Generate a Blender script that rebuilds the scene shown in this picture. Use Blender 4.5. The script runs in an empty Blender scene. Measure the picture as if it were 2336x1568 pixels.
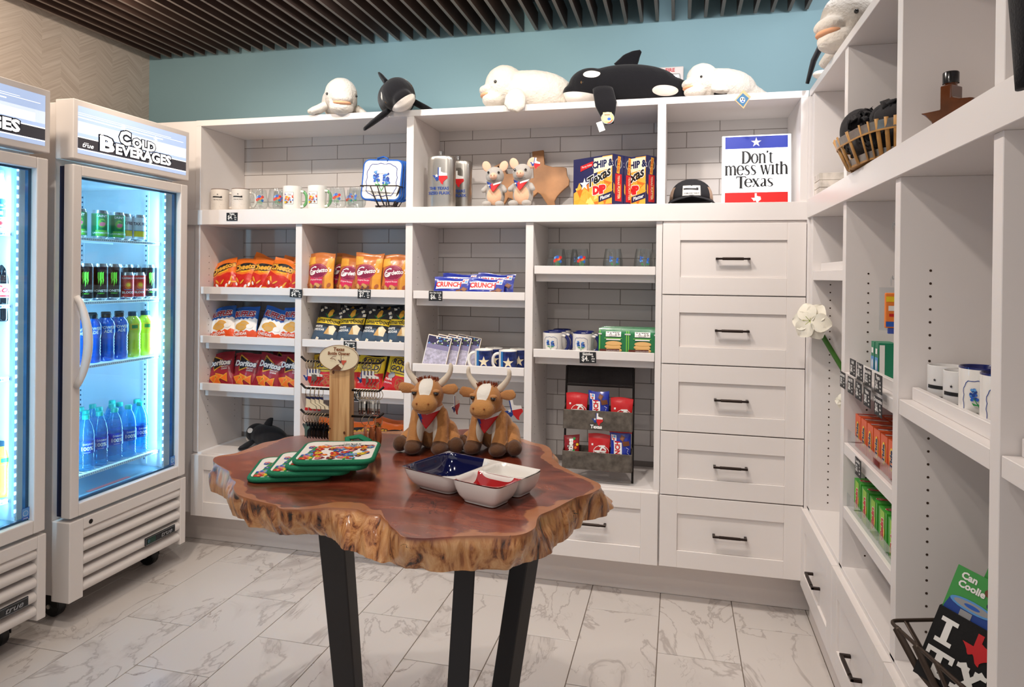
import bpy, bmesh, math, random
from mathutils import Vector, Matrix, Euler, noise
random.seed(7)
PI = math.pi
sc = bpy.context.scene
C = sc.collection
# ------------------------------------------------------------ camera
cam_d = bpy.data.cameras.new('camera')
cam = bpy.data.objects.new('camera', cam_d); C.objects.link(cam)
yaw, pitch, roll = math.radians(13.6889), math.radians(-.1686), math.radians(.648)
fw = Vector((-math.sin(yaw)*math.cos(pitch), math.cos(yaw)*math.cos(pitch), math.sin(pitch)))
rt = Vector((math.cos(yaw), math.sin(yaw), 0)); up = rt.cross(fw)
r2 = rt*math.cos(roll)+up*math.sin(roll); u2 = -rt*math.sin(roll)+up*math.cos(roll)
m = Matrix((r2, u2, -fw)).transposed().to_4x4(); m.translation = Vector((0, -2.9723, 1.38))
cam.matrix_world = m
cam_d.sensor_width = 36; cam_d.sensor_fit = 'HORIZONTAL'
cam_d.lens = 36*1559.32/2336; cam_d.shift_y = -149.387/2336
cam_d.clip_start = .05
sc.camera = cam
# ------------------------------------------------------------ view + world
sc.view_settings.view_transform = 'Standard'; sc.view_settings.look = 'None'
sc.view_settings.gamma = 1; sc.view_settings.use_curve_mapping = False
sc.view_settings.exposure = -.08
w = bpy.data.worlds.new('world'); sc.world = w; w.use_nodes = True
w.node_tree.nodes['Background'].inputs[0].default_value = (1, .965, .95, 1)
w.node_tree.nodes['Background'].inputs[1].default_value = .70
# ------------------------------------------------------------ lights (ceiling spots, plus unseen spots added to brighten the walls)
def spot(name, loc, tgt, power, size=95, blend=.9, rad=.035, col=(1, .9, .78)):
    l = bpy.data.lights.new(name, 'SPOT'); l.energy = power; l.spot_size = math.radians(size); l.spot_blend = blend
    l.shadow_soft_size = rad; l.color = col
    o = bpy.data.objects.new(name, l); C.objects.link(o); o.location = loc
    o.rotation_euler = (Vector(tgt)-Vector(loc)).to_track_quat('-Z', 'Y').to_euler()
    return o
def area(name, loc, rot, sx, sy, power, col):
    l = bpy.data.lights.new(name, 'AREA'); l.shape = 'RECTANGLE'; l.size = sx; l.size_y = sy; l.energy = power; l.color = col
    o = bpy.data.objects.new(name, l); C.objects.link(o); o.location = loc; o.rotation_euler = rot
    return o
WARM = (1, .85, .70); NEU = (1, .90, .81)
SPOTS = [((-2.0, -.85, 2.56), (-2.0, .1, 1.2), 60, WARM), ((-1.2, -.85, 2.56), (-1.2, .1, 1.2), 60, NEU),
         ((-.45, -.85, 2.56), (-.45, .1, 1.2), 60, NEU), ((.1, -.75, 2.56), (.1, .1, 1.0), 45, NEU),
         ((-.35, -1.0, 2.56), (.8, -1.1, 1.0), 45, NEU), ((-.35, -2.0, 2.56), (.8, -2.0, 1.0), 45, NEU),
         ((-.7, -1.75, 2.56), (-.65, -1.4, .9), 55, NEU), ((-1.5, -1.9, 2.56), (-1.9, -1.0, .6), 50, NEU),
         ((-.9, -2.7, 2.56), (-.8, -1.5, .8), 45, NEU)]
for i, (l, t, p, c) in enumerate(SPOTS): spot('ceiling_spot', l, t, p*.80, col=c, size=110, blend=1)
for x, p, c in ((-2.35, 9, WARM), (-1.45, 17, (.92, .97, 1)), (-.75, 15, (1, .95, .80)), (-.05, 18, (.95, .96, 1)), (.60, 24, (.95, .96, 1))): spot('added_wall_spot', (x, -.55, 2.575), (x, .37, 2.30), p, 150, 1, .05, c)  # unseen tinted spots added to lift the dark blue wall
spot('added_wall_spot', (-2.2, -1.3, 2.57), (-2.985, -1.0, 2.2), 52, 150, 1, .05, WARM)  # one more unseen spot, added to brighten the left wall
# ------------------------------------------------------------ materials
def lin(c):
    if len(c) == 3: c = tuple(c)+(255,)
    f = lambda v: ((v/255+.055)/1.055)**2.4 if v/255 > .04045 else v/255/12.92
    return (f(c[0]), f(c[1]), f(c[2]), 1)
_M = {}
def N(t, kind, **kw):
    n = t.nodes.new(kind)
    for k, v in kw.items():
        if k in n.inputs.keys(): n.inputs[k].default_value = v
        else: setattr(n, k, v)
    return n
def M(name, col=(200, 200, 200), rough=.5, metal=0, spec=.5, bump=0, bscale=50, var=0, vscale=4, emit=0, coat=0, sheen=0, trans=0, ior=1.45, alpha=1):
    if name in _M: return _M[name]
    m = bpy.data.materials.new(name); m.use_nodes = True; t = m.node_tree
    b = t.nodes['Principled BSDF']; c = lin(col)
    b.inputs['Base Color'].default_value = c; b.inputs['Roughness'].default_value = rough; b.inputs['Metallic'].default_value = metal
    b.inputs['Specular IOR Level'].default_value = spec; b.inputs['Coat Weight'].default_value = coat; b.inputs['Coat Roughness'].default_value = .08
    b.inputs['Sheen Weight'].default_value = sheen; b.inputs['Transmission Weight'].default_value = trans; b.inputs['IOR'].default_value = ior
    b.inputs['Alpha'].default_value = alpha
    if emit: b.inputs['Emission Color'].default_value = c; b.inputs['Emission Strength'].default_value = emit
    m.diffuse_color = c
    tc = None
    if bump or var: tc = N(t, 'ShaderNodeTexCoord')
    if var:
        n = N(t, 'ShaderNodeTexNoise', Scale=vscale, Detail=5.0); t.links.new(tc.outputs['Object'], n.inputs['Vector'])
        r = N(t, 'ShaderNodeMapRange'); r.inputs['To Min'].default_value = 1-var; r.inputs['To Max'].default_value = 1+var
        r.inputs['From Min'].default_value = .3; r.inputs['From Max'].default_value = .7
        t.links.new(n.outputs['Fac'], r.inputs['Value'])
        x = N(t, 'ShaderNodeVectorMath', operation='SCALE'); x.inputs[0].default_value = c[:3]
        t.links.new(r.outputs[0], x.inputs['Scale']); t.links.new(x.outputs[0], b.inputs['Base Color'])
    if bump:
        n = N(t, 'ShaderNodeTexNoise', Scale=float(bscale), Detail=4.0); t.links.new(tc.outputs['Object'], n.inputs['Vector'])
        bp = N(t, 'ShaderNodeBump', Strength=bump, Distance=.004); t.links.new(n.outputs['Fac'], bp.inputs['Height']); t.links.new(bp.outputs[0], b.inputs['Normal'])
    _M[name] = m; return m
def glassmat(name, tint=(255, 255, 255), refl=1.0, rough=.02, ior=1.5, diffuse=0, dcol=None):
    if name in _M: return _M[name]
    m = bpy.data.materials.new(name); m.use_nodes = True; t = m.node_tree; t.nodes.clear()
    o = N(t, 'ShaderNodeOutputMaterial'); tr = N(t, 'ShaderNodeBsdfTransparent'); tr.inputs[0].default_value = lin(tint)
    g = N(t, 'ShaderNodeBsdfGlossy', Roughness=rough); fr = N(t, 'ShaderNodeLayerWeight', Blend=.5)
    pw = N(t, 'ShaderNodeMath', operation='POWER'); pw.inputs[1].default_value = 4.0; t.links.new(fr.outputs['Facing'], pw.inputs[0])
    mul = N(t, 'ShaderNodeMath', operation='MULTIPLY_ADD'); mul.inputs[1].default_value = .55*refl; mul.inputs[2].default_value = .035*refl
    t.links.new(pw.outputs[0], mul.inputs[0])
    mx = N(t, 'ShaderNodeMixShader'); t.links.new(mul.outputs[0], mx.inputs[0]); t.links.new(g.outputs[0], mx.inputs[2])
    src = tr
    if diffuse:
        d = N(t, 'ShaderNodeBsdfTranslucent'); d.inputs[0].default_value = lin(dcol or tint)
        d2 = N(t, 'ShaderNodeBsdfDiffuse'); d2.inputs[0].default_value = lin(dcol or tint)
        ad = N(t, 'ShaderNodeMixShader'); ad.inputs[0].default_value = .5; t.links.new(d.outputs[0], ad.inputs[1]); t.links.new(d2.outputs[0], ad.inputs[2])
        m2 = N(t, 'ShaderNodeMixShader'); m2.inputs[0].default_value = diffuse; t.links.new(tr.outputs[0], m2.inputs[1]); t.links.new(ad.outputs[0], m2.inputs[2]); src = m2
    t.links.new(src.outputs[0], mx.inputs[1]); t.links.new(mx.outputs[0], o.inputs[0])
    m.diffuse_color = lin(tint); _M[name] = m; return m
def patchmat(name, base, patches, rough=.85, fuzz=.5, fscale=160, sheen=.3):
    """plush fabric sewn from several colours: each patch is (colour, centre, radii) in object space"""
    if name in _M: return _M[name]
    m = M(name, base, rough, spec=.15, bump=fuzz, bscale=fscale, sheen=sheen); t = m.node_tree; b = t.nodes['Principled BSDF']
    tc = N(t, 'ShaderNodeTexCoord'); prev = None
    for col, c, r in patches:
        s = N(t, 'ShaderNodeVectorMath', operation='SUBTRACT'); s.inputs[1].default_value = c; t.links.new(tc.outputs['Object'], s.inputs[0])
        d = N(t, 'ShaderNodeVectorMath', operation='DIVIDE'); d.inputs[1].default_value = r; t.links.new(s.outputs[0], d.inputs[0])
        l = N(t, 'ShaderNodeVectorMath', operation='LENGTH'); t.links.new(d.outputs[0], l.inputs[0])
        k = N(t, 'ShaderNodeMath', operation='LESS_THAN'); k.inputs[1].default_value = 1; t.links.new(l.outputs['Value'], k.inputs[0])
        mx = N(t, 'ShaderNodeMix', data_type='RGBA'); t.links.new(k.outputs[0], mx.inputs[0])
        if prev: t.links.new(prev, mx.inputs[6])
        else: mx.inputs[6].default_value = lin(base)
        mx.inputs[7].default_value = lin(col); prev = mx.outputs[2]
    if prev: t.links.new(prev, b.inputs['Base Color'])
    return m
WHITE = M('white_lacquer', (228, 222, 219), .32, spec=.45)
WHITE2 = M('white_drawer_paint', (230, 223, 219), .38, spec=.4, bump=.02, bscale=9)
BLACKM = M('black_metal', (32, 30, 30), .42, .6)
# ------------------------------------------------------------ mesh builder
class G:
    def __init__(s): s.v = []; s.f = []; s.m = []
    def add(s, vs, fs, mi=0, mat=None):
        o = len(s.v); s.v += [tuple(mat @ Vector(p)) if mat else tuple(p) for p in vs]
        s.f += [tuple(i+o for i in f) for f in fs]; s.m += [mi]*len(fs); return s
    def box(s, x0, x1, y0, y1, z0, z1, mi=0, mat=None):
        return s.add([(x0, y0, z0), (x1, y0, z0), (x1, y1, z0), (x0, y1, z0), (x0, y0, z1), (x1, y0, z1), (x1, y1, z1), (x0, y1, z1)],
                     [(3, 2, 1, 0), (4, 5, 6, 7), (0, 1, 5, 4), (1, 2, 6, 5), (2, 3, 7, 6), (3, 0, 4, 7)], mi, mat)
    def prism(s, pts, z0, z1, mi=0, mat=None):
        n = len(pts)
        return s.add([(x, y, z0) for x, y in pts]+[(x, y, z1) for x, y in pts],
                     [tuple(range(n))[::-1], tuple(range(n, 2*n))]+[(i, (i+1) % n, n+(i+1) % n, n+i) for i in range(n)], mi, mat)
    def lathe(s, prof, n=24, mi=0, mat=None, cap=True, mis=None):
        vs = [(r*math.cos(2*PI*i/n), r*math.sin(2*PI*i/n), z) for r, z in prof for i in range(n)]
        for k in range(len(prof)-1):
            pass
        o = len(s.v); s.v += [tuple(mat @ Vector(p)) if mat else p for p in vs]
        for k in range(len(prof)-1):
            for i in range(n):
                s.f.append((o+k*n+i, o+k*n+(i+1) % n, o+(k+1)*n+(i+1) % n, o+(k+1)*n+i)); s.m.append(mis[k] if mis else mi)
        if cap:
            if prof[0][0] > 1e-5: s.f.append(tuple(o+i for i in range(n))[::-1]); s.m.append(mis[0] if mis else mi)
            if prof[-1][0] > 1e-5: s.f.append(tuple(o+(len(prof)-1)*n+i for i in range(n))); s.m.append(mis[-1] if mis else mi)
        return s
    def loft(s, rings, mi=0, cap=True, closed=False):
        n = len(rings[0]); o = len(s.v)
        for r in rings: s.v += [tuple(p) for p in r]
        K = len(rings); R = K if closed else K-1
        for k in range(R):
            a = o+k*n; b = o+((k+1) % K)*n
            for i in range(n): s.f.append((a+i, a+(i+1) % n, b+(i+1) % n, b+i)); s.m.append(mi)
        if cap and not closed:
            s.f.append(tuple(range(o, o+n))[::-1]); s.m.append(mi); s.f.append(tuple(range(o+(K-1)*n, o+K*n))); s.m.append(mi)
        return s
    def tube(s, path, r, n=8, mi=0, closed=False, flat=1.0, mat=None):
        P = [Vector(p) for p in path]; R = r if isinstance(r, (list, tuple)) else [r]*len(P)
        rings = []; prev = None
        for i, p in enumerate(P):
            if closed: d = P[(i+1) % len(P)]-P[i-1]
            else: d = P[min(i+1, len(P)-1)]-P[max(i-1, 0)]
            d.normalize()
            if prev is None: a = Vector((0, 0, 1)) if abs(d.z) < .9 else Vector((1, 0, 0)); u = (a-d*a.dot(d)).normalized()
            else: u = (prev-d*prev.dot(d)).normalized()
            prev = u; w_ = d.cross(u)
            ring = [p+(u*math.cos(2*PI*k/n)*flat+w_*math.sin(2*PI*k/n))*R[i] for k in range(n)]
            rings.append([mat @ q for q in ring] if mat else ring)
        return s.loft(rings, mi, closed=closed)
    def sphere(s, c, r, n=16, k=10, mi=0, mat=None):
        if not isinstance(r, (list, tuple)): r = (r, r, r)
        rings = []
        for j in range(1, k):
            a = PI*j/k; rings.append([Vector((c[0]+r[0]*math.sin(a)*math.cos(2*PI*i/n), c[1]+r[1]*math.sin(a)*math.sin(2*PI*i/n), c[2]-r[2]*math.cos(a))) for i in range(n)])
        o = len(s.v)
        vs = [p for q in rings for p in q]+[Vector((c[0], c[1], c[2]-r[2])), Vector((c[0], c[1], c[2]+r[2]))]
        s.v += [tuple(mat @ p) if mat else tuple(p) for p in vs]
        for j in range(k-2):
            for i in range(n): s.f.append((o+j*n+i, o+j*n+(i+1) % n, o+(j+1)*n+(i+1) % n, o+(j+1)*n+i)); s.m.append(mi)
        b = o+(k-1)*n; t_ = b+1
        for i in range(n):
            s.f.append((b, o+(i+1) % n, o+i)); s.m.append(mi); s.f.append((t_, o+(k-2)*n+i, o+(k-2)*n+(i+1) % n)); s.m.append(mi)
        return s
    def mesh(s, name, mats, smooth=False):
        me = bpy.data.meshes.new(name); me.from_pydata(s.v, [], s.f)
        for m_ in (mats if isinstance(mats, (list, tuple)) else [mats]): me.materials.append(m_)
        me.polygons.foreach_set('material_index', s.m)
        if smooth: me.polygons.foreach_set('use_smooth', [True]*len(s.f))
        me.update(); return me
    def to(s, name, mats, parent=None, smooth=False, bevel=0, loc=None, rot=None, auto=None, recalc=False, seg=2):
        me = s.mesh(name, mats, smooth)
        if recalc:
            b = bmesh.new(); b.from_mesh(me); bmesh.ops.recalc_face_normals(b, faces=b.faces); b.to_mesh(me); b.free()
        return put(name, me, parent, loc, rot, bevel, auto, seg)
def put(name, me, parent=None, loc=None, rot=None, bevel=0, auto=None, seg=2):
    o = bpy.data.objects.new(name, me); C.objects.link(o)
    if parent: o.parent = parent
    if loc is not None: o.location = loc
    if rot is not None: o.rotation_euler = rot
    if bevel:
        b = o.modifiers.new('bevel', 'BEVEL'); b.width = bevel; b.segments = seg; b.limit_method = 'ANGLE'; b.angle_limit = .6; b.harden_normals = False
    if auto:
        me.polygons.foreach_set('use_smooth', [True]*len(me.polygons)); me.set_sharp_from_angle(angle=math.radians(auto))
    return o
def thing(name, label, cat, loc=(0, 0, 0), rot=(0, 0, 0), group=None):
    o = bpy.data.objects.new(name, None); C.objects.link(o); o.location = loc
    o.rotation_euler = rot if isinstance(rot, (tuple, list)) else (0, 0, rot)
    o.empty_display_size = .02
    return tag(o, label, cat, group)
def tag(o, label, cat, group=None):
    o['label'] = label; o['category'] = cat
    if group: o['group'] = group
    return o
def struct(o): o['kind'] = 'structure'; return o
def dup(root, loc, rot=None, label=None):
    r = root.copy(); C.objects.link(r); r.location = loc
    if rot is not None: r.rotation_euler = rot if isinstance(rot, (tuple, list)) else (0, 0, rot)
    if label: r['label'] = label
    def rec(a, b):
        for ch in list(a.children):
            c = ch.copy(); C.objects.link(c); c.parent = b; rec(ch, c)
    rec(root, r); return r
# ------------------------------------------------------------ flat print (lettering and artwork) wrapped on surfaces
_T = {}
def text_mesh(s, shear=0, bold=0, space=1.0):
    k = (s, shear, bold, space)
    if k in _T: return _T[k]
    cu = bpy.data.curves.new('lettering', 'FONT'); cu.body = s; cu.size = 1; cu.align_x = 'CENTER'; cu.align_y = 'CENTER'
    cu.shear = shear; cu.offset = bold; cu.space_character = space; cu.resolution_u = 2; cu.fill_mode = 'FRONT'; cu.space_line = .8
    ob = bpy.data.objects.new('lettering', cu)
    me = ob.to_mesh()
    vs = [(v.co.x, v.co.y) for v in me.vertices]; fs = [tuple(p.vertices) for p in me.polygons]
    ob.to_mesh_clear(); bpy.data.objects.remove(ob); bpy.data.curves.remove(cu)
    _T[k] = (vs, fs); return _T[k]
TEX = [(.36, 1), (.56, 1), (.56, .74), (.63, .71), (.70, .68), (.78, .67), (.86, .66), (.93, .64), (.935, .5), (.97, .42), (.955, .33), (.88, .28), (.80, .22), (.73, .15),
       (.69, .08), (.70, -.03), (.64, -.01), (.57, .03), (.52, .12), (.46, .23), (.41, .27), (.35, .22), (.29, .18), (.24, .23), (.20, .32), (.12, .42), (.06, .48), (0, .53), (.36, .53)]
def starpts(cx, cy, r, rot=0):
    return [(cx+(r if i % 2 == 0 else r*.39)*math.sin(rot+PI*i/5), cy+(r if i % 2 == 0 else r*.39)*math.cos(rot+PI*i/5)) for i in range(10)]
class Print:
    def __init__(s): s.e = []; s.L = 0; s.edge = None
    def poly(s, pts, m, rot=0, at=(0, 0), L=None):
        if L is None: s.L += 1; L = s.L
        c, n = math.cos(rot), math.sin(rot)
        pts = [(at[0]+c*x-n*y, at[1]+n*x+c*y) for x, y in pts]
        s.e.append((pts, [tuple(range(len(pts)))], m, L)); return s
    def rect(s, x0, x1, y0, y1, m, rot=0, L=None):
        cx, cy = (x0+x1)/2, (y0+y1)/2; a, b = (x1-x0)/2, (y1-y0)/2
        return s.poly([(-a, -b), (a, -b), (a, b), (-a, b)], m, rot, (cx, cy), L)
    def ell(s, cx, cy, rx, ry, m, rot=0, n=20, L=None):
        return s.poly([(rx*math.cos(2*PI*i/n), ry*math.sin(2*PI*i/n)) for i in range(n)], m, rot, (cx, cy), L)
    def ring(s, pts, wd, m, closed=True):
        s.L += 1; n = len(pts)
        for i in range(n if closed else n-1):
            a, b = Vector(pts[i]), Vector(pts[(i+1) % n]); d = (b-a)
            if d.length < 1e-6: continue
            d.normalize(); q = Vector((-d.y, d.x))*wd/2; a = a-d*wd*.3; b = b+d*wd*.3
            s.e.append(([tuple(a+q), tuple(a-q), tuple(b-q), tuple(b+q)], [(0, 1, 2, 3)], m, s.L))
        return s
    def text(s, t, cx, cy, size, m, rot=0, shear=0, bold=0, sx=1, out=None, outw=.05, space=1.0):
        c, n = math.cos(rot), math.sin(rot)
        for mm, bb in ([(out, bold+outw)] if out else [])+[(m, bold)]:
            vs, fs = text_mesh(t, shear, bb, space); s.L += 1
            s.e.append(([(cx+c*x*size*sx-n*y*size, cy+n*x*size*sx+c*y*size) for x, y in vs], fs, mm, s.L))
        return s
    def star(s, cx, cy, r, m, rot=0):
        s.L += 1; p = starpts(cx, cy, r, rot)
        s.e.append((p+[(cx, cy)], [(i, (i+1) % 10, 10) for i in range(10)], m, s.L)); return s
    def fit(s, t, x0, x1, y0, y1, m, out=None, outw=.08, bold=.03, shear=0):
        base, _ = text_mesh(t, shear, bold, 1.0); bx0, bx1 = min(v[0] for v in base), max(v[0] for v in base); by0, by1 = min(v[1] for v in base), max(v[1] for v in base)
        for mm, bb in ([(out, bold+outw)] if out else [])+[(m, bold)]:
            vs, fs = text_mesh(t, shear, bb, 1.0); s.L += 1
            s.e.append(([(x0+(x-bx0)/(bx1-bx0)*(x1-x0), y0+(y-by0)/(by1-by0)*(y1-y0)) for x, y in vs], fs, mm, s.L))
        return s
    def texas(s, cx, cy, h, cols, rot=0, star=True):
        """flag-coloured or single-coloured outline of the state; centre (cx,cy), height h"""
        b = bmesh.new(); vs = [b.verts.new((x-.485, y-.48, 0)) for x, y in TEX]; b.faces.new(vs)
        bmesh.ops.triangulate(b, faces=b.faces)
        if len(cols) > 1:
            for co, no in (((-.06, 0, 0), (1, 0, 0)), ((0, .02, 0), (0, 1, 0))):
                bmesh.ops.bisect_plane(b, geom=b.verts[:]+b.edges[:]+b.faces[:], plane_co=co, plane_no=no)
        c, n = math.cos(rot), math.sin(rot); s.L += 1
        for f in b.faces:
            q = f.calc_center_median(); mm = cols[0] if (len(cols) == 1 or q.x < -.06) else (cols[1] if q.y > .02 else cols[2])
            pts = [(cx+(c*v.co.x-n*v.co.y)*h, cy+(n*v.co.x+c*v.co.y)*h) for v in f.verts]
            s.e.append((pts, [tuple(range(len(pts)))], mm, s.L))
        b.free()
        if star and len(cols) > 1: x, y = -.2, .02; s.star(cx+(c*x-n*y)*h, cy+(n*x+c*y)*h, h*.12, cols[1], -rot)
        return s
    def build(s, name, f, parent=None, edge=None, base=.0007, step=.00025, clip=None, mesh_only=False):
        mats = []; b = bmesh.new(); step = min(step, (.0036 if edge else .0011)/max(1, max(q[3] for q in s.e)))
        for pts, fs, m_, L in s.e:
            if m_ not in mats: mats.append(m_)
            mi = mats.index(m_); vs = [b.verts.new((x, y, L)) for x, y in pts]
            for q in fs:
                if len(set(q)) < 3: continue
                try: fa = b.faces.new([vs[i] for i in q]); fa.material_index = mi
                except ValueError: pass
        if edge:
            bmesh.ops.triangulate(b, faces=b.faces)
            for _ in range(6):
                es = [e for e in b.edges if (e.verts[0].co-e.verts[1].co).length > edge]
                if not es: break
                bmesh.ops.subdivide_edges(b, edges=es, cuts=1); bmesh.ops.triangulate(b, faces=[q for q in b.faces if len(q.verts) > 3])
        if clip:
            x0, x1, y0, y1 = clip
            for co, no in (((x0, 0, 0), (-1, 0, 0)), ((x1, 0, 0), (1, 0, 0)), ((0, y0, 0), (0, -1, 0)), ((0, y1, 0), (0, 1, 0))):
                bmesh.ops.bisect_plane(b, geom=b.verts[:]+b.edges[:]+b.faces[:], plane_co=co, plane_no=no, clear_outer=True)
        for v in b.verts: v.co = f(v.co.x, v.co.y, base+step*v.co.z)
        me = bpy.data.meshes.new(name); b.to_mesh(me); b.free()
        for m_ in mats: me.materials.append(m_)
        if mesh_only: return me
        return put(name, me, parent)
FRONT = lambda x, y, o: Vector((x, -o, y))
# print inks
def ink(n, c, r=.45, **k): return M('ink_'+n, c, r, **k)
I_W = ink('white', (238, 236, 232)); I_K = ink('black', (22, 22, 24)); I_R = ink('red', (200, 30, 34)); I_B = ink('blue', (28, 62, 140)); I_NV = ink('navy', (22, 30, 72))
I_Y = ink('yellow', (236, 200, 40)); I_G = ink('green', (40, 140, 70)); I_LG = ink('light_green', (120, 190, 70)); I_O = ink('orange', (232, 110, 30)); I_T = ink('tan', (205, 160, 95))
I_BR = ink('brown', (110, 62, 36)); I_GY = ink('grey', (150, 150, 152)); I_P = ink('pink', (222, 110, 130)); I_LB = ink('light_blue', (90, 150, 210)); I_MB = ink('mid_blue', (40, 90, 180))
I_MR = ink('maroon', (130, 22, 50)); I_CR = ink('cream', (236, 222, 190)); I_GD = ink('gold', (220, 160, 50))
FLAG = [I_B, I_W, I_R]
def blob(name, parts, voxel=.006, smooth=4, disp=0, dscale=30):
    """one continuous skin around ellipsoids ('e', centre, radii, rotation) and tapering limbs ('t', path, radii)"""
    g = G()
    for p in parts:
        if p[0] == 'e':
            mt = Matrix.Translation(p[1]) @ (Euler(p[3]).to_matrix().to_4x4() if len(p) > 3 else Matrix())
            g.sphere((0, 0, 0), p[2], 20, 14, mat=mt)
        else:
            P, R = p[1], p[2]; fl = p[3] if len(p) > 3 else 1.0
            g.tube(P, R, 14, flat=fl)
            for q, r in ((P[0], R[0]), (P[-1], R[-1])): g.sphere(q, r*min(1, fl*1.0), 12, 8)
    me = g.mesh(name, M('tmp'))
    o = bpy.data.objects.new(name, me); C.objects.link(o)
    r = o.modifiers.new('r', 'REMESH'); r.mode = 'VOXEL'; r.voxel_size = voxel
    s_ = o.modifiers.new('s', 'SMOOTH'); s_.iterations = smooth; s_.factor = .5
    dg = bpy.context.evaluated_depsgraph_get(); out = bpy.data.meshes.new_from_object(o.evaluated_get(dg)); out.name = name
    bpy.data.objects.remove(o); bpy.data.meshes.remove(me)
    out.polygons.foreach_set('use_smooth', [True]*len(out.polygons)); out.materials.clear()
    if disp:
        for v in out.vertices:
            v.co += v.normal*disp*noise.noise(v.co*dscale)
    return out
# ------------------------------------------------------------ setting
def floor_mat():
    m = M('marble_tile', (208, 201, 196), .22, spec=.5); t = m.node_tree; b = t.nodes['Principled BSDF']
    tc = N(t, 'ShaderNodeTexCoord'); oi = N(t, 'ShaderNodeObjectInfo')
    sc_ = N(t, 'ShaderNodeVectorMath', operation='SCALE'); sc_.inputs['Scale'].default_value = 37.0
    cx = N(t, 'ShaderNodeCombineXYZ'); t.links.new(oi.outputs['Random'], cx.inputs[0]); t.links.new(oi.outputs['Random'], cx.inputs[1]); t.links.new(cx.outputs[0], sc_.inputs[0])
    ad = N(t, 'ShaderNodeVectorMath', operation='ADD'); t.links.new(tc.outputs['Object'], ad.inputs[0]); t.links.new(sc_.outputs[0], ad.inputs[1])
    mp = N(t, 'ShaderNodeMapping'); mp.inputs['Rotation'].default_value = (0, 0, .7); mp.inputs['Scale'].default_value = (1, .55, 1); t.links.new(ad.outputs[0], mp.inputs[0])
    def vein(scale, dist, w, det=6.0):
        n = N(t, 'ShaderNodeTexNoise', Scale=scale, Detail=det, Distortion=dist, Roughness=.55); t.links.new(mp.outputs[0], n.inputs['Vector'])
        a = N(t, 'ShaderNodeMath', operation='SUBTRACT'); a.inputs[1].default_value = .5; t.links.new(n.outputs['Fac'], a.inputs[0])
        c = N(t, 'ShaderNodeMath', operation='ABSOLUTE'); t.links.new(a.outputs[0], c.inputs[0])
        r = N(t, 'ShaderNodeMapRange', interpolation_type='SMOOTHSTEP'); r.inputs['From Min'].default_value = 0; r.inputs['From Max'].default_value = w
        r.inputs['To Min'].default_value = 1; r.inputs['To Max'].default_value = 0; t.links.new(c.outputs[0], r.inputs['Value']); return r
    v1 = vein(2.6, 1.2, .018); v2 = vein(5.5, .6, .012)
    msk = N(t, 'ShaderNodeTexNoise', Scale=2.2, Detail=2.0); t.links.new(ad.outputs[0], msk.inputs['Vector'])
    mr = N(t, 'ShaderNodeMapRange'); mr.inputs['From Min'].default_value = .5; mr.inputs['From Max'].default_value = .68; t.links.new(msk.outputs['Fac'], mr.inputs['Value'])
    s1 = N(t, 'ShaderNodeMath', operation='MULTIPLY'); t.links.new(v2.outputs[0], s1.inputs[0]); t.links.new(mr.outputs[0], s1.inputs[1])
    m2 = N(t, 'ShaderNodeMath', operation='MULTIPLY'); m2.inputs[1].default_value = .55; t.links.new(mr.outputs[0], m2.inputs[0])
    v3 = vein(2.6, 1.2, .07); s3 = N(t, 'ShaderNodeMath', operation='MULTIPLY'); t.links.new(v3.outputs[0], s3.inputs[0]); t.links.new(m2.outputs[0], s3.inputs[1])
    v1b = N(t, 'ShaderNodeMath', operation='MULTIPLY'); v1b.inputs[1].default_value = .5; t.links.new(v1.outputs[0], v1b.inputs[0])
    mxa = N(t, 'ShaderNodeMath', operation='MAXIMUM'); t.links.new(v1b.outputs[0], mxa.inputs[0]); t.links.new(s1.outputs[0], mxa.inputs[1])
    mxb = N(t, 'ShaderNodeMath', operation='MAXIMUM'); t.links.new(mxa.outputs[0], mxb.inputs[0]); t.links.new(s3.outputs[0], mxb.inputs[1])
    mx = N(t, 'ShaderNodeMix', data_type='RGBA'); t.links.new(mxb.outputs[0], mx.inputs[0]); mx.inputs[6].default_value = lin((208, 201, 196)); mx.inputs[7].default_value = lin((146, 134, 128))
    t.links.new(mx.outputs[2], b.inputs['Base Color']); return m
FM = floor_mat()
fl = struct(G().box(-2.985, .9, -3.6, .37, -.06, -.003).to('floor', M('floor_grout', (120, 108, 98), .8)))
tiles = {}
X0, PX, LY = -.0605, .2955, .551
for i in range(-10, 4):
    x0 = X0+i*PX; x1 = x0+PX
    if i == 2: x0, x1 = X0+2*PX, X0+3*PX
    off = -.402 if i % 2 == 0 else -.127
    for k in range(-5, 3):
        y0 = off+k*LY; y1 = y0+LY; a, b_, c, d = max(x0, -2.985)+.0016, min(x1, .60)-.0016, max(y0, -3.5)+.0016, min(y1, .1)-.0016
        if i == 3 or b_-a < .02 or d-c < .02: continue
        key = (round(b_-a, 3), round(d-c, 3))
        if key not in tiles: g = G().box(-(b_-a)/2, (b_-a)/2, -(d-c)/2, (d-c)/2, -.006, 0); tiles[key] = g.mesh('floor_tile', FM)
        put('floor_tile', tiles[key], fl, ((a+b_)/2, (c+d)/2, 0), bevel=.001, seg=1)
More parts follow.
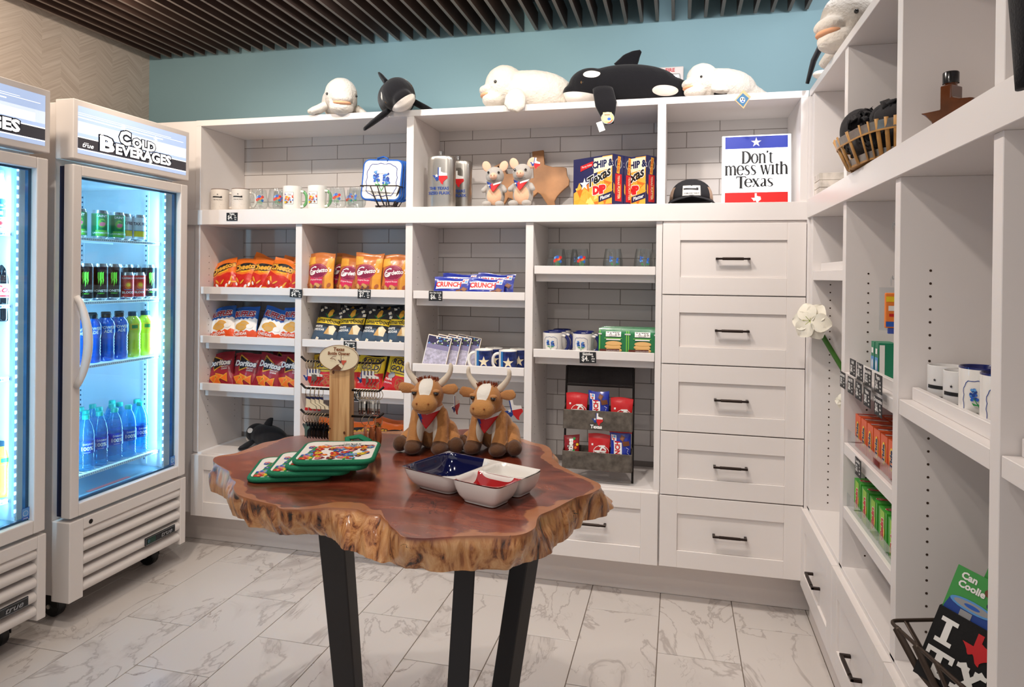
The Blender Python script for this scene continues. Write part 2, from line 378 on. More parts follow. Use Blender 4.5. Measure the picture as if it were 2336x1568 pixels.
def chevron():
    m = M('chevron_wallpaper', (196, 180, 166), .6, spec=.3); t = m.node_tree; b = t.nodes['Principled BSDF']
    tc = N(t, 'ShaderNodeTexCoord'); sp = N(t, 'ShaderNodeSeparateXYZ'); t.links.new(tc.outputs['Object'], sp.inputs[0])
    pp = N(t, 'ShaderNodeMath', operation='PINGPONG'); pp.inputs[1].default_value = .105; t.links.new(sp.outputs['Y'], pp.inputs[0])
    ml = N(t, 'ShaderNodeMath', operation='MULTIPLY'); ml.inputs[1].default_value = .62; t.links.new(pp.outputs[0], ml.inputs[0])
    ad = N(t, 'ShaderNodeMath', operation='ADD'); t.links.new(sp.outputs['Z'], ad.inputs[0]); t.links.new(ml.outputs[0], ad.inputs[1])
    z = N(t, 'ShaderNodeMath', operation='MULTIPLY'); z.inputs[1].default_value = 125.0; t.links.new(ad.outputs[0], z.inputs[0])
    col = N(t, 'ShaderNodeMath', operation='SNAP'); col.inputs[1].default_value = .105; t.links.new(sp.outputs['Y'], col.inputs[0])
    cm = N(t, 'ShaderNodeMath', operation='MULTIPLY'); cm.inputs[1].default_value = 40.0; t.links.new(col.outputs[0], cm.inputs[0])
    yy = N(t, 'ShaderNodeMath', operation='MULTIPLY'); yy.inputs[1].default_value = 5.0; t.links.new(sp.outputs['Y'], yy.inputs[0])
    cb = N(t, 'ShaderNodeCombineXYZ'); t.links.new(z.outputs[0], cb.inputs[0]); t.links.new(cm.outputs[0], cb.inputs[1]); t.links.new(yy.outputs[0], cb.inputs[2])
    n = N(t, 'ShaderNodeTexNoise', Scale=1.0, Detail=3.0); t.links.new(cb.outputs[0], n.inputs['Vector'])
    cr = N(t, 'ShaderNodeMapRange'); cr.inputs['From Min'].default_value = .3; cr.inputs['From Max'].default_value = .7; t.links.new(n.outputs['Fac'], cr.inputs['Value'])
    mx = N(t, 'ShaderNodeMix', data_type='RGBA'); mx.inputs[6].default_value = lin((190, 175, 162)); mx.inputs[7].default_value = lin((213, 201, 190))
    t.links.new(cr.outputs[0], mx.inputs[0]); t.links.new(mx.outputs[2], b.inputs['Base Color']); return m
struct(G().box(-3.1, -2.985, -3.6, .45, 0, 2.85).to('wall_left', chevron()))
wb = struct(G().box(-2.985, 1.0, .37, .5, 0, 2.85).to('wall_back', M('blue_wall_paint', (138, 170, 178), .55, spec=.3, bump=.03, bscale=60)))
wr = struct(G().box(.872, 1.0, -3.6, .37, 0, 2.85).to('wall_right', M('right_wall_paint', (205, 196, 192), .55)))
# glazed subway tiles behind the open shelves
TM = [M('glazed_tile_%d' % i, c, .24, spec=.55, bump=.04, bscale=12) for i, c in enumerate(((208, 203, 200), (204, 199, 197), (211, 206, 203)))]
grout = struct(G().box(-2.375, .49, .3592, .372, .46, 2.14).to('trim_1', M('tile_grout', (138, 130, 125), .8)))
grout.name = 'trim_1'
RH, TL = .0748, .3015
tm = {}
jx = -2.3705+.1385
for r in range(0, 23):
    z1 = 2.1445-r*RH; z0 = z1-RH
    if z0 < .45: break
    off = 0 if r % 2 else TL/2
    k = -2
    while True:
        x0 = jx+off+k*TL-TL/2; x1 = x0+TL; k += 1
        if x0 > .48: break
        a, b_ = max(x0, -2.372), min(x1, .478)
        if b_-a < .01 or (z0 < 1.60 and a > -.06): continue
        if z0 < 1.60: b_ = min(b_, -.07)
        if b_-a < .01: continue
        key = (round(b_-a, 3), r*7 % 3)
        if key not in tm: tm[key] = G().box(-(b_-a)/2+.0014, (b_-a)/2-.0014, -.004, .006, -RH/2+.0014, RH/2-.0014).mesh('wall_tile', TM[key[1]])
        put('wall_tile', tm[key], grout, ((a+b_)/2, .3615, (z0+z1)/2), bevel=.0012, seg=1)
# ------------------------------------------------------------ ceiling of dark slats
ce = struct(G().box(-3.1, 1.0, -3.6, .5, 2.80, 2.86).to('ceiling', M('dark_ceiling', (34, 30, 29), .9, bump=.8, bscale=14, var=.5, vscale=9)))
slm = M('dark_stained_slat', (78, 60, 53), .5, spec=.35, var=.22, vscale=3); sl_lit = M('slat_lit_underside', (128, 116, 108), .6)  # second, lighter tone paints floor bounce onto the slat bottoms
sl = {}
xs = [-2.897+.0733*i for i in range(48)]
for i, x in enumerate(xs):
    ys = [.348]; y = .348
    y = .348-(.55+((i*.37) % 1)*1.3)
    while y > -3.5: ys.append(y); y -= 2.4
    ys.append(-3.55)
    for a, b_ in zip(ys[1:], ys[:-1]):
        L = round(b_-a-.002, 3)
        if L < .05: continue
        if L not in sl: g = G().box(-.0075, .0075, -L/2, L/2, 2.600, 2.688); g.m[0] = 1; sl[L] = g.mesh('ceiling_slat', [slm, sl_lit])
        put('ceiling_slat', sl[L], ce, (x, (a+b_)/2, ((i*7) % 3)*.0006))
crm = M('dark_runner', (28, 24, 23), .8)
for y in (.20, -.55, -1.3, -2.05, -2.8):
    struct(G().box(-2.97, .86, y-.02, y+.02, 2.690, 2.735).to('ceiling_runner', crm, ce))
# ------------------------------------------------------------ joinery helpers
def shaker(parent, w_, h_, loc, rotz=0, handle=True, rail=.072, hl=.135, hz=0):
    """drawer front in the local xz plane, facing -y, centred on loc"""
    g = G(); a, b_ = w_/2, h_/2
    g.box(-a, -a+rail, -.02, 0, -b_, b_); g.box(a-rail, a, -.02, 0, -b_, b_); g.box(-a+rail, a-rail, -.02, 0, b_-rail, b_); g.box(-a+rail, a-rail, -.02, 0, -b_, -b_+rail)
    g.box(-a+rail, a-rail, -.012, -.001, -b_+rail, b_-rail)
    d = g.to('drawer', WHITE2, parent, loc=loc, rot=(0, 0, rotz), bevel=.0012, seg=1)
    if handle:
        h = G(); k = hl/2
        h.box(-k, -k+.010, -.040, -.012, -.004+hz, .005+hz); h.box(k-.010, k, -.040, -.012, -.004+hz, .005+hz)
        h.box(-k, k, -.042, -.033, -.0035+hz, .0045+hz)
        h.tube([(-k*.62, -.0375, .0005+hz), (k*.62, -.0375, .0005+hz)], .0062, 10)
        h.to('handle', M('dark_bronze', (52, 42, 38), .35, .8), d, bevel=.0006, seg=1)
    return d
def board(name, parent, x0, x1, y0, y1, z0, z1, mat=None, bev=.0012):
    return G().box(x0, x1, y0, y1, z0, z1).to(name, mat or WHITE, parent, bevel=bev, seg=1)
# ------------------------------------------------------------ back shelving
bs = thing('shelving_unit', 'long white open shelving unit with grey subway tiles behind it, along the blue wall', 'shelf')
T = .035; YB = .3565
board('top_board', bs, -2.372, .505, 0, YB, 2.117, 2.146)
board('filler_panel', bs, -2.93, -2.374, .006, .03, .165, 2.146)
board('display_shelf', bs, -2.93, .505, -.012, YB, 1.620, 1.694)
for n, (a, b_) in {'side_panel': (-2.372, -2.343)}.items():
    board(n, bs, a, b_, .0, YB, .47, 1.62); board(n, bs, a, b_, 0, YB, 1.694, 2.117)
board('side_panel', bs, .475, .505, 0, YB, 1.694, 2.117)
for a, b_ in ((-1.236, -1.201), (-.094, -.059)): board('divider', bs, a, b_, 0, YB, 1.694, 2.117)
LD = [(-1.806, -1.772), (-1.236, -1.201), (-.663, -.628), (-.094, -.068)]
for a, b_ in LD: board('divider', bs, a, b_, 0, YB, .475, 1.62)
board('base_shelf', bs, -2.372, -.068, 0, YB, .455, .475)
BAYS = [(-2.343, -1.806), (-1.772, -1.236), (-1.201, -.663), (-.628, -.094)]
SH = [[1.309, 1.063, .824], [1.309, 1.063, .836], [1.307, .969], [1.427, 1.057]]
def tray(parent, x0, x1, z, yb=YB):
    s = board('shelf_board', parent, x0+.004, x1-.004, .045, yb, z-.070, z-.030)
    G().box(x0+.005, x1-.002, .002, .020, z-.036, z).to('shelf_lip', WHITE, s, bevel=.0012, seg=1)
    G().box(x0+.005, x1-.002, .020, .045, z-.036, z-.024).to('shelf_rail', WHITE, s)
for (x0, x1), zs in zip(BAYS, SH):
    for z in zs: tray(bs, x0, x1, z)
# shelf pin holes in the sides of the bays
hole = M('peg_hole', (60, 42, 30), .8)
for x in (-2.343, -1.772, -1.201, -.628):
    g = G()
    for y in (.07, .29):
        for k in range(28):
            z = .60+k*.032
            g.lathe([(.0001, 0), (.0024, .0004)], 8, mat=Matrix.Translation((x, y, z)) @ Matrix.Rotation(PI/2, 4, 'Y'))
    o = g.to('peg_holes', hole, bs); o['kind'] = 'stuff'
# ------------------------------------------------------------ base drawers
bc = thing('base_cabinet', 'low white drawer cabinet running under the open shelves behind the table', 'cabinet')
board('carcass', bc, -2.372, -.066, .001, YB, .165, .454)
board('plinth', bc, -2.93, .56, .085, .12, .001, .165, M('plinth_paint', (216, 206, 200), .5))
board('filler_panel', bc, -2.93, -2.374, .031, .05, .163, .45)
ED = [-2.370, -1.794, -1.219, -.645, -.0715]
for a, b_ in zip(ED[:-1], ED[1:]): shaker(bc, b_-a-.004, .305, ((a+b_)/2, 0, .3135))
dc = thing('drawer_cabinet', 'tall white cabinet of five shaker drawers with black handles in the corner', 'cabinet')
board('carcass', dc, -.066, .506, .001, YB, .165, 1.619)
board('corner_filler', dc, .501, .530, -.026, .002, .165, 2.116)
ZS = [1.612, 1.309, 1.018, .735, .465, .161]
for a, b_ in zip(ZS[:-1], ZS[1:]): shaker(dc, .565, a-b_-.005, (.2165, 0, (a+b_)/2))
# ------------------------------------------------------------ right hand shelving
rs = thing('shelving_unit', 'tall white open shelving unit on the right wall with drawers below', 'shelf')
XR = .511; XB = .868
PN = [(-.080, -.028), (-.629, -.590), (-1.172, -1.134), (-1.703, -1.667), (-2.24, -2.205)]
for a, b_ in PN:
    board('divider', rs, XR, XB, a, b_, .465, 1.627); board('divider', rs, XR, XB, a, b_, 1.701, 2.117)
board('back_panel', rs, .8685, .8715, -2.24, -.03, .465, 2.117)
board('corner_panel', rs, .8, .868, -.028, .34, .465, 2.117)
board('top_board', rs, .506, XB, -2.24, -.001, 2.117, 2.146)
board('display_shelf', rs, .500, XB, -2.24, -.014, 1.627, 1.701)
board('base_shelf', rs, XR, XB, -2.24, -.02, .452, .474)
def side_tray(y0, y1, z, kind=0):
    s = board('shelf_board', rs, .5125, XB, y0+.004, y1-.004, z-.036, z)
    if kind == 0: G().box(.540, .555, y0+.006, y1-.006, z, z+.030).to('shelf_lip', WHITE, s, bevel=.0012, seg=1)
    return s
side_tray(PN[1][1], PN[0][0], 1.413); side_tray(PN[2][1], PN[1][0], 1.09); side_tray(PN[2][1], PN[1][0], .868, 1); side_tray(PN[2][1], PN[1][0], .668, 1)
side_tray(PN[3][1], PN[2][0], 1.098); side_tray(PN[4][1], PN[3][0], 1.098)
for (y, z0, z1) in ((-.0803, .50, 1.36), (-.6293, .50, 1.40), (-1.1723, .50, 1.404), (-1.7033, .5, 1.404)):
    g = G()
    z = z1
    while z > z0:
        g.lathe([(.0001, 0), (.0030, .0004)], 10, mat=Matrix.Translation((.5775, y, z)) @ Matrix.Rotation(PI/2, 4, 'X')); z -= .0305
    o = g.to('peg_holes', hole, rs); o['kind'] = 'stuff'
board('carcass', rs, .515, XB, -2.24, -.02, .13, .451)
board('plinth', rs, .53, .56, -2.24, -.0, .002, .13, M('plinth_paint'))
dy = [-.012, -.582, -1.152, -1.722, -2.24]
for a, b_ in zip(dy[:-1], dy[1:]): shaker(rs, a-b_-.004, .31, (.512, (a+b_)/2, .302), -PI/2, hz=-.02)
# ------------------------------------------------------------ labels for repeats
def nth(i, n):
    if i == 0: return 'leftmost'
    if i == n-1: return 'rightmost'
    return ['', 'second', 'third', 'fourth', 'fifth', 'sixth', 'seventh', 'eighth', 'ninth', 'tenth', 'eleventh'][i]+' from left'
NW = {2: 'two', 3: 'three', 4: 'four', 5: 'five', 6: 'six', 7: 'seven', 8: 'eight', 9: 'nine', 10: 'ten', 11: 'eleven', 12: 'twelve'}
def cyl(r): return lambda x, y, o: Vector(((r+o)*math.sin(x/r), -(r+o)*math.cos(x/r), y))
# ------------------------------------------------------------ drinks fridges
ENM = M('fridge_enamel', (226, 219, 214), .35, spec=.45)
LIN = M('fridge_liner', (232, 238, 242), .45)
GASK = M('door_gasket', (22, 26, 52), .5)
WIRE = M('white_wire', (240, 242, 244), .35)
LEDC = (.40, .74, 1.0)
SE = lambda n, c, e: M('sign_'+n, c, .4, emit=e)
GLS = glassmat('door_glass', (232, 246, 252), .8)
def fridge(label, y0, loc_x=-2.267):
    t = thing('drinks_fridge', label, 'fridge', (loc_x, y0, 0), 0, 'upright glass-door drinks fridges')
    g = G(); W = .64
    g.box(-.70, -.088, .004, .046, .115, 2.035); g.box(-.70, -.088, W-.046, W-.004, .115, 2.035)
    g.box(-.70, -.66, .046, W-.046, .115, 2.035); g.box(-.66, -.088, .046, W-.046, 1.775, 2.035); g.box(-.66, -.088, .046, W-.046, .115, .455)
    g.to('body', ENM, t, bevel=.002, seg=1)
    g = G(); g.box(-.655, -.092, W-.0485, W-.0465, .457, 1.773); g.box(-.655, -.092, .0465, .0485, .457, 1.773); g.box(-.659, -.657, .05, W-.05, .457, 1.773)
    g.box(-.655, -.092, .05, W-.05, 1.771, 1.774); g.to('liner', LIN, t)
    G().box(-.655, -.092, .05, W-.05, .4555, .459).to('liner_floor', M('liner_floor', (120, 150, 165), .4), t)
    # pilasters with slots
    g = G(); h = G()
    for x in (-.19, -.56):
        g.box(x-.012, x+.012, W-.052, W-.049, .47, 1.76)
        z = .49
        while z < 1.75: h.box(x-.003, x+.003, W-.0535, W-.0522, z, z+.008); z += .0235
    pl = g.to('shelf_pilaster', LIN, t); o = h.to('slots', M('slot_dark', (50, 80, 110), .6), pl); o['kind'] = 'stuff'
    # sign box, set proud of the body
    s = G().box(-.086, 0, 0, W, 1.815, 2.046).to('sign_box', ENM, t, bevel=.003)
    P = Print(); a, b_, c, d = .020, W-.022, 1.838, 2.022; mid = (a+b_)/2
    P.rect(a, b_, c, d, SE('sky', (176, 198, 236), .62))
    P.rect(a, b_, c+.075, c+.125, SE('pale', (214, 228, 250), .75)); P.rect(a+.2, b_-.04, c+.068, c+.112, SE('glow', (246, 250, 255), .95))
    P.rect(a, b_, c+.020, c+.062, SE('band', (66, 64, 70), .35)); P.rect(a, b_, c+.062, c+.066, SE('white', (255, 255, 255), 1.15)); P.rect(a, b_, c+.066, c+.080, SE('lilac', (170, 190, 225), .9))
    P.rect(a, b_, c+.0155, c+.0195, SE('white', 0, 0)); P.rect(a, b_-.15, c+.138, c+.142, SE('white', 0, 0)); P.rect(a, b_-.02, c+.150, c+.152, SE('white', 0, 0)); P.rect(a, b_-.1, c+.157, c+.1585, SE('white', 0, 0))
    KO = SE('outline', (24, 30, 44), .1); WT = SE('white', 0, 0)
    for col in (0, 1):
        for tx_, q in (('C', (.221, .283, 1.911, 1.972)), ('OLD', (.290, .424, 1.910, 1.953)), ('B', (.124, .198, 1.866, 1.928)), ('EVERAGES', (.204, .520, 1.866, 1.911))):
            if col == 0: vs_ = P.fit(tx_, *q, KO, out=KO, outw=.07, bold=.07)
            else: P.fit(tx_, *q, WT, bold=.045)
    P.text('true', a+.045, c+.036, .026, WT, shear=.3, bold=.01, sx=1.2); P.rect(a+.028, a+.05, c+.044, c+.0455, WT)
    for x, y, r in ((mid-.188, 1.935, .016), (mid-.075, 1.985, .013), (mid+.105, 1.972, .013), (mid+.075, 1.862, .012)):
        for k in range(4): P.rect(x-r, x+r, y-.0008, y+.0008, WT, rot=k*PI/4+.2)
    P.build('sign_panel', lambda x, y, o: Vector((o, x, y)), s, base=.0006, step=.00015)
    # door
    dr = bpy.data.objects.new('door', None)
    g = G(); y1, y2, z1, z2, fw_ = 0.002, W-.006, .421, 1.793, .040
    for (p, q, r, u) in ((y1, y1+fw_, z1, z2), (y2-fw_-.006, y2, z1, z2)): g.box(-.045, 0, p, q, r, u)
    g.box(-.045, 0, y1+fw_, y2-fw_-.006, z1, z1+.050); g.box(-.045, 0, y1+fw_, y2-fw_-.006, z2-.042, z2)
    D = g.to('door', ENM, t, bevel=.004, seg=2)
    G().box(-.024, -.020, y1+fw_-.002, y2-fw_-.004, z1+.048, z2-.040).to('door_glass', GLS, D)
    g = G(); k = .012
    for (p, q, r, u) in ((y1+fw_, y1+fw_+k, z1+.05, z2-.042), (y2-fw_-.006-k, y2-fw_-.006, z1+.05, z2-.042)): g.box(-.040, -.026, p, q, r, u)
    g.box(-.040, -.026, y1+fw_+k, y2-fw_-.006-k, z1+.050, z1+.058); g.box(-.040, -.026, y1+fw_+k, y2-fw_-.006-k, z2-.050, z2-.042)
    g.to('glass_spacer', M('spacer_blue', (40, 80, 110), .3, .4), D)
    g = G(); g.box(-.068, -.0455, .006, .016, z1+.005, z2-.006); g.box(-.068, -.0455, W-.016, W-.008, z1+.005, z2-.006); g.box(-.068, -.0455, .016, W-.016, z1+.005, z1+.014); g.box(-.068, -.0455, .016, W-.016, z2-.015, z2-.006)
    g.to('gasket', GASK, D)
    hp = []; n = 16
    for i in range(n+1):
        a_ = i/n; hp.append((.004+.052*math.sin(PI*a_)**.75, .018+.004*math.sin(PI*a_), .93+.35*a_))
    G().tube(hp, [.010+.004*math.sin(PI*i/n) for i in range(n+1)], 10, flat=1.3).to('handle', ENM, D, smooth=True)
    P = Print(); x0, z0 = W-.062-.022, .475+.004
    P.rect(x0, x0+.030, z0, z0+.042, I_MB); P.rect(x0+.002, x0+.028, z0+.010, z0+.040, I_LB); P.ring([(x0+.015+.010*math.cos(k*.5), z0+.022+.009*math.sin(k*.5)) for k in range(13)], .001, I_W); P.text('energy', x0+.015, z0+.005, .007, I_W)
    P.build('energy_sticker', lambda x, y, o: Vector((-.0195+o, x, y)), D)
    # LED strips at the front corners of the cavity
    for yy in (.052, W-.052):
        st = G().box(-.098, -.088, yy-.004, yy+.004, .475, 1.765).to('light_strip', M('led_channel', (170, 210, 240), .4, emit=.6), t)
        g = G(); z = .49
        while z < 1.75: g.box(-.0875, -.0865, yy-.003, yy+.003, z, z+.012); z += .033
        o = g.to('light_dots', M('led_dot', (235, 248, 255), .4, emit=6), st); o['kind'] = 'stuff'
    for yy, sg in ((.065, 1), (W-.065, -1)):
        l = area('fridge_light', (loc_x-.105, y0+yy, 1.115), (0, 0, 0), 1.24, .02, 6.0, LEDC)
        d_ = Vector((-.75, sg*.66, 0)).normalized(); l.matrix_world = Matrix.Translation(l.location) @ (lambda z, x: Matrix((x, z.cross(x), z)).transposed().to_4x4())(-d_, Vector((0, 0, 1)))
    # shelves
    for z in (1.520, 1.256, .990, .542):
        g = G(); g.box(-.125, -.108, .055, W-.055, z-.014, z-.001)
        sh = g.to('shelf', WIRE, t, bevel=.001, seg=1)
        g = G(); k = .06
        while k < W-.06: g.box(-.1078, -.1070, k, k+.004, z-.010, z-.005); k += .011
        o = g.to('shelf_hatching', M('hatch_grey', (150, 170, 185), .5), sh); o['kind'] = 'stuff'
        g = G(); k = .06
        while k < W-.06: g.box(-.64, -.12, k-.0016, k+.0016, z-.004, z-.0005); k += .022
        g.box(-.38, -.376, .055, W-.055, z-.009, z-.0045); g.box(-.64, -.636, .055, W-.055, z-.009, z-.0045)
        o = g.to('shelf_wires', WIRE, sh)
    # grille
    g = G(); g.box(-.086, 0, 0, .065, .095, .407); g.box(-.086, 0, W-.035, W, .095, .407); g.box(-.086, 0, .065, W-.035, .362, .407)
    gr = g.to('grille_frame', ENM, t, bevel=.003)
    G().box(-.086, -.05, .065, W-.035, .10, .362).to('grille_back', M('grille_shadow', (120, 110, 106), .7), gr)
    for k in range(5):
        z = .340-k*.0525
        g = G(); g.loft([[(x_*1.0-.028, yy, z+z_) for x_, z_ in [(.026, .004), (.024, .011), (.014, .020), (-.010, .024), (-.014, .018), (.006, .010), (.010, -.014), (.018, -.016), (.025, -.010)]] for yy in (.066, W-.036)])
        g.to('louver', ENM, gr, auto=50, recalc=True)
    bd = G().box(-.003, .003, .385, .568, .172, .205).to('badge', M('badge_black', (30, 32, 36), .25), gr, bevel=.001, seg=1)
    P = Print(); P.ring([(.388, .1745), (.565, .1745), (.565, .2025), (.388, .2025)], .0012, I_GY); P.rect(.395, .445, .177, .200, M('badge_display', (24, 60, 50), .2)); P.ring([(.404+.005*math.cos(k), .188+.005*math.sin(k)) for k in range(7)], .001, I_LB)
    P.text('true', .51, .189, .030, I_GY, shear=.3, bold=.015, sx=1.35); P.build('lettering', lambda x, y, o: Vector((.003+o, x, y)), bd)
    G().lathe([(.0095, -.004), (.0095, .001), (.006, .002), (.0001, .002)], 16, mat=Matrix.Translation((.0, .098, .382)) @ Matrix.Rotation(PI/2, 4, 'Y')).to('lock', M('lock_dark', (40, 36, 34), .3, .7), t, smooth=False)
    # casters
    for xx in (-.13, -.60):
        for yy in (.07, W-.07):
            g = G(); mt = Matrix.Translation((xx-.015, yy, .047)) @ Matrix.Rotation(PI/2, 4, 'X')
            g.lathe([(.012, -.017), (.040, -.017), (.046, -.012), (.046, .012), (.040, .017), (.012, .017)], 24, mat=mt)
            cs = g.to('caster', M('caster_rubber', (20, 20, 21), .45), t, auto=35)
            g = G(); g.box(xx-.03, xx+.025, yy-.024, yy-.020, .045, .10); g.box(xx-.03, xx+.025, yy+.020, yy+.024, .045, .10); g.box(xx-.04, xx+.035, yy-.03, yy+.03, .098, .114)
            g.to('caster_fork', M('fork_dark', (38, 37, 38), .4, .6), cs)
            G().lathe([(.009, -.029), (.009, .029)], 10, mat=mt).to('caster_bolt', M('bolt_zinc', (190, 188, 184), .3, .9), cs)
    return t
fridge('white drinks fridge whose whole glass door shows, the one nearer the shelves', -.818)
fridge('white drinks fridge cut off by the left edge of the photo', -1.557)
FX, FY = -2.267, -.818
# -- drinks
def can(nm, r, h, body, P, end=None):
    pr = [(r*.80, 0), (r*.86, .003), (r, .010), (r, h-.014), (r*.86, h-.003), (r*.86, h), (r*.80, h), (r*.78, h-.004), (.0001, h-.004)]
    al = M('can_aluminium', (200, 202, 205), .25, .95)
    mis = [1, 1, 0, 1, 1, 1, 1, 1, 1]
    a = G().lathe(pr, 24, mis=mis).mesh(nm, [body, al]); a.polygons.foreach_set('use_smooth', [True]*len(a.polygons)); a.set_sharp_from_angle(angle=.8)
    p = P.build(nm+'_print', cyl(r), edge=.012, mesh_only=True); return a, p
def drink(name, label, cat, meshes, loc, rz, group, parts=('can', 'printed_label')):
    t = thing(name, label, cat, loc, rz, group)
    for nme, me in zip(parts, meshes): put(nme, me, t)
    return t
GR = M('can_green', (52, 150, 92), .3, .5); KM = M('can_black', (24, 26, 30), .3, .5); RM = M('can_red', (205, 48, 40), .3, .4); WM = M('can_white', (225, 228, 232), .3, .3); YM = M('can_yellow', (235, 215, 40), .3, .3)
P = Print(); P.rect(-.024, .024, .012, .036, I_LG); P.ell(0, .066, .015, .019, I_LG); P.ell(.002, .062, .012, .009, I_P, .4); P.ell(.004, .074, .009, .004, I_G, -.3); P.text('SAINT', 0, .096, .014, I_W, bold=.02); P.text('LAWNMOWER', 0, .024, .0105, I_W, bold=.02)
CAN1 = can('green_can', .033, .121, GR, P)
P = Print(); P.rect(-.03, .03, .020, .048, I_Y); P.text('TAX FREE', 0, .078, .0185, I_NV, bold=.03, sx=.8); P.rect(-.03, .03, .046, .049, I_LB)
CAN2 = can('white_can', .033, .121, WM, P)
P = Print(); NG = M('neon_green', (120, 235, 70), .4, emit=.12)
for k, (dx, h1) in enumerate(((-.010, .050), (-.002, .060), (.006, .052))):
    P.poly([(dx-.003, .118), (dx+.004, .122), (dx+.0035, .118-h1*.5), (dx+.005, .118-h1*.6), (dx, .118-h1), (dx-.001, .118-h1*.6), (dx-.003, .118-h1*.45)], NG)
P.text('MONSTER', 0, .040, .0135, I_W, bold=.02); P.text('ENERGY', 0, .029, .007, NG)
CAN3 = can('black_can', .033, .157, KM, P)
P = Print(); P.ell(0, .062, .014, .017, I_O); P.ell(0, .064, .008, .009, I_Y); P.text('KARBACH', 0, .094, .011, I_W, bold=.02); P.text('BLOOD', 0, .030, .014, I_W, bold=.03); P.rect(-.016, .016, .042, .044, I_LB)
CAN4 = can('red_can', .033, .121, RM, P)
CAN5 = can('yellow_can', .033, .157, YM, Print().rect(-.012, .012, .04, .06, I_K))
RZ = 1.0
rowA = [(CAN1, 'green'), (CAN1, 'green'), (CAN1, 'green'), (CAN1, 'green'), (CAN2, 'white'), (CAN2, 'white')]
ys = [-.690, -.622, -.530, -.440, -.378, -.318]
for i, ((me, c), y) in enumerate(zip(rowA, ys)):
    drink('drink_can', '%s of the six cans on the top fridge shelf, %s' % (nth(i, 6), c), 'can', me, (-2.425-(.02 if i in (0, 1, 4) else 0), y, 1.5205), RZ+(i-2)*.06, 'cans on the top fridge shelf')
rowB = [(CAN5, 'yellow', -.672), (CAN3, 'black', -.606), (CAN3, 'black', -.530), (CAN3, 'black', -.461), (CAN4, 'red', -.385), (CAN4, 'red', -.316), (CAN3, 'black', -.246)]
for i, (me, c, y) in enumerate(rowB):
    drink('drink_can', '%s of seven front cans on the second fridge shelf, %s' % (nth(i, 7), c), 'can', me, (-2.425, y, 1.2565), RZ+(i-3)*.04, 'cans on the second fridge shelf')
for i in range(5):
    drink('drink_can', 'tall black can, %s of the back row on the second fridge shelf' % nth(i, 5), 'can', CAN3, (-2.515, -.49+i*.071, 1.2565), RZ, 'back row of black cans')
def bottle(nm, prof, cap_r, cap_z0, cap_z1, P, r, glass, capm, lab=None, liq=None, ribs=0):
    b = G().lathe(prof, 24, cap=True).mesh(nm, glass, True)
    c = G().lathe([(cap_r, cap_z0), (cap_r, cap_z1-.002), (cap_r-.002, cap_z1), (.0001, cap_z1)], 20, cap=False).mesh(nm+'_cap', capm, True)
    out = [b, c]
    if lab: out.append(G().lathe([(lab[2]+.0006, lab[0]), (lab[2]+.0006, lab[1])], 28, cap=False).mesh(nm+'_sleeve', lab[3], True))
    else: out.append(None)
    out.append(P.build(nm+'_print', cyl(lab[2]+.0008 if lab else r), edge=.010, mesh_only=True) if P else None)
    return out
def place_bottle(name, label, ms, loc, rz, group):
    t = thing(name, label, 'bottle', loc, rz, group)
    for n_, me in zip(('bottle_body', 'cap', 'label_sleeve', 'lettering'), ms):
        if me: put(n_, me, t)
    return t
# blue and yellow sports drinks
def sport(nm, col, capc, P, sleeve):
    pr = [(.026, 0), (.033, .004), (.034, .03)]
    for k in range(6): pr += [(.034, .036+k*.012), (.0315, .042+k*.012)]
    pr += [(.034, .112), (.035, .120), (.035, .158), (.031, .172), (.019, .186), (.019, .196)]
    return bottle(nm, pr, .0195, .188, .208, P, .035, M('liquid_'+nm, col, .12, spec=.6, coat=.6), M('cap_'+nm, capc, .4), (.122, .156, .035, sleeve))
P = Print(); P.text('POWER', 0, .146, .018, I_W, bold=.03, sx=.9); P.text('ADE', 0, .130, .018, I_W, bold=.03, sx=.9)
SPB = sport('blue_drink', (22, 96, 205), (20, 26, 40), P, M('sleeve_blue', (18, 100, 214), .3))
P = Print(); P.rect(-.018, .018, .126, .153, I_Y); P.rect(-.012, .012, .132, .148, I_G)
SPY = sport('yellow_drink', (205, 225, 60), (22, 60, 78), P, M('sleeve_yellow', (214, 226, 70), .3))
for i, (ms, c, y) in enumerate([(SPB, 'blue', -.640), (SPB, 'blue', -.565), (SPB, 'blue', -.492), (SPB, 'blue', -.418), (SPY, 'yellow', -.343), (SPY, 'yellow', -.268)]):
    place_bottle('sports_drink_bottle', '%s of six front sports drinks on the third fridge shelf, %s' % (nth(i, 6), c), ms, (-2.425, y, .9905), RZ, 'sports drinks, front row')
for i in range(4):
    place_bottle('sports_drink_bottle', 'blue sports drink, %s of the second row on the third fridge shelf' % nth(i, 4), SPB, (-2.51, -.56+i*.076, .9905), RZ, 'blue sports drinks, second row')
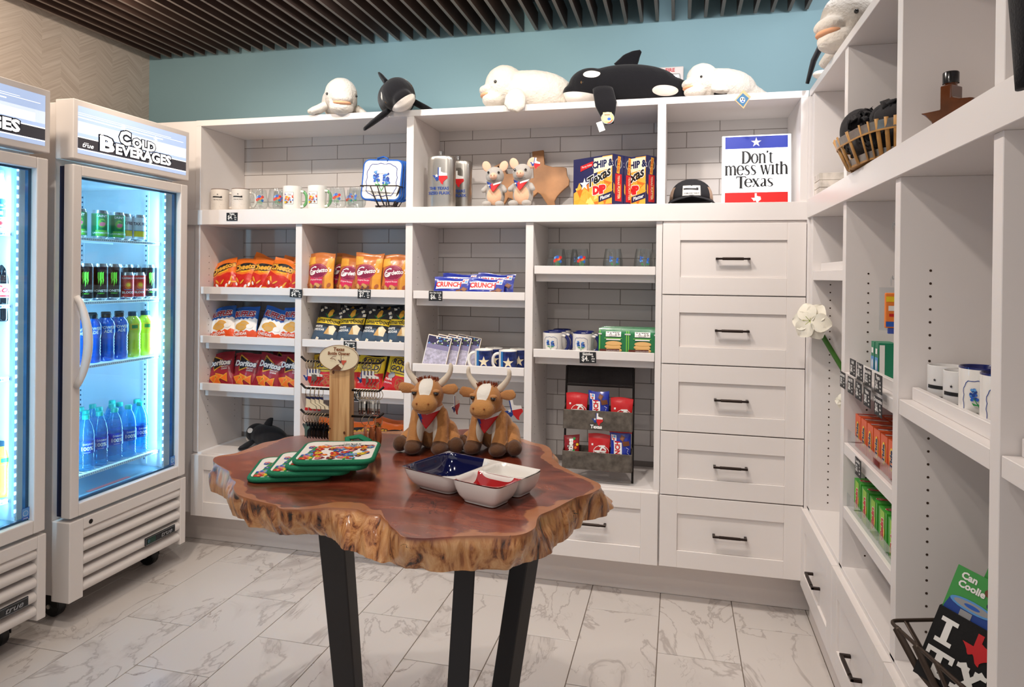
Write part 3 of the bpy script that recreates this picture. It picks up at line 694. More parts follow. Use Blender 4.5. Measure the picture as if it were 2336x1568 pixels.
# water bottles
WG = glassmat('water_pet', (150, 222, 246), 1.3, .05, 1.35, diffuse=.30, dcol=(110, 200, 235))
pr = [(.022, 0), (.031, .004), (.034, .012)]
for k in range(5): pr += [(.034, .018+k*.011), (.0315, .0235+k*.011)]
pr += [(.034, .076), (.034, .124), (.0325, .130), (.034, .140), (.031, .165), (.024, .192), (.0135, .212), (.013, .222)]
P = Print(); P.text('DASANI', .004, .113, .011, I_W, bold=.02); P.text('100%', 0, .094, .022, I_W, bold=.03); P.rect(-.012, .012, .078, .0795, I_W)
WB = bottle('water', pr, .0145, .214, .232, P, .034, WG, M('cap_teal', (40, 178, 160), .35), (.074, .126, .034, M('sleeve_water', (22, 84, 190), .3)))
for i, (y, x) in enumerate([(-.598, -2.420), (-.524, -2.424), (-.443, -2.424), (-.365, -2.424), (-.288, -2.430), (-.240, -2.492)]):
    place_bottle('water_bottle', '%s of the six front water bottles on the bottom fridge shelf' % nth(i, 6), WB, (x, y, .5425), RZ+(-.05 if i < 2 else .05), 'water bottles, front row')
for i, (y, x) in enumerate([(-.52, -2.50), (-.445, -2.505), (-.37, -2.508), (-.47, -2.58), (-.40, -2.585), (-.295, -2.580), (-.325, -2.510)]):
    place_bottle('water_bottle', 'teal-capped water bottle behind the front row, %s from the door side' % ['nearest', 'second', 'third', 'fourth', 'fifth', 'farthest', 'sixth'][i], WB, (x, y, .5425), RZ, 'water bottles, back rows')
tag(G().box(-2.395, -2.375, -.62, -.40, .4595, .461).to('shelf_strip', M('pink_strip', (240, 130, 130), .5)), 'pink plastic strip lying on the fridge floor below the water bottles', 'strip')
# left fridge contents
pr = [(.030, 0), (.033, .004), (.034, .02), (.034, .145), (.031, .165), (.020, .190), (.0165, .205), (.018, .212), (.018, .222), (.0165, .226), (.0001, .226)]
P = Print(); P.text('Lite', 0, .085, .050, I_MB, rot=PI/2, bold=.04, sx=.9); P.ell(0, .030, .014, .014, I_GY); P.ell(0, .030, .011, .011, I_W); P.ell(0, .030, .007, .007, I_R); P.ring([(.017*math.cos(k*.5), .030+.017*math.sin(k*.5)) for k in range(13)], .0015, I_MB)
t = thing('beer_bottle', 'white aluminium bottle with blue lettering on the top shelf of the left fridge', 'bottle', (-2.425, -.985, 1.5215), RZ+.1)
G().lathe(pr, 28, cap=False).to('bottle_body', M('painted_aluminium', (222, 230, 240), .28, .3), t, smooth=True); G().lathe([(.0185, .208), (.0185, .224), (.016, .227), (.0001, .227)], 20, cap=False).to('cap', M('cap_silver', (205, 208, 205), .3, .6), t, smooth=True)
P.build('lettering', cyl(.0345), t, edge=.01)
pr = [(.028, 0), (.036, .004), (.037, .015), (.034, .05), (.037, .085), (.037, .145), (.035, .165), (.024, .195), (.014, .212), (.013, .222)]
P = Print(); P.rect(-.05, .05, .092, .098, I_R); P.text('Coke', .0, .119, .036, I_R, bold=.02, shear=.3)
DC = bottle('cola', pr, .0145, .212, .230, P, .037, M('cola_dark', (18, 14, 16), .08, coat=.8), M('cap_clear_grey', (205, 212, 218), .3), (.088, .140, .037, M('sleeve_silver', (196, 205, 216), .3, .4)))
for i, y in enumerate((-.950, -1.032)):
    place_bottle('cola_bottle', ['dark cola bottle standing on the right of the left fridge', 'dark cola bottle cut by the left edge of the photo'][i], DC, (-2.43, y, 1.191), RZ-.1, 'diet cola bottles')
place_bottle('sports_drink_bottle', 'yellow sports drink bottle on the bottom shelf of the left fridge', SPY, (-2.425, -.955, .5425), RZ, 'sports drinks in the left fridge')
# ------------------------------------------------------------ snack bags
def bagmesh(W, H, D, mat, seed=0, nx=14, nz=18, crush=.004):
    def S(x, z, side, o=0):
        u = max(-1, min(1, 2*x/W)); v = max(0, min(1, z/H))
        t = D/2*max(0, 1-abs(u)**2.4)**.8*max(0, math.sin(PI*min(1, max(0, (v-.02)/.92))))**.55
        t += crush*noise.noise(Vector((x*28+seed*9, z*28, side*3)))*min(1, t/(D*.12)) if t > 0 else 0
        k = 1-.07*math.sin(PI*v)+.02*noise.noise(Vector((z*20, seed*5, 1)))
        return Vector((x*k, side*(t+.0008+o)+.004*noise.noise(Vector((x*20, seed, 0)))*(v > .9), z+.004*math.sin(x*38+seed*2)*(v**3)))
    g = G()
    for side in (-1, 1):
        vs = [S(W*(i/nx-.5), H*j/nz, side) for j in range(nz+1) for i in range(nx+1)]
        fs = [(j*(nx+1)+i, j*(nx+1)+i+1, (j+1)*(nx+1)+i+1, (j+1)*(nx+1)+i) for j in range(nz) for i in range(nx)]
        g.add(vs, fs if side == -1 else [f[::-1] for f in fs])
    e = []
    n = (nx+1)*(nz+1)
    for i in range(nx): g.f.append((i, i+n, i+1+n, i+1)); g.m.append(0); a = nz*(nx+1)+i; g.f.append((a, a+1, a+1+n, a+n)); g.m.append(0)
    for j in range(nz):
        a = j*(nx+1); g.f.append((a, a+nx+1, a+nx+1+n, a+n)); g.m.append(0); a += nx; g.f.append((a, a+n, a+nx+1+n, a+nx+1)); g.m.append(0)
    me = g.mesh('bag', mat, True); me.set_sharp_from_angle(angle=1.2)
    return me, (lambda x, y, o: S(x, y, -1, o))
def foil(n, c): return M('foil_'+n, c, .28, spec=.55, bump=.25, bscale=45, coat=.25)
def zig(x0, x1, y, a, n): return [(x0+(x1-x0)*i/n, y+(a if i % 2 else -a)) for i in range(n+1)]
def pr_cheetos(big=1.0):
    P = Print(); P.poly([(-.074, .004), (.074, .004), (.074, .088), (.03, .098), (-.01, .09), (-.074, .104)], ink('hot_red', (196, 38, 28), .3))
    P.ell(0, .135, .056, .022, I_K, .1); P.text('Cheetos', 0, .133, .042*big, I_GD, rot=.12, bold=.05, out=I_K, outw=.06); P.text('CRUNCHY', .006, .108, .013, I_Y, rot=.1, bold=.03)
    random.seed(3)
    for k in range(15):
        P.ell(random.uniform(-.06, .06), random.uniform(.012, .075), random.uniform(.010, .022), .0045, random.choice([I_O, I_O, I_GD, ink('deep_orange', (214, 84, 24))]), random.uniform(-1.2, 1.2), n=10)
    for k in range(4): P.ell(random.uniform(-.04, .04), random.uniform(.015, .06), .011, .006, I_W, random.uniform(-1, 1), n=8)
    return P
def pr_ruffles():
    P = Print(); P.poly([(-.074, .05)]+zig(-.074, .074, .045, .003, 10)+[(.074, .05)]+zig(.074, -.074, .112, .004, 12), I_W)
    P.poly([(-.074, .003), (.074, .003)]+zig(.074, -.074, .048, .004, 9), ink('cheddar', (226, 84, 34), .3))
    for x, y, r in ((-.02, .078, .3), (.012, .084, -.4), (-.005, .066, 0)): P.ell(x, y, .030, .016, I_GD, r); P.ell(x, y, .024, .011, I_T, r)
    P.ell(.042, .07, .018, .013, I_W); P.text('RUFFLES', 0, .138, .040, ink('ruby', (146, 24, 52)), rot=-.04, bold=.05, out=I_W, outw=.05, sx=.82)
    P.text('CHEDDAR', -.016, .034, .018, I_W, bold=.03); P.text('& SOUR CREAM', -.016, .018, .0115, I_W, bold=.02); return P
def pr_doritos():
    P = Print(); P.poly([(-.045, .172), (.058, .118), (-.028, .082)], I_GD); P.poly([(-.040, .163), (.046, .118), (-.026, .090)], I_K)
    P.text('Doritos', 0, .122, .040, I_W, bold=.05, out=I_NV, outw=.07, rot=-.03); P.text('NACHO', .035, .098, .010, I_W, bold=.02); P.text('CHEESE', .035, .087, .010, I_W, bold=.02)
    for x, y, r in ((-.035, .045, .2), (.0, .05, -.3), (.035, .04, .5), (-.01, .03, .9)):
        P.poly([(-.024, .016), (.026, .014), (0, -.026)], I_GD, r, (x, y)); P.poly([(-.019, .012), (.02, .010), (0, -.020)], I_O, r, (x, y))
    return P
def pr_gard():
    P = Print(); P.poly([(.03, .0), (.074, .0), (.074, .18), (.045, .18)], ink('amber', (226, 158, 62), .3)); P.poly([(-.074, .14), (-.02, .15), (-.03, .185), (-.074, .185)], ink('amber', 0))
    P.poly([(-.045, .045), (.022, .045), (.028, .09), (-.05, .09)], ink('raspberry', (206, 40, 84))); P.ell(-.006, .112, .056, .037, ink('wine', (132, 22, 62)), .06); P.ring([(-.006+.052*math.cos(k*.35), .112+.034*math.sin(k*.35)) for k in range(18)], .0012, I_P)
    P.text("Gardetto's", .004, .112, .028, I_W, rot=.14, shear=.25, bold=.03); P.text('G', -.042, .110, .060, I_W, rot=.1, shear=.4, bold=.0); P.text('Original Recipe', -.012, .070, .011, I_W, shear=.2)
    random.seed(5)
    for k in range(16): P.ell(random.uniform(-.064, .064), random.uniform(.006, .046), random.uniform(.009, .02), random.uniform(.006, .010), random.choice([I_T, ink('pretzel', (170, 96, 56)), ink('rye', (120, 76, 76)), I_CR, ink('pretzel', 0)]), random.uniform(-1.5, 1.5), n=12)
    return P
def popc(P, x, y, s):
    for a in range(4): P.ell(x+s*.5*math.cos(a*1.6+x*90), y+s*.5*math.sin(a*1.6+x*90), s*.55, s*.5, I_CR if a % 2 else I_W, n=9)
def pr_smart():
    P = Print(); P.poly([(-.074, .004), (.074, .004), (.074, .07), (0, .085), (-.074, .065)], ink('slate', (66, 84, 104), .35))
    P.poly([(-.012, .145), (0, .135), (.016, .150), (.010, .178), (0, .186), (-.009, .175)], I_GD); P.poly([(-.03, .155), (0, .130), (-.004, .142)], I_G); P.poly([(.034, .165), (.004, .130), (.01, .145)], I_G)
    P.poly([(-.074, .098), (.074, .106), (.074, .138), (-.074, .126)], I_Y); P.text('Smartfood', 0, .117, .031, I_K, rot=.06, shear=.15, bold=.02, sx=.95)
    P.text('WHITE', -.040, .082, .015, I_W, bold=.03, rot=.05); P.text('CHEDDAR', -.037, .067, .015, I_W, bold=.03, rot=.05)
    P.poly([(.0, .05), (.05, .052), (.058, .085), (.04, .098), (.028, .075), (.018, .092)], I_CR); P.poly([(.0, .05), (.028, .052), (.018, .092)], I_T)
    for x, y in ((-.055, .165), (.05, .17), (.062, .15), (-.04, .182), (-.03, .022), (.02, .018), (.05, .028)): popc(P, x, y, .009)
    P.rect(.052, .066, .008, .02, I_Y); return P
def pr_rold():
    P = Print(); P.poly([(-.074, .004), (.074, .004), (.074, .098), (.02, .088), (-.03, .09), (-.074, .1)], ink('pretzel_red', (190, 34, 40), .3))
    h = [(-.052, .115), (-.044, .10), (.044, .10), (.052, .115), (.052, .155), (.04, .172), (-.04, .172), (-.052, .155)]
    P.ring(h, .003, I_NV); P.text('ROLD', 0, .153, .034, I_NV, bold=.03); P.text('GOLD', 0, .121, .034, I_NV, bold=.03)
    P.text('THINS', -.042, .065, .015, I_W, bold=.02); P.text('ORIGINAL', -.04, .048, .011, I_W)
    for q in range(2):
        cx, cy = .022+q*.012, .052-q*.02; pts = [(cx+.026*math.sin(k*.449)*(1+.25*math.cos(2*k*.449)), cy+.024*math.cos(k*.449)) for k in range(14)]; P.ring(pts, .005, ink('pretzel', 0)); P.ring([(cx-.018, cy-.014), (cx+.01, cy+.015)], .005, ink('pretzel', 0), False); P.ring([(cx+.018, cy-.014), (cx-.01, cy+.015)], .005, ink('pretzel', 0), False)
    P.ell(-.03, .085, .02, .014, I_GY, .3); return P
BAGS = {'cheetos': ((226, 112, 30), pr_cheetos, .152, .185, .05), 'ruffles': ((26, 92, 176), pr_ruffles, .150, .182, .05), 'doritos': ((150, 30, 46), pr_doritos, .156, .182, .05),
        'gard': ((190, 110, 52), pr_gard, .150, .205, .055), 'smart': ((36, 38, 46), pr_smart, .142, .188, .05), 'rold': ((232, 200, 52), pr_rold, .145, .18, .05), 'puffs': ((230, 108, 34), lambda: pr_cheetos(1.25), .17, .185, .05)}
def snack(kind, variants=3):
    c, pf, W, H, D = BAGS[kind]; out = []
    for s in range(variants):
        me, f = bagmesh(W, H, D, foil(kind, c), seed=s*3.7+len(kind)); out.append((me, pf().build('printed_front', f, edge=.014, mesh_only=True, clip=(-W*.49, W*.49, .002, H*.985))))
    return out
def bags(kind, name, desc, where, items, group, n_front=None):
    """items: (x, y, z, tilt, rotz, roll)"""
    V = snack(kind); nf = n_front or len(items)
    for i, (x, y, z, tl, rz, ro) in enumerate(items):
        lab = '%s of %s %s %s' % (nth(i, nf), NW[nf], desc, where) if i < nf else '%s one of the %s half hidden %s' % (['left', 'right'][i-nf], desc, where)
        t = thing(name, lab, 'snack bag', (x, y, z), (tl, ro, rz), group)
        a, b_ = V[i % 3]; put('bag_body', a, t); put('printed_front', b_, t)
z1, z2, z3 = 1.279, 1.033, .794
bags('cheetos', 'snack_bag', 'orange cheese snack bags', 'on the left top tray', [(-2.245, .075, z1, -.38, .05, -.32), (-2.150, .085, z1, -.34, 0, -.06), (-2.062, .080, z1, -.36, 0, .10), (-1.968, .062, z1, -.34, 0, .30), (-1.872, .085, z1, -.34, 0, .30),
     (-2.145, .150, z1+.022, -.34, 0, .30), (-1.98, .150, z1+.012, -.34, 0, .35)], 'orange cheese snack bags', 5)
bags('ruffles', 'snack_bag', 'blue and white ridged chip bags', 'on the left middle tray', [(-2.262, .075, z2, -.36, .05, -.22), (-2.142, .080, z2, -.34, 0, -.12), (-2.005, .070, z2, -.36, 0, .18), (-1.880, .080, z2, -.34, 0, .05)], 'blue ridged chip bags')
bags('doritos', 'snack_bag', 'dark red tortilla chip bags', 'on the left lower tray', [(-2.270, .075, z3, -.36, .05, -.22), (-2.145, .080, z3, -.34, 0, -.02), (-2.015, .070, z3, -.34, 0, .12), (-1.890, .080, z3, -.32, 0, .06), (-1.99, .145, z3+.01, -.34, 0, .1)], 'dark red tortilla chip bags', 4)
bags('gard', 'snack_bag', 'golden snack mix bags', 'on the second bay top tray', [(-1.708, .060, z1, -.14, .0, -.02), (-1.575, .090, z1-.010, -.22, 0, .12), (-1.460, .060, z1, -.14, 0, .03), (-1.318, .065, z1-.006, -.16, 0, .0), (-1.645, .150, z1, -.2, -.2, .1)], 'golden snack mix bags', 4)
bags('smart', 'snack_bag', 'dark popcorn bags', 'on the second bay middle tray', [(-1.695, .070, z2, -.34, .0, .14), (-1.560, .075, z2, -.32, 0, .04), (-1.430, .070, z2, -.34, 0, .12), (-1.310, .085, z2, -.32, 0, .05), (-1.60, .150, z2+.01, -.3, 0, .0), (-1.40, .150, z2+.01, -.3, 0, .0)], 'dark popcorn bags', 4)
bags('rold', 'snack_bag', 'yellow and red pretzel bags', 'on the second bay lower tray', [(-1.695, .075, .806, -.30, .0, -.02), (-1.575, .085, .806, -.30, 0, -.02), (-1.450, .075, .806, -.30, 0, .0), (-1.318, .070, .806, -.30, 0, .18)], 'yellow pretzel bags')
bags('puffs', 'snack_bag', 'bright orange cheese bags', 'at the second bay bottom', [(-1.68, .085, .475, -.30, .0, .10), (-1.52, .085, .475, -.30, 0, -.02), (-1.345, .085, .475, -.30, 0, .12), (-1.42, .175, .480, -.2, 0, .1)], 'orange bags at the bottom of the second bay', 3)
# ------------------------------------------------------------ candy and cookies
def pr_crunch():
    P = Print(); P.poly([(-.082, .038), (.044, .042), (.050, .082), (-.078, .076)], I_W); P.text('CRUNCH', -.016, .060, .033, I_R, rot=.04, bold=.05, sx=.95)
    P.rect(.052, .080, .068, .092, I_W); P.text('4', .058, .080, .022, I_R, bold=.03); P.rect(.066, .078, .084, .089, I_P); P.rect(.066, .078, .072, .081, I_LB)
    P.poly([(.030, .004), (.052, .008), (.050, .040), (.026, .034)], I_BR); P.poly([(.048, .036), (.062, .052), (.084, .044), (.072, .026)], I_BR); P.poly([(.052, .038), (.062, .047), (.078, .042), (.070, .032)], ink('choc', (140, 86, 54)))
    for k in range(7): P.ring([(-.06+k*.012, .008+.006*(k % 2)), (-.052+k*.012, .020-.004*(k % 3))], .0015, I_W, False)
    P.rect(-.08, -.05, .008, .011, I_W); return P
cbm, cf = bagmesh(.185, .098, .020, foil('crunch', (24, 44, 150)), seed=2, crush=.002)
CRP = pr_crunch().build('printed_front', cf, edge=.014, mesh_only=True, clip=(-.091, .091, .002, .096))
def candy(label, cat, me, pm, loc, rot, group, name='chocolate_bar'):
    t = thing(name, label, cat, loc, rot, group); put('wrapper', me, t); put('printed_front', pm, t); return t
zc = 1.277
for i, (x, y, z, tl, ro) in enumerate([(-1.030, .050, zc, -.35, .02), (-.865, .050, zc-.002, -.35, .03), (-1.010, .110, zc+.018, -.35, .02), (-.835, .110, zc+.020, -.35, .04)]):
    candy(['front left', 'front right', 'rear left', 'rear right'][i]+' of the four blue chocolate bars on the third bay tray', 'chocolate bar', cbm, CRP, (x, y, z), (tl, ro, 0), 'blue chocolate bars on the tray')
def pr_tate():
    P = Print(); P.rect(-.06, -.056, .004, .118, I_LG); P.rect(.056, .06, .004, .118, I_LG); P.rect(-.032, .034, .092, .114, I_W); P.text("TATE'S", 0, .104, .0185, I_K, bold=.02); P.text('BAKE SHOP', 0, .0945, .0058, I_K)
    P.rect(-.038, .038, .083, .086, I_LG); P.rect(-.030, .032, .077, .082, I_W)
    for k in range(4): P.ell(.0+(k % 2)*.003, .020+k*.014, .036, .011, I_T); P.ell(.0+(k % 2)*.003, .022+k*.014, .034, .008, ink('cookie', (222, 176, 112)))
    P.rect(-.058, .028, .020, .038, ink('choc_label', (92, 40, 28)), .02); P.text('CHOCOLATE CHIP', .0, .031, .0068, I_W); P.text('COOKIES', .0, .024, .0068, I_W); return P
def tatebag():
    g = G(); W, H, D = .128, .130, .044
    pr = [(-D/2, 0), (-D/2, H*.8), (-.004, H*.97), (-.002, H)]
    for a in ((-1),):
        pass
    prof = [(-D/2, 0), (-D/2-.003, H*.4), (-D/2, H*.8), (-.003, H*.97), (-.002, H), (.002, H), (.003, H*.97), (D/2, H*.8), (D/2, 0)]
    g.loft([[(x, y, z) for y, z in prof] for x in (-W/2, -W/4, 0, W/4, W/2)])
    me = g.mesh('bag', foil('tate', (22, 112, 62)), True); me.set_sharp_from_angle(angle=.5)
    b = bmesh.new(); b.from_mesh(me); bmesh.ops.recalc_face_normals(b, faces=b.faces); b.to_mesh(me); b.free()
    def f(x, y, o):
        t = D/2+.003*math.sin(min(1, y/(H*.8))*PI) if y < H*.8 else D/2+(.003-D/2)*(y-H*.8)/(H*.17)
        return Vector((x, -t-o-.0006, y))
    return me, pr_tate().build('printed_front', f, edge=.012, mesh_only=True, base=.0015)
TB, TP = tatebag()
clipm = G().box(-.014, 0, -.026, -.004, .100, .106).mesh('tin_tie', M('tin_tie', (205, 208, 205), .4))
k = 0
for i, (x, y) in enumerate([(-.275, .055), (-.150, .055), (-.268, .105), (-.140, .105), (-.262, .155), (-.134, .160)]):
    t = thing('cookie_bag', '%s %s green cookie bag on the lower tray beside the drawers' % (['front', 'middle', 'rear'][i//2], ['left', 'right'][i % 2]), 'cookie bag', (x, y, 1.027), (-.06, 0, .02), 'green cookie bags'); put('bag_body', TB, t); put('printed_front', TP, t)
    c = put('tin_tie', clipm, t, (.064, 0, 0)); put('tin_tie', clipm, t, (-.050, 0, 0))
# ------------------------------------------------------------ mugs and glasses
def mugmesh(r, h, out, inn, rim=None, taper=1.0):
    pr = [(.0001, 0), (r*.82*taper, 0), (r*.9*taper, .003), (r*taper, .010), (r, h-.004), (r, h-.001), (r-.0015, h), (r-.0035, h-.002), (r-.004, .010), (r*.8, .006), (.0001, .006)]
    mis = [0, 0, 0, 0, 2 if rim else 0, 2 if rim else 0, 1, 1, 1, 1]
    me = G().lathe(pr, 32, cap=False, mis=mis).mesh('mug', [out, inn]+([rim] if rim else [out])); me.polygons.foreach_set('use_smooth', [True]*len(me.polygons)); me.set_sharp_from_angle(angle=.9); return me
def handlemesh(r, h, ang, mat, tip=None, w=.0055):
    c, s = math.cos(ang), math.sin(ang); P_ = []
    for i in range(15):
        a = -PI/2+PI*i/14; q = r-.004+(.034*max(0, math.cos(a))**.7); P_.append((q*c, q*s, h*.5+h*.34*math.sin(a)))
    g = G().tube(P_, w, 10, flat=1.25)
    if tip: g.tube(P_[:3], w*1.15, 10, mi=1); g.tube(P_[-3:], w*1.15, 10, mi=1)
    return g.mesh('handle', [mat]+([tip] if tip else []), True)
def mug(label, loc, rz, body, hd, pm, group=None):
    t = thing('mug', label, 'mug', loc, rz, group); put('mug_body', body, t)
    if hd: put('handle', hd, t)
    if pm: put('printed_design', pm, t)
    return t
SPK = M('speckled_glaze', (222, 214, 205), .3, spec=.5)
def speck(m, col, sc_=220, th=.33):
    t = m.node_tree; b = t.nodes['Principled BSDF']; tc = N(t, 'ShaderNodeTexCoord'); v = N(t, 'ShaderNodeTexVoronoi', Scale=sc_); t.links.new(tc.outputs['Object'], v.inputs['Vector'])
    k = N(t, 'ShaderNodeMath', operation='LESS_THAN'); k.inputs[1].default_value = th*.5; t.links.new(v.outputs['Distance'], k.inputs[0])
    wn = N(t, 'ShaderNodeTexNoise', Scale=60.0); t.links.new(tc.outputs['Object'], wn.inputs['Vector']); k2 = N(t, 'ShaderNodeMath', operation='GREATER_THAN'); k2.inputs[1].default_value = .55; t.links.new(wn.outputs['Fac'], k2.inputs[0])
    mu = N(t, 'ShaderNodeMath', operation='MULTIPLY'); t.links.new(k.outputs[0], mu.inputs[0]); t.links.new(k2.outputs[0], mu.inputs[1])
    mx = N(t, 'ShaderNodeMix', data_type='RGBA'); mx.inputs[6].default_value = b.inputs['Base Color'].default_value; mx.inputs[7].default_value = lin(col); t.links.new(mu.outputs[0], mx.inputs[0]); t.links.new(mx.outputs[2], b.inputs['Base Color'])
speck(SPK, (120, 96, 80))
def cannon(P, y=.0, s=1.0):
    P.star(0, y+.024*s, .0045*s, I_K); P.rect(-.020*s, .020*s, y+.008*s, y+.014*s, I_K, -.05); P.rect(.014*s, .021*s, y+.007*s, y+.0155*s, I_K); P.ell(-.022*s, y+.0115*s, .003*s, .003*s, I_K)
    P.text('COME AND TAKE IT', 0, y-.003*s, .0052*s, I_K, bold=.02); return P
pm = cannon(Print(), .058).build('printed_design', cyl(.044), edge=.01, mesh_only=True)
b1 = mugmesh(.044, .112, SPK, SPK, M('mug_rim', (120, 100, 88), .5)); h1 = handlemesh(.044, .112, .1, SPK)
Z = 1.6945
mug('leftmost speckled cream mug with a small cannon print on the display shelf', (-2.285, .075, Z), .35, b1, h1, pm, 'speckled cream mugs')
mug('speckled cream mug with a small cannon print, second from left on the display shelf', (-2.165, .075, Z), .30, b1, h1, pm, 'speckled cream mugs')
WGZ = M('white_glaze', (236, 232, 226), .14, spec=.55, coat=.4)
def flowers(P, cx, cy, s, text=True, n=16, q=1.0):
    random.seed(11); cols = [I_R, I_O, I_MB, I_P, I_LB, I_MR, I_Y]
    for k in range(9): x = cx+random.uniform(-.5, .5)*s; P.ring([(x, cy-.55*s), (x+random.uniform(-.1, .1)*s, cy+random.uniform(-.3, .2)*s)], .035*s, I_G, False)
    for k in range(n):
        x, y = cx+random.uniform(-.46, .46)*s, cy+random.uniform(-.5, .22)*s; c = cols[k % 7]; r = random.uniform(.06, .11)*s*q
        for a in range(5): P.ell(x+r*.8*math.cos(a*1.257), y+r*.8*math.sin(a*1.257), r*.6, r*.6, c, n=7, L=P.L+(1 if a == 0 else 0)); P.L += (1 if a == 0 else 0)
        P.ell(x, y, r*.4, r*.4, I_Y if c is not I_Y else I_BR, n=6)
    if text: P.text('Texas', cx+.08*s, cy+.46*s, .16*s, I_K, shear=.3); P.text('Wildflowers', cx+.08*s, cy+.32*s, .12*s, I_K, shear=.3); P.ell(cx-.35*s, cy+.42*s, .06*s, .09*s, ink('violet', (110, 70, 150)), .5, n=8)
    return P
P = Print(); P.rect(-.022, .022, .028, .086, I_W); P.ring([(-.022, .028), (.022, .028), (.022, .086), (-.022, .086)], .001, I_K); flowers(P, 0, .056, .044)
pm = P.build('printed_design', cyl(.046), edge=.01, mesh_only=True, clip=(-.0225, .0225, .0275, .0865))
b1 = mugmesh(.046, .118, WGZ, WGZ); h1 = handlemesh(.046, .112, -.08, M('green_glaze', (92, 150, 92), .2, coat=.4), WGZ, .006)
mug('white wildflower mug with a green handle, left of the pair between the glasses', (-1.872, .075, Z), .16, b1, h1, pm, 'white mugs with green handles')
mug('white wildflower mug with a green handle, right of the pair between the glasses', (-1.735, .075, Z), .02, b1, h1, pm, 'white mugs with green handles')
GL = glassmat('drinking_glass', (250, 252, 252), 1.6, .02, 1.5)
def glassm(r, h):
    pr = [(.0001, 0), (r*.62, 0), (r*.78, .004), (r*.96, h*.22), (r, h*.36), (r*.96, h*.55), (r*.84, h*.85), (r*.78, h-.0008), (r*.77, h), (r*.755, h-.001), (r*.81, h*.85), (r*.93, h*.55), (r*.965, h*.36), (r*.92, h*.22), (r*.7, .012), (.0001, .010)]
    return G().lathe(pr, 32, cap=False).mesh('glass', GL, True)
gm = glassm(.044, .108)
def curve(r, h):
    def f(x, y, o):
        q = y/h; rr = r*(.96+.04*math.sin(min(1, q/.36)*PI/2)) if q < .36 else r-(r*.22)*((q-.36)/.64)**1.4
        return Vector(((rr+o)*math.sin(x/rr), -(rr+o)*math.cos(x/rr), y))
    return f
def gprint(kind):
    P = Print(); random.seed(4)
    if kind == 0:
        for x, y, c in ((-.012, .066, I_LB), (-.008, .058, I_R), (.010, .068, I_R), (.002, .060, I_O), (.008, .050, I_MB), (-.014, .052, I_R), (-.004, .070, I_MB)):
            for a in range(5): P.ell(x+.004*math.cos(a*1.257), y+.004*math.sin(a*1.257), .0034, .0034, c, n=7)
        for x in (-.010, -.003, .006, .002): P.ring([(x, .030), (x+random.uniform(-.004, .004), .055)], .0016, I_G, False)
    else:
        for cx in (-.013, .011):
            for k in range(11): P.ell(cx+random.uniform(-.006, .006), .056+random.uniform(-.012, .012)+.006*(cx < 0), .0034, .0034, I_MB if k % 3 else I_LB, n=7)
            P.ring([(cx, .046), (cx*.3, .030)], .0016, I_G, False); P.poly([(cx, .04), (cx+.008, .046), (cx+.006, .036)], I_G)
    P.text('Texas', 0, .024, .007, I_K, shear=.3); P.text('Wildflowers' if kind == 0 else 'bluebonnets', 0, .018, .006, I_K, shear=.3)
    return P.build('painted_flowers', curve(.044, .108), edge=.008, mesh_only=True)
GP = [gprint(0), gprint(1)]
def glass(label, loc, kind, rz, group):
    t = thing('drinking_glass', label, 'glass', loc, rz, group); put('glass_body', gm, t); put('painted_flowers', GP[kind], t); return t
g1 = 'stemless glasses on the display shelf'
for i, (x, y, k, rz) in enumerate([(-2.070, .09, 0, .75), (-1.966, .085, 0, .7), (-1.625, .07, 0, .5), (-1.578, .16, 0, -.1), (-1.522, .075, 1, .0), (-2.00, .18, 0, .7)]):
    glass(['clear flower-painted glass right of the second speckled mug', 'clear flower-painted glass left of the white green-handled mugs', 'clear flower-painted glass right of the white green-handled mugs', 'clear glass standing behind the pair of glasses right of the mugs',
           'clear glass with blue flowers just left of the wire basket', 'clear glass in the rear between the speckled mugs and white mugs'][i], (x, y, Z), k, rz, g1)
g2 = 'stemless glasses on the tray beside the drawers'
for i, (x, y, k, rz) in enumerate([(-.535, .07, 0, .35), (-.490, .16, 1, 1.1), (-.430, .075, 0, .35), (-.283, .075, 1, .2), (-.148, .072, 1, .1), (-.100+.012, .175, 1, 1.0)]):
    glass('%s of the six flower-painted glasses on the tray beside the drawers' % nth(i, 6), (x, y, 1.397), k, rz, g2)
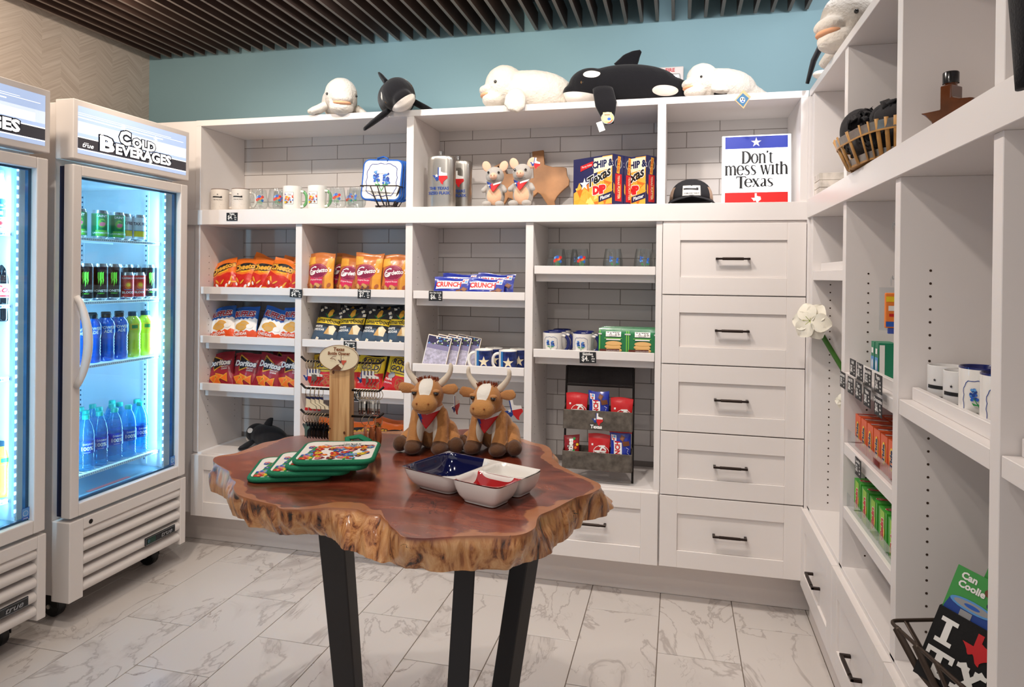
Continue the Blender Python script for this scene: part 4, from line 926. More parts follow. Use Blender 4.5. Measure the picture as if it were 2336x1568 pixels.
# star mugs, bluebonnet mugs
DN = M('denim_blue_print', (28, 44, 104), .2, coat=.4, var=.5, vscale=60)
P = Print(); P.rect(-.030, .062, .004, .098, DN); P.rect(-.030, -.018, .004, .098, ink('teal_blue', (40, 110, 170), .3)); P.star(.006, .048, .026, I_CR)
pm = P.build('printed_design', cyl(.042), edge=.01, mesh_only=True)
b1 = mugmesh(.042, .102, WGZ, WGZ); h1 = handlemesh(.042, .102, PI-.05, WGZ)
for i, (x, y) in enumerate([(-.868, .060), (-.752, .055), (-.842, .140), (-.722, .135)]):
    mug(['front left', 'front right', 'rear left', 'rear right'][i]+' white mug with a dark blue star print in the third bay', (x, y, .9395), .12, b1, h1, pm, 'blue star mugs')
NVG = M('navy_glaze', (24, 34, 96), .18, coat=.5)
def bonnets(P, cy, s, border=True):
    if border:
        pts = []
        for i in range(40):
            a = 2*PI*i/40; c_, s_ = math.cos(a), math.sin(a); k = (abs(c_)**4+abs(s_)**4)**-.25; w_ = 1+.035*math.sin(a*12); pts.append((.5*s*k*c_*w_, cy+.52*s*k*s_*w_))
        P.ring(pts, .02*s, I_B)
    random.seed(9)
    for cx, cz in ((-.17, .12), (.16, .04)):
        for k in range(26): P.ell((cx+random.uniform(-.10, .10))*s, cy+(cz+random.uniform(-.17, .17))*s, .042*s, .042*s, [I_MB, I_B, I_LB][k % 3], n=7)
        P.ring([(cx*s, cy+(cz-.12)*s), (.02*s, cy-.36*s)], .022*s, I_G, False)
    for a in (-.22, -.08, .1, .24): P.poly([(.0, -.2*s), (a*s, -.12*s), (a*.8*s, -.2*s)], I_G, 0, (0, cy))
    P.text('Texas Bluebonnets', 0, cy-.42*s, .085*s, I_K); return P
P = bonnets(Print(), .052, .062); pm = P.build('printed_design', cyl(.043), edge=.008, mesh_only=True)
b1 = mugmesh(.043, .105, WGZ, NVG, NVG); h1 = handlemesh(.043, .105, .12, NVG, WGZ, .0062)
for i, (x, y) in enumerate([(-.548, .060), (-.540, .125), (-.530, .215), (-.412, .055), (-.412, .135)]):
    mug(['front left white mug', 'middle left white mug', 'rear left white mug', 'front right white mug', 'rear right white mug'][i]+' with navy rim and bluebonnet print beside the cookies', (x, y, 1.0275), -.02, b1, h1, pm, 'bluebonnet mugs with navy handles')
# ------------------------------------------------------------ bluebonnet pads
P = Print(); P.rect(-.058, .058, .002, .156, I_W); P.rect(-.055, .055, .005, .153, M('ink_lavender_weave', (176, 172, 192), .5, var=.35, vscale=90)); P.rect(-.055, .055, .118, .153, ink('ink_night', (52, 46, 84)))
P.rect(-.055, .055, .095, .118, ink('dusk', (130, 124, 160)))
random.seed(2)
for k in range(26): P.ell(random.uniform(-.05, .05), random.uniform(.116, .150), .004, .0035, [I_W, I_LB, ink('leaf', (90, 120, 60))][k % 3], n=6)
for k in range(18): P.ell(random.uniform(-.05, .05), random.uniform(.006, .022), .004, .003, I_W, n=6)
pm = P.build('printed_cover', lambda x, y, o: Vector((x, -.005-o, y)), mesh_only=True)
bm_ = G().box(-.058, .058, -.005, .005, 0, .158).mesh('pad', M('pad_card', (214, 190, 160), .6))
for i, (x, y) in enumerate([(-1.108, .040), (-1.066, .062), (-1.024, .084), (-.982, .106)]):
    t = thing('note_pad', '%s of the four overlapping note pads with a flower field picture' % nth(i, 4), 'note pad', (x, y, .940), (-.20, .16, .0), 'flower field note pads'); put('pad_block', bm_, t); put('printed_cover', pm, t)
# ------------------------------------------------------------ candy rack
rk = thing('display_rack', 'two-tier metal rack with black header leaning in the bay beside the drawers', 'rack', (-.338, .06, .476), (-.10, 0, .0))
BK = M('blackened_wire', (34, 29, 28), .5, .5); GV = M('galvanised_tin', (104, 96, 88), .45, .6, var=.35, vscale=40, bump=.2, bscale=60)
g = G()
for s in (-1, 1): g.tube([(s*.152, 0, .002), (s*.150, 0, .502)], .005, 8)
for z in (.418, .502): g.tube([(-.15, 0, z), (.15, 0, z)], .005, 8)
g.to('frame', BK, rk)
G().box(-.145, .145, -.003, .003, .424, .497).to('header_panel', M('header_mesh', (30, 24, 24), .7, bump=.8, bscale=400), rk)
for z0, z1 in ((.228, .312), (.056, .132)):
    g = G(); g.box(-.150, .150, -.064, -.060, z0, z1); g.box(-.150, .150, -.005, -.002, z0, z1+.02); g.box(-.150, .150, -.060, -.005, z0, z0+.003)
    for s in (-1, 1):
        a = s*.150; g.add([(a-.0015, -.062, z0), (a+.0015, -.062, z0), (a+.0015, -.062, z1), (a-.0015, -.062, z1), (a-.0015, -.003, z0), (a+.0015, -.003, z0), (a+.0015, -.003, z1+.025), (a-.0015, -.003, z1+.025)],
              [(0, 1, 2, 3), (7, 6, 5, 4), (0, 4, 5, 1), (1, 5, 6, 2), (2, 6, 7, 3), (3, 7, 4, 0)])
    b_ = g.to('bin', GV, rk, bevel=.001, seg=1)
    if z0 > .2:
        P = Print(); P.texas(0, .275, .052, FLAG); P.text('Texas', -.004, .243, .021, I_W, bold=.05, out=I_K, outw=.05); P.build('emblem', lambda x, y, o: Vector((x, -.064-o*3, y)), b_)
def rp(x, y, z):  # a point in the rack's frame
    return tuple(Matrix.Translation((-.338, .06, .476)) @ Matrix.Rotation(-.10, 4, 'X') @ Vector((x, y, z)))
kk, kf = bagmesh(.098, .150, .014, foil('kit', (190, 26, 30)), seed=4, crush=.0015)
P = Print(); P.ring([(.012+.036*math.cos(k*.4), .075+.026*math.sin(k*.4)) for k in range(16)], .0022, I_W); P.text('Kit', .018, .086, .036, I_W, rot=-1.2, shear=.3, bold=.05); P.text('Kat', .0, .060, .036, I_W, rot=-1.2, shear=.3, bold=.05); P.rect(-.034, -.026, .10, .108, I_W)
KP = P.build('printed_front', kf, edge=.014, mesh_only=True, clip=(-.047, .047, .002, .147))
sk, sf = bagmesh(.07, .140, .020, foil('skit', (140, 22, 28)), seed=6, crush=.0015)
P = Print(); P.text('Skittles', -.004, .075, .034, I_W, rot=PI/2, bold=.05, out=I_K, outw=.03)
for k in range(9): P.ell(random.uniform(.008, .03), .02+k*.013, .006, .006, [I_G, I_O, I_Y, I_R][k % 4], n=9)
SP = P.build('printed_front', sf, edge=.014, mesh_only=True, clip=(-.034, .034, .002, .137))
def vcrunch(label, loc, rot, group):
    return candy(label, 'chocolate bar', VC[0], VC[1], loc, rot, group)
def rotm(me):
    m2 = me.copy(); m2.transform(Matrix.Scale(.9, 4) @ Matrix.Translation((0, 0, .0925)) @ Matrix.Rotation(PI/2, 4, 'Y').inverted() @ Matrix.Translation((0, 0, -.049))); return m2
VC = (rotm(cbm), rotm(CRP))
for i, dy in enumerate((-.034, -.018)):
    candy('%s left red chocolate wafer bar in the upper rack bin' % ['front', 'rear'][i], 'chocolate bar', kk, KP, rp(-.098, dy-.006, .232), (-.10, .02, 0), 'red wafer bars in the upper bin')
    candy('%s right red chocolate wafer bar in the upper rack bin' % ['front', 'rear'][i], 'chocolate bar', kk, KP, rp(.100, dy-.006, .232-.012), (-.10, .02, 0), 'red wafer bars in the upper bin')
    vcrunch('%s blue chocolate bar standing upright in the upper rack bin' % ['front', 'rear'][i], rp(.002, dy-.006, .232), (-.10, -.0, 0), 'blue bars in the upper bin')
    candy('%s red chocolate wafer bar in the lower rack bin' % ['front', 'rear'][i], 'chocolate bar', kk, KP, rp(.005, dy-.006, .0595-.010*i), (-.10, .02, 0), 'red wafer bars in the lower bin')
    vcrunch('%s blue chocolate bar standing upright in the lower rack bin' % ['front', 'rear'][i], rp(.100, dy-.006, .0595), (-.10, -.0, 0), 'blue bars in the lower bin')
candy('dark red fruit candy pouch at the left end of the lower rack bin', 'candy bag', sk, SP, rp(-.112, -.035, .0595), (-.10, -.02, 0), None, 'candy_pouch')
# ------------------------------------------------------------ flasks
STL = M('brushed_steel', (190, 186, 180), .28, .95, bump=.02, bscale=300)
def flask(label, loc, rz, k=1.0):
    t = thing('hip_flask', label, 'flask', loc, rz, 'oversized steel flasks'); a, b_, h = .068*k, .028*k, .248*k; rings = []
    for z, s in ((0, .90), (.004, .97), (.010, 1), (h-.02, 1), (h-.008, .97), (h-.002, .90), (h, .8)):
        rings.append([(a*s*math.copysign(abs(math.cos(q))**.55, math.cos(q)), b_*s*math.copysign(abs(math.sin(q))**.7, math.sin(q))-.010*math.cos(q)**2*-1, z) for q in [2*PI*i/40 for i in range(40)]])
    G().loft(rings).to('flask_body', STL, t, auto=40)
    g = G(); g.lathe([(.010, h), (.010, h+.008), (.012, h+.009), (.012, h+.022), (.009, h+.024), (.0001, h+.024)], 16, cap=False); g.box(-.030, -.008, -.003, .003, h-.001, h+.003); g.to('cap', M('chrome', (200, 200, 200), .12, 1), t, auto=40)
    P = Print(); P.texas(.004, .150, .078, FLAG); P.text('THE TEXAS', 0, .092, .019, I_B, bold=.02); P.text('SIZED FLASK', 0, .070, .019, I_B, bold=.02)
    def f(x, y, o):
        c_ = min(.999, abs(x)/a)**(1/.55); s_ = math.sqrt(max(0, 1-c_*c_)); return Vector((x, -(b_*s_**.7)+.010*c_*c_-o-.0012, y))
    P.build('printed_design', f, t, edge=.008)
    return t
flask('large steel flask with state flag print at the left of the middle display shelf', (-1.095, .085, Z), .0)
flask('steel flask half hidden behind the front flask', (-1.048, .200, Z), -.1, .98)
# ------------------------------------------------------------ party platter boxes
BOXN = M('carton_navy', (36, 38, 84), .4)
def pbox():
    W, H, D = .235, .225, .072; g = G().box(-W, 0, 0, D, 0, H).mesh('carton', BOXN)
    P = Print(); P.poly([(-W+.004, .004), (-.004, .004), (-.004, H-.004), (-.06, H-.004), (-.10, .12), (-W+.004, .07)], ink('chip_gold', (224, 168, 64)))
    random.seed(8)
    for k in range(46):
        x, y, r, s = random.uniform(-W+.02, -.015), random.uniform(.01, .125), random.uniform(0, 3), random.uniform(.014, .024)
        if x < -.09 and y > .09: continue
        P.poly([(-s, -s*.6), (s, -s*.5), (0, s)], [ink('chip_gold', 0), I_GD, ink('chip_light', (240, 200, 110)), I_O][k % 4], r, (x, y))
    P.poly([(-.11, H-.008), (-.006, H-.008), (-.006, .165), (-.11, .150)], I_CR); P.text('CHIP &', -.060, .186, .042, I_NV, rot=.04, bold=.05, sx=.9, out=I_W, outw=.03)
    P.star(-.165, .105, .030, I_W); P.poly([(-.19, .19), (-.115, .205), (-.115, .185), (-.19, .165)], I_R); P.text('Party bites', -.152, .187, .014, I_W, rot=.15)
    P.text('Texas', -.085, .128, .060, I_K, rot=.35, shear=.35, bold=.03, out=I_W, outw=.05); P.text('DIP', -.078, .072, .048, I_R, bold=.08, out=I_W, outw=.05, rot=.05)
    P.poly([(-.08, .018), (-.004, .035), (-.004, .062), (-.08, .045)], I_NV); P.text('Platter', -.043, .040, .022, I_W, rot=.22, shear=.2, bold=.02)
    P.poly([(-W+.002, .002), (-.002, .002), (-.002, .008), (-W+.002, .008)], I_R); pf = P.build('printed_front', FRONT, mesh_only=True)
    P = Print(); P.rect(.001, .071, .004, .221, BOXN); P.ell(.036, .185, .024, .024, I_GY); P.ell(.036, .185, .019, .019, I_NV); P.rect(.027, .047, .142, .218, I_GD, -.12); P.text('Chip & Dip', .036, .180, .014, I_R, rot=-PI/2-.12, bold=.03)
    P.poly([(.014, .020), (.058, .020), (.058, .14), (.014, .14)], I_R); P.poly([(.002, .06), (.010, .05), (.010, .09), (.002, .1)], ink('chip_gold', 0)); P.poly([(.042, .03), (.051, .04), (.051, .1), (.042, .08)], ink('chip_gold', 0)); P.text('TEXAS PLATTER', .036, .082, .0185, I_CR, rot=-PI/2, bold=.02, sx=.78)
    ps = P.build('printed_side', lambda x, y, o: Vector((o, x, y)), mesh_only=True)
    return g, pf, ps
PB = pbox()
for i, (x, y, rz) in enumerate([(-.283, .030, -.60), (-.241, .092, -.60), (-.199, .154, -.60), (0, 0, 0), (-.142, .085, -.60)]):
    if i == 3: continue
    t = thing('snack_carton', '%s of four navy chip and dip cartons on the middle display shelf' % nth(i if i < 3 else 3, 4), 'carton', (x, y, Z), (0, 0, rz), 'chip and dip cartons')
    for n_, me in zip(('carton', 'printed_front', 'printed_side'), PB): put(n_, me, t)
# ------------------------------------------------------------ cutting boards
WDL = M('acacia_wood', (160, 112, 70), .45, var=.3, vscale=9, bump=.05, bscale=30)
def woodboard(label, loc, rot, k, hole=True):
    t = thing('cutting_board', label, 'cutting board', loc, rot, 'state-shaped cutting boards')
    g = G(); g.prism([((x-.485)*k, (y+.03)*k) for x, y in TEX], -.008, .008, mat=Matrix.Rotation(PI/2, 4, 'X')); g.to('board', WDL, t, bevel=.002)
    if hole: G().lathe([(.0001, .0092), (.006, .0092)], 14, mat=Matrix.Translation((-.02*k, 0, .97*k)) @ Matrix.Rotation(PI/2, 4, 'X')).to('hanging_hole', M('peg_hole'), t)
woodboard('wooden state-shaped cutting board whose corner shows above the left armadillo', (-.775, .30, Z+.012), (-.10, -.42, 0), .245)
woodboard('larger wooden state-shaped cutting board behind the right armadillo', (-.640, .28, Z+.01), (-.12, -.10, 0), .285, False)
# ------------------------------------------------------------ trucker cap
cp = thing('trucker_cap', 'black and tan trucker cap with a white patch, beside the slogan sign', 'cap', (.050, .150, Z), .0)
BLK = M('cap_cotton', (34, 34, 38), .85, bump=.2, bscale=300); TAN_ = M('cap_mesh', (196, 166, 142), .8, bump=.5, bscale=500)
rings = []
for j in range(9):
    a = PI/2*j/8.6; rings.append([(.094*math.cos(a)*math.cos(q), .108*math.cos(a)*math.sin(q)-.02*math.sin(a)*0, .022+.100*math.sin(a)**.8) for q in [2*PI*i/32 for i in range(32)]])
g = G(); g.loft(rings)
for k, f_ in enumerate(g.f):
    if len(f_) == 4:
        c_ = sum((Vector(g.v[i]) for i in f_), Vector())/4; g.m[k] = 1 if (c_.y > .0 or abs(c_.x) > .072) else 0
g.to('crown', [BLK, TAN_], cp, smooth=True)
g = G(); br = []
for s in (0, 1):
    br.append([])
n = 16; vs = []
for j in range(6):
    for i in range(n+1):
        q = PI+PI*i/n; r = 1+j/5*.62*math.sin(PI*i/n)**.6; vs.append((.092*r*math.cos(q)*(1-.12*j/5), .104*r*math.sin(q), .022-.012*(j/5)+.026*(1-abs(math.cos(q)))**1*(1 if True else 0)*.6-.010*abs(math.cos(q))*j/5))
fs = [(j*(n+1)+i, j*(n+1)+i+1, (j+1)*(n+1)+i+1, (j+1)*(n+1)+i) for j in range(5) for i in range(n)]
g.add(vs, fs); o = g.to('brim', BLK, cp, smooth=True); so = o.modifiers.new('s', 'SOLIDIFY'); so.thickness = .004
P = Print(); P.poly([(-.038, .038), (.038, .038), (.036, .083), (-.036, .083)], I_W); P.ring([(-.036, .040), (.036, .040), (.034, .081), (-.034, .081)], .0008, I_K); cannon(P, .052, 1.35)
def f(x, y, o):
    s_ = max(0, min(.99, (y-.022)/.100))**(1/.8); c_ = math.sqrt(1-s_*s_); xx = x/.094/max(c_, .2); return Vector((x, -.108*c_*math.sqrt(max(.01, 1-xx*xx))-o-.002, y))
P.build('patch', f, cp, edge=.008)
# ------------------------------------------------------------ slogan sign with serif lettering
SG = {}
def glyph(name):
    """strokes: (points, widths) on a 1-high cap grid; bars are serifs"""
    T_, S_ = .15, .045
    def arc(cx, cy, rx, ry, a0, a1, n=14, w=(.05, .13)):
        P_, W_ = [], []
        for i in range(n+1):
            a = math.radians(a0+(a1-a0)*i/n); P_.append((cx+rx*math.cos(a), cy+ry*math.sin(a))); W_.append(w[0]+(w[1]-w[0])*abs(math.cos(a))**1.2)
        return (P_, W_)
    L = lambda *p, w=.045: (list(p), [w]*len(p))
    x = .78
    g = {'D': ([L((.16, 0), (.16, 1), w=T_), L((.02, .02), (.3, .02)), L((.02, .98), (.3, .98)), arc(.28, .5, .44, .48, -92, 92, w=(.05, .17))], .82),
         'o': ([arc(.31, x/2, .24, x/2-.01, 0, 360, 20)], .62),
         'n': ([L((.13, 0), (.13, x), w=.13), L((.02, .02), (.25, .02)), L((.0, x-.03), (.14, x-.02)), (([(.16, x-.16), (.28, x-.03), (.40, x-.02), (.50, x-.14), (.52, x-.3), (.52, 0)]), [.04, .06, .09, .12, .13, .13]), L((.42, .02), (.63, .02))], .65),
         "'": ([(([(.10, 1.0), (.11, .9), (.05, .8)]), [.13, .12, .03])], .20),
         't': ([L((.17, .12), (.17, .86), w=.12), L((.02, x-.03), (.36, x-.03), w=.05), (([(.17, .14), (.22, .03), (.30, .01), (.38, .06)]), [.12, .09, .06, .03])], .38),
         'm': ([L((.13, 0), (.13, x), w=.13), L((.02, .02), (.25, .02)), L((.0, x-.03), (.14, x-.02)), (([(.16, x-.16), (.26, x-.03), (.36, x-.02), (.45, x-.14), (.47, x-.3), (.47, 0)]), [.04, .06, .09, .12, .13, .13]), L((.37, .02), (.58, .02)),
                (([(.50, x-.16), (.60, x-.03), (.70, x-.02), (.79, x-.14), (.81, x-.3), (.81, 0)]), [.04, .06, .09, .12, .13, .13]), L((.71, .02), (.92, .02))], .94),
         'e': ([arc(.30, x/2, .24, x/2-.01, 0, 320, 18), L((.08, x/2+.02), (.52, x/2+.02), w=.045)], .57),
         's': ([(([(.42, x-.12), (.36, x-.03), (.24, x-.01), (.12, x-.08), (.11, x-.2), (.22, x/2+.01), (.35, x/2-.07), (.41, .17), (.36, .06), (.24, .01), (.12, .03), (.06, .13)]), [.04, .04, .05, .08, .11, .12, .12, .11, .08, .05, .04, .04])], .48),
         'w': ([(([(.08, x-.02), (.26, 0)]), [.13, .09]), (([(.26, 0), (.42, x-.1)]), [.05, .05]), (([(.40, x-.02), (.58, 0)]), [.13, .09]), (([(.58, 0), (.74, x-.02)]), [.05, .05]), L((.0, x-.02), (.18, x-.02)), L((.33, x-.02), (.48, x-.02)), L((.66, x-.02), (.84, x-.02))], .84),
         'i': ([L((.13, 0), (.13, x), w=.13), L((.02, .02), (.25, .02)), L((.0, x-.03), (.14, x-.02))], .27),
         'h': ([L((.13, 0), (.13, 1.02), w=.13), L((.02, .02), (.25, .02)), L((.0, .98), (.14, 1.0)), (([(.16, x-.16), (.28, x-.03), (.40, x-.02), (.50, x-.14), (.52, x-.3), (.52, 0)]), [.04, .06, .09, .12, .13, .13]), L((.42, .02), (.63, .02))], .65),
         'T': ([L((.36, 0-.12), (.36, .98), w=T_), L((.02, .97), (.72, .97), w=.07), L((.24, -.11), (.50, -.11)), L((.04, .98), (.02, .80), w=.05), L((.70, .98), (.73, .80), w=.05)], .62),
         'x': ([(([(.08, x-.02), (.46, .02)]), [.13, .13]), (([(.44, x-.02), (.08, .02)]), [.05, .05]), L((.0, x-.02), (.18, x-.02)), L((.36, x-.02), (.54, x-.02)), L((.0, .02), (.17, .02)), L((.36, .02), (.56, .02))], .56),
         'a': ([(([(.12, x-.14), (.16, x-.03), (.26, x-.01), (.37, x-.06), (.39, x-.2), (.39, .08), (.50, .02)]), [.05, .04, .05, .1, .13, .13, .05]), (([(.38, x/2+.04), (.22, x/2-.03), (.12, .2), (.13, .07), (.22, .03), (.38, .12)]), [.04, .06, .12, .12, .07, .04])], .52)}
    return g[name]
def serif(P, s, cx, cy, size, m, width, fat=1.3):
    tight = 1.0
    w_ = sum(.3 if c == ' ' else glyph(c)[1]*tight for c in s); hx = width/w_; x = cx-width/2
    P.L += 1
    for c in s:
        if c == ' ': x += .3*hx; continue
        st, adv = glyph(c)
        for pts, ws in st:
            n = len(pts); Lf, Rt = [], []
            for i in range(n):
                a, b_ = Vector(pts[max(i-1, 0)]), Vector(pts[min(i+1, n-1)]); d = (b_-a).normalized(); q = Vector((-d.y, d.x))*ws[i]*fat/2; p = Vector(pts[i]); Lf.append(p+q); Rt.append(p-q)
            V = Lf+Rt; P.e.append(([(x+v.x*hx, cy+v.y*size) for v in V], [(i, n+i, n+i+1, i+1) for i in range(n-1)], m, P.L))
        x += adv*hx
sg = thing('slogan_sign', 'white sign with blue star band, big black slogan and red band', 'sign', (.316, .095, Z), (-.10, 0, -.03))
G().box(-.140, .140, 0, .006, .001, .305).to('sign_board', M('sign_white', (226, 220, 218), .35), sg, bevel=.004)
P = Print(); P.rect(-.127, .127, .246, .299, ink('royal', (32, 52, 160))); P.star(0, .272, .022, I_W); P.rect(-.127, .127, .002, .054, ink('signal_red', (208, 30, 30))); P.texas(0, .028, .042, [I_W])
serif(P, "Don't", .004, .180, .054, I_K, .128); serif(P, 'mess with', 0, .130, .054, I_K, .256); serif(P, 'Texas', -.006, .078, .046, I_K, .150); P.ring([(.078+.004*math.cos(k*.6), .108+.004*math.sin(k*.6)) for k in range(11)], .0008, I_K); P.text('R', .078, .108, .006, I_K)
P.build('lettering', FRONT, sg)
# ------------------------------------------------------------ wire basket with potholders (blue)
def potholder(S_, border, inner, P, name='potholder'):
    """quilted square in the xz plane, front to -y"""
    h = S_/2; pts = []; R = S_*.14
    for cx, cz, a0 in ((h-R, h-R, 0), (-h+R, h-R, 90), (-h+R, -h+R, 180), (h-R, -h+R, 270)):
        for k in range(6): a = math.radians(a0+k*18); pts.append((cx+R*math.cos(a), cz+R*math.sin(a)))
    rm = G().tube([(x, 0, z) for x, z in pts], .0065, 8, closed=True).mesh(name+'_border', border, True)
    bd = G().prism([(x, z) for x, z in pts], -.0055, .0055, mat=Matrix.Rotation(PI/2, 4, 'X')).mesh(name+'_pad', inner)
    pm_ = P.build('printed_fabric', lambda x, y, o: Vector((x, -.0058-o, y)), mesh_only=True)
    return rm, bd, pm_
BLB = M('blue_binding', (34, 92, 176), .8, bump=.3, bscale=300); FAB = M('cream_cotton', (236, 230, 222), .85, bump=.2, bscale=120)
P = bonnets(Print(), 0, .150); P.rect(-.025, .028, .030, .075, ink('tag_paper', (238, 232, 222))); P.text('The Texas', .002, .052, .010, I_GY, shear=.3)
PHB = potholder(.19, BLB, FAB, P)
def phold(label, ms, loc, rot, group, loop=None):
    t = thing('potholder', label, 'potholder', loc, rot, group)
    for n_, me in zip(('binding', 'pad', 'printed_fabric'), ms): put(n_, me, t)
    if loop: put('hanging_loop', loop, t)
    return t
lp = G().tube([(-.02, 0, .092), (-.03, -.004, .104), (.0, -.006, .112), (.022, -.003, .104), (.02, 0, .092)], .0045, 6, flat=2.0).mesh('loop', BLB, True)
for i, (y, dx) in enumerate([(.040, 0), (.056, .006), (.072, .012), (.090, .02)]):
    phold('%s blue-bound potholder with bluebonnet print leaning in the wire basket' % ['foremost', 'second', 'third', 'rearmost'][i], PHB, (-1.375+dx, y, Z+.135), (-.12, .04, .05), 'blue potholders in the basket', lp if i in (0,) else None)
bk = thing('wire_basket', 'small dark wire basket holding the blue potholders on the display shelf', 'basket', (-1.362, .07, Z), .0)
WRM = M('basket_wire', (66, 60, 60), .45, .7)
g = G(); rim = [(-.105, -.070, .105), (.085, -.075, .100), (.095, .075, .100), (-.085, .075, .105)]; g.tube(rim, .003, 8, closed=True); bs_ = [(-.045, -.03, .012), (.045, -.03, .012), (.045, .04, .012), (-.045, .04, .012)]; g.tube(bs_, .003, 8, closed=True)
g.to('frame', WRM, bk, smooth=True)
for a, b_ in (((-.055, -.072, .106), (-.028, -.030, .012)), ((-.018, -.073, .104), (.0, -.030, .012)), ((.020, -.074, .103), (.025, -.030, .012)), ((.09, 0, .100), (.045, .005, .012)), ((-.095, 0, .105), (-.045, .005, .012)), ((-.04, .075, .105), (-.02, .04, .012)), ((.05, .075, .105), (.02, .04, .012)), ((.093, .05, .1), (.045, .035, .012)), ((.088, -.05, .1), (.045, -.025, .012))):
    G().tube([a, ((a[0]+b_[0])/2, (a[1]+b_[1])/2-.006*(a[1] < -.05), (a[2]+b_[2])/2), b_], .0055, 6, flat=.4).to('slat', WRM, bk, smooth=True)
g = G()
for p in bs_[:2]+bs_[2:]: g.sphere((p[0]*.9, p[1]*.9, .006), .0058, 10, 6)
o = g.to('feet', WRM, bk); o['kind'] = 'stuff'
# ------------------------------------------------------------ price cards
CHK = M('chalk_card', (30, 32, 36), .6)
def card(label, loc, lines, price, small='plus tax', wd=.062, ht=.040, rot=(0, 0, 0)):
    t = thing('price_card', label, 'price tag', loc, rot, 'black chalk price cards')
    G().box(-wd/2, wd/2, 0, .0012, -ht/2, ht/2).to('card', CHK, t)
    P = Print(); k = wd/.062; P.text(lines, 0, ht*.32, .0135*k*min(1, 9/max(6, len(lines))), I_W, bold=.03); P.text(price, -.010*k, -.004*k, .027*k, I_W, bold=.02, sx=.8)
    a, b_ = small.split(' ') if ' ' in small else (small, ''); P.text('00', .018*k, .004*k, .007*k, I_W, bold=.04); P.text(a, .020*k, -.004*k, .008*k, I_W, bold=.03); P.text(b_, .020*k, -.013*k, .008*k, I_W, bold=.03)
    P.build('chalk_lettering', FRONT, t, base=.0004, step=.0001); return t
card('black four-dollar price card on the display shelf edge above the orange bags', (-2.150, -.0145, 1.658), 'Takis', '$4.')
card('black card reading Chips between the first two bays', (-1.798, -.0055, 1.284), 'Chips', '$4.', wd=.066, rot=(0, .04, 0))
card('black seven-dollar price card hanging under the golden snack mix bags', (-1.442, -.0005, 1.287), 'Gardettos', '$7.', wd=.066, ht=.044, rot=(0, .02, 0))
card('black card reading Popcorn hanging on the second bay middle tray', (-1.512, -.0005, 1.038), 'Popcorn', '$5.', wd=.066, ht=.046)
card('black card reading King Size Candy on the third bay tray', (-1.085, -.0005, 1.284), 'King Size Candy', '$6.', wd=.066, ht=.046)
card('tilted black four-dollar price card under the cookie bags', (-.380, -.0005, 1.028), 'Skittles', '$4.', wd=.072, ht=.048, rot=(0, -.04, 0))
card('black card reading Thins half hidden behind the bottle opener stand', (-1.488, -.0005, .804), 'Thins', '$5.', wd=.066, ht=.050)
fc = thing('fire_alarm', 'white FIRE strobe alarm on the blue wall behind the large orca', 'alarm', (-.050, .368, 2.312))
G().box(-.062, .062, -.028, 0, -.055, .065).to('housing', M('alarm_plastic', (222, 208, 202), .4), fc, bevel=.004)
G().box(-.040, .048, -.046, -.028, -.050, .030).to('strobe_lens', M('lens_clear', (190, 186, 180), .1, coat=.8, bump=.5, bscale=120), fc, bevel=.010)
P = Print(); P.text('FIRE', 0, .048, .024, I_R, bold=.03); P.build('lettering', lambda x, y, o: Vector((x, -.028-o, y)), fc)
# ------------------------------------------------------------ live edge table
TOPL = [(-1.15, -1.458), (-1.162, -1.438), (-1.169, -1.423), (-1.159, -1.401), (-1.139, -1.386), (-1.136, -1.325), (-1.137, -1.254), (-1.115, -1.223), (-1.111, -1.181), (-1.099, -1.166), (-1.036, -1.109), (-0.961, -1.068), (-0.88, -1.037), (-0.807, -1.011), (-0.741, -0.982), (-0.682, -0.958), (-0.629, -0.927), (-0.553, -0.953), (-0.465, -0.991), (-0.396, -1.047), (-0.368, -1.055), (-0.345, -1.087), (-0.32, -1.191), (-0.286, -1.259), (-0.246, -1.308), (-0.201, -1.351), (-0.172, -1.381), (-0.165, -1.411), (-0.184, -1.462), (-0.211, -1.492), (-0.229, -1.54), (-0.246, -1.585), (-0.267, -1.624), (-0.266, -1.661), (-0.259, -1.685), (-0.264, -1.712), (-0.278, -1.737), (-0.305, -1.751), (-0.341, -1.756), (-0.382, -1.771), (-0.403, -1.78), (-0.421, -1.789), (-0.446, -1.801), (-0.48, -1.804), (-0.502, -1.799), (-0.517, -1.78), (-0.535, -1.767), (-0.538, -1.737), (-0.545, -1.717), (-0.567, -1.703), (-0.603, -1.708), (-0.631, -1.69), (-0.664, -1.692), (-0.696, -1.697), (-0.698, -1.699), (-0.745, -1.723), (-0.787, -1.73), (-0.801, -1.713), (-0.843, -1.703), (-0.889, -1.689), (-0.927, -1.672), (-0.963, -1.633), (-0.981, -1.596), (-1.004, -1.582), (-1.048, -1.529), (-1.097, -1.498)]
BOTL = [(-1.248, -1.34), (-1.21, -1.382), (-1.151, -1.433), (-1.097, -1.503), (-1.056, -1.527), (-1.026, -1.565), (-0.961, -1.623), (-0.905, -1.659), (-0.843, -1.679), (-0.778, -1.693), (-0.748, -1.678), (-0.719, -1.68), (-0.711, -1.681), (-0.675, -1.685), (-0.647, -1.726), (-0.604, -1.732), (-0.573, -1.754), (-0.538, -1.776), (-0.513, -1.766), (-0.486, -1.773), (-0.443, -1.776), (-0.418, -1.779), (-0.387, -1.767), (-0.363, -1.754), (-0.332, -1.731), (-0.293, -1.703), (-0.257, -1.67), (-0.235, -1.644), (-0.234, -1.624), (-0.237, -1.587), (-0.226, -1.553), (-0.216, -1.509), (-0.22, -1.486), (-0.199, -1.445), (-0.173, -1.427), (-0.142, -1.336), (-0.152, -1.292), (-0.179, -1.216)]
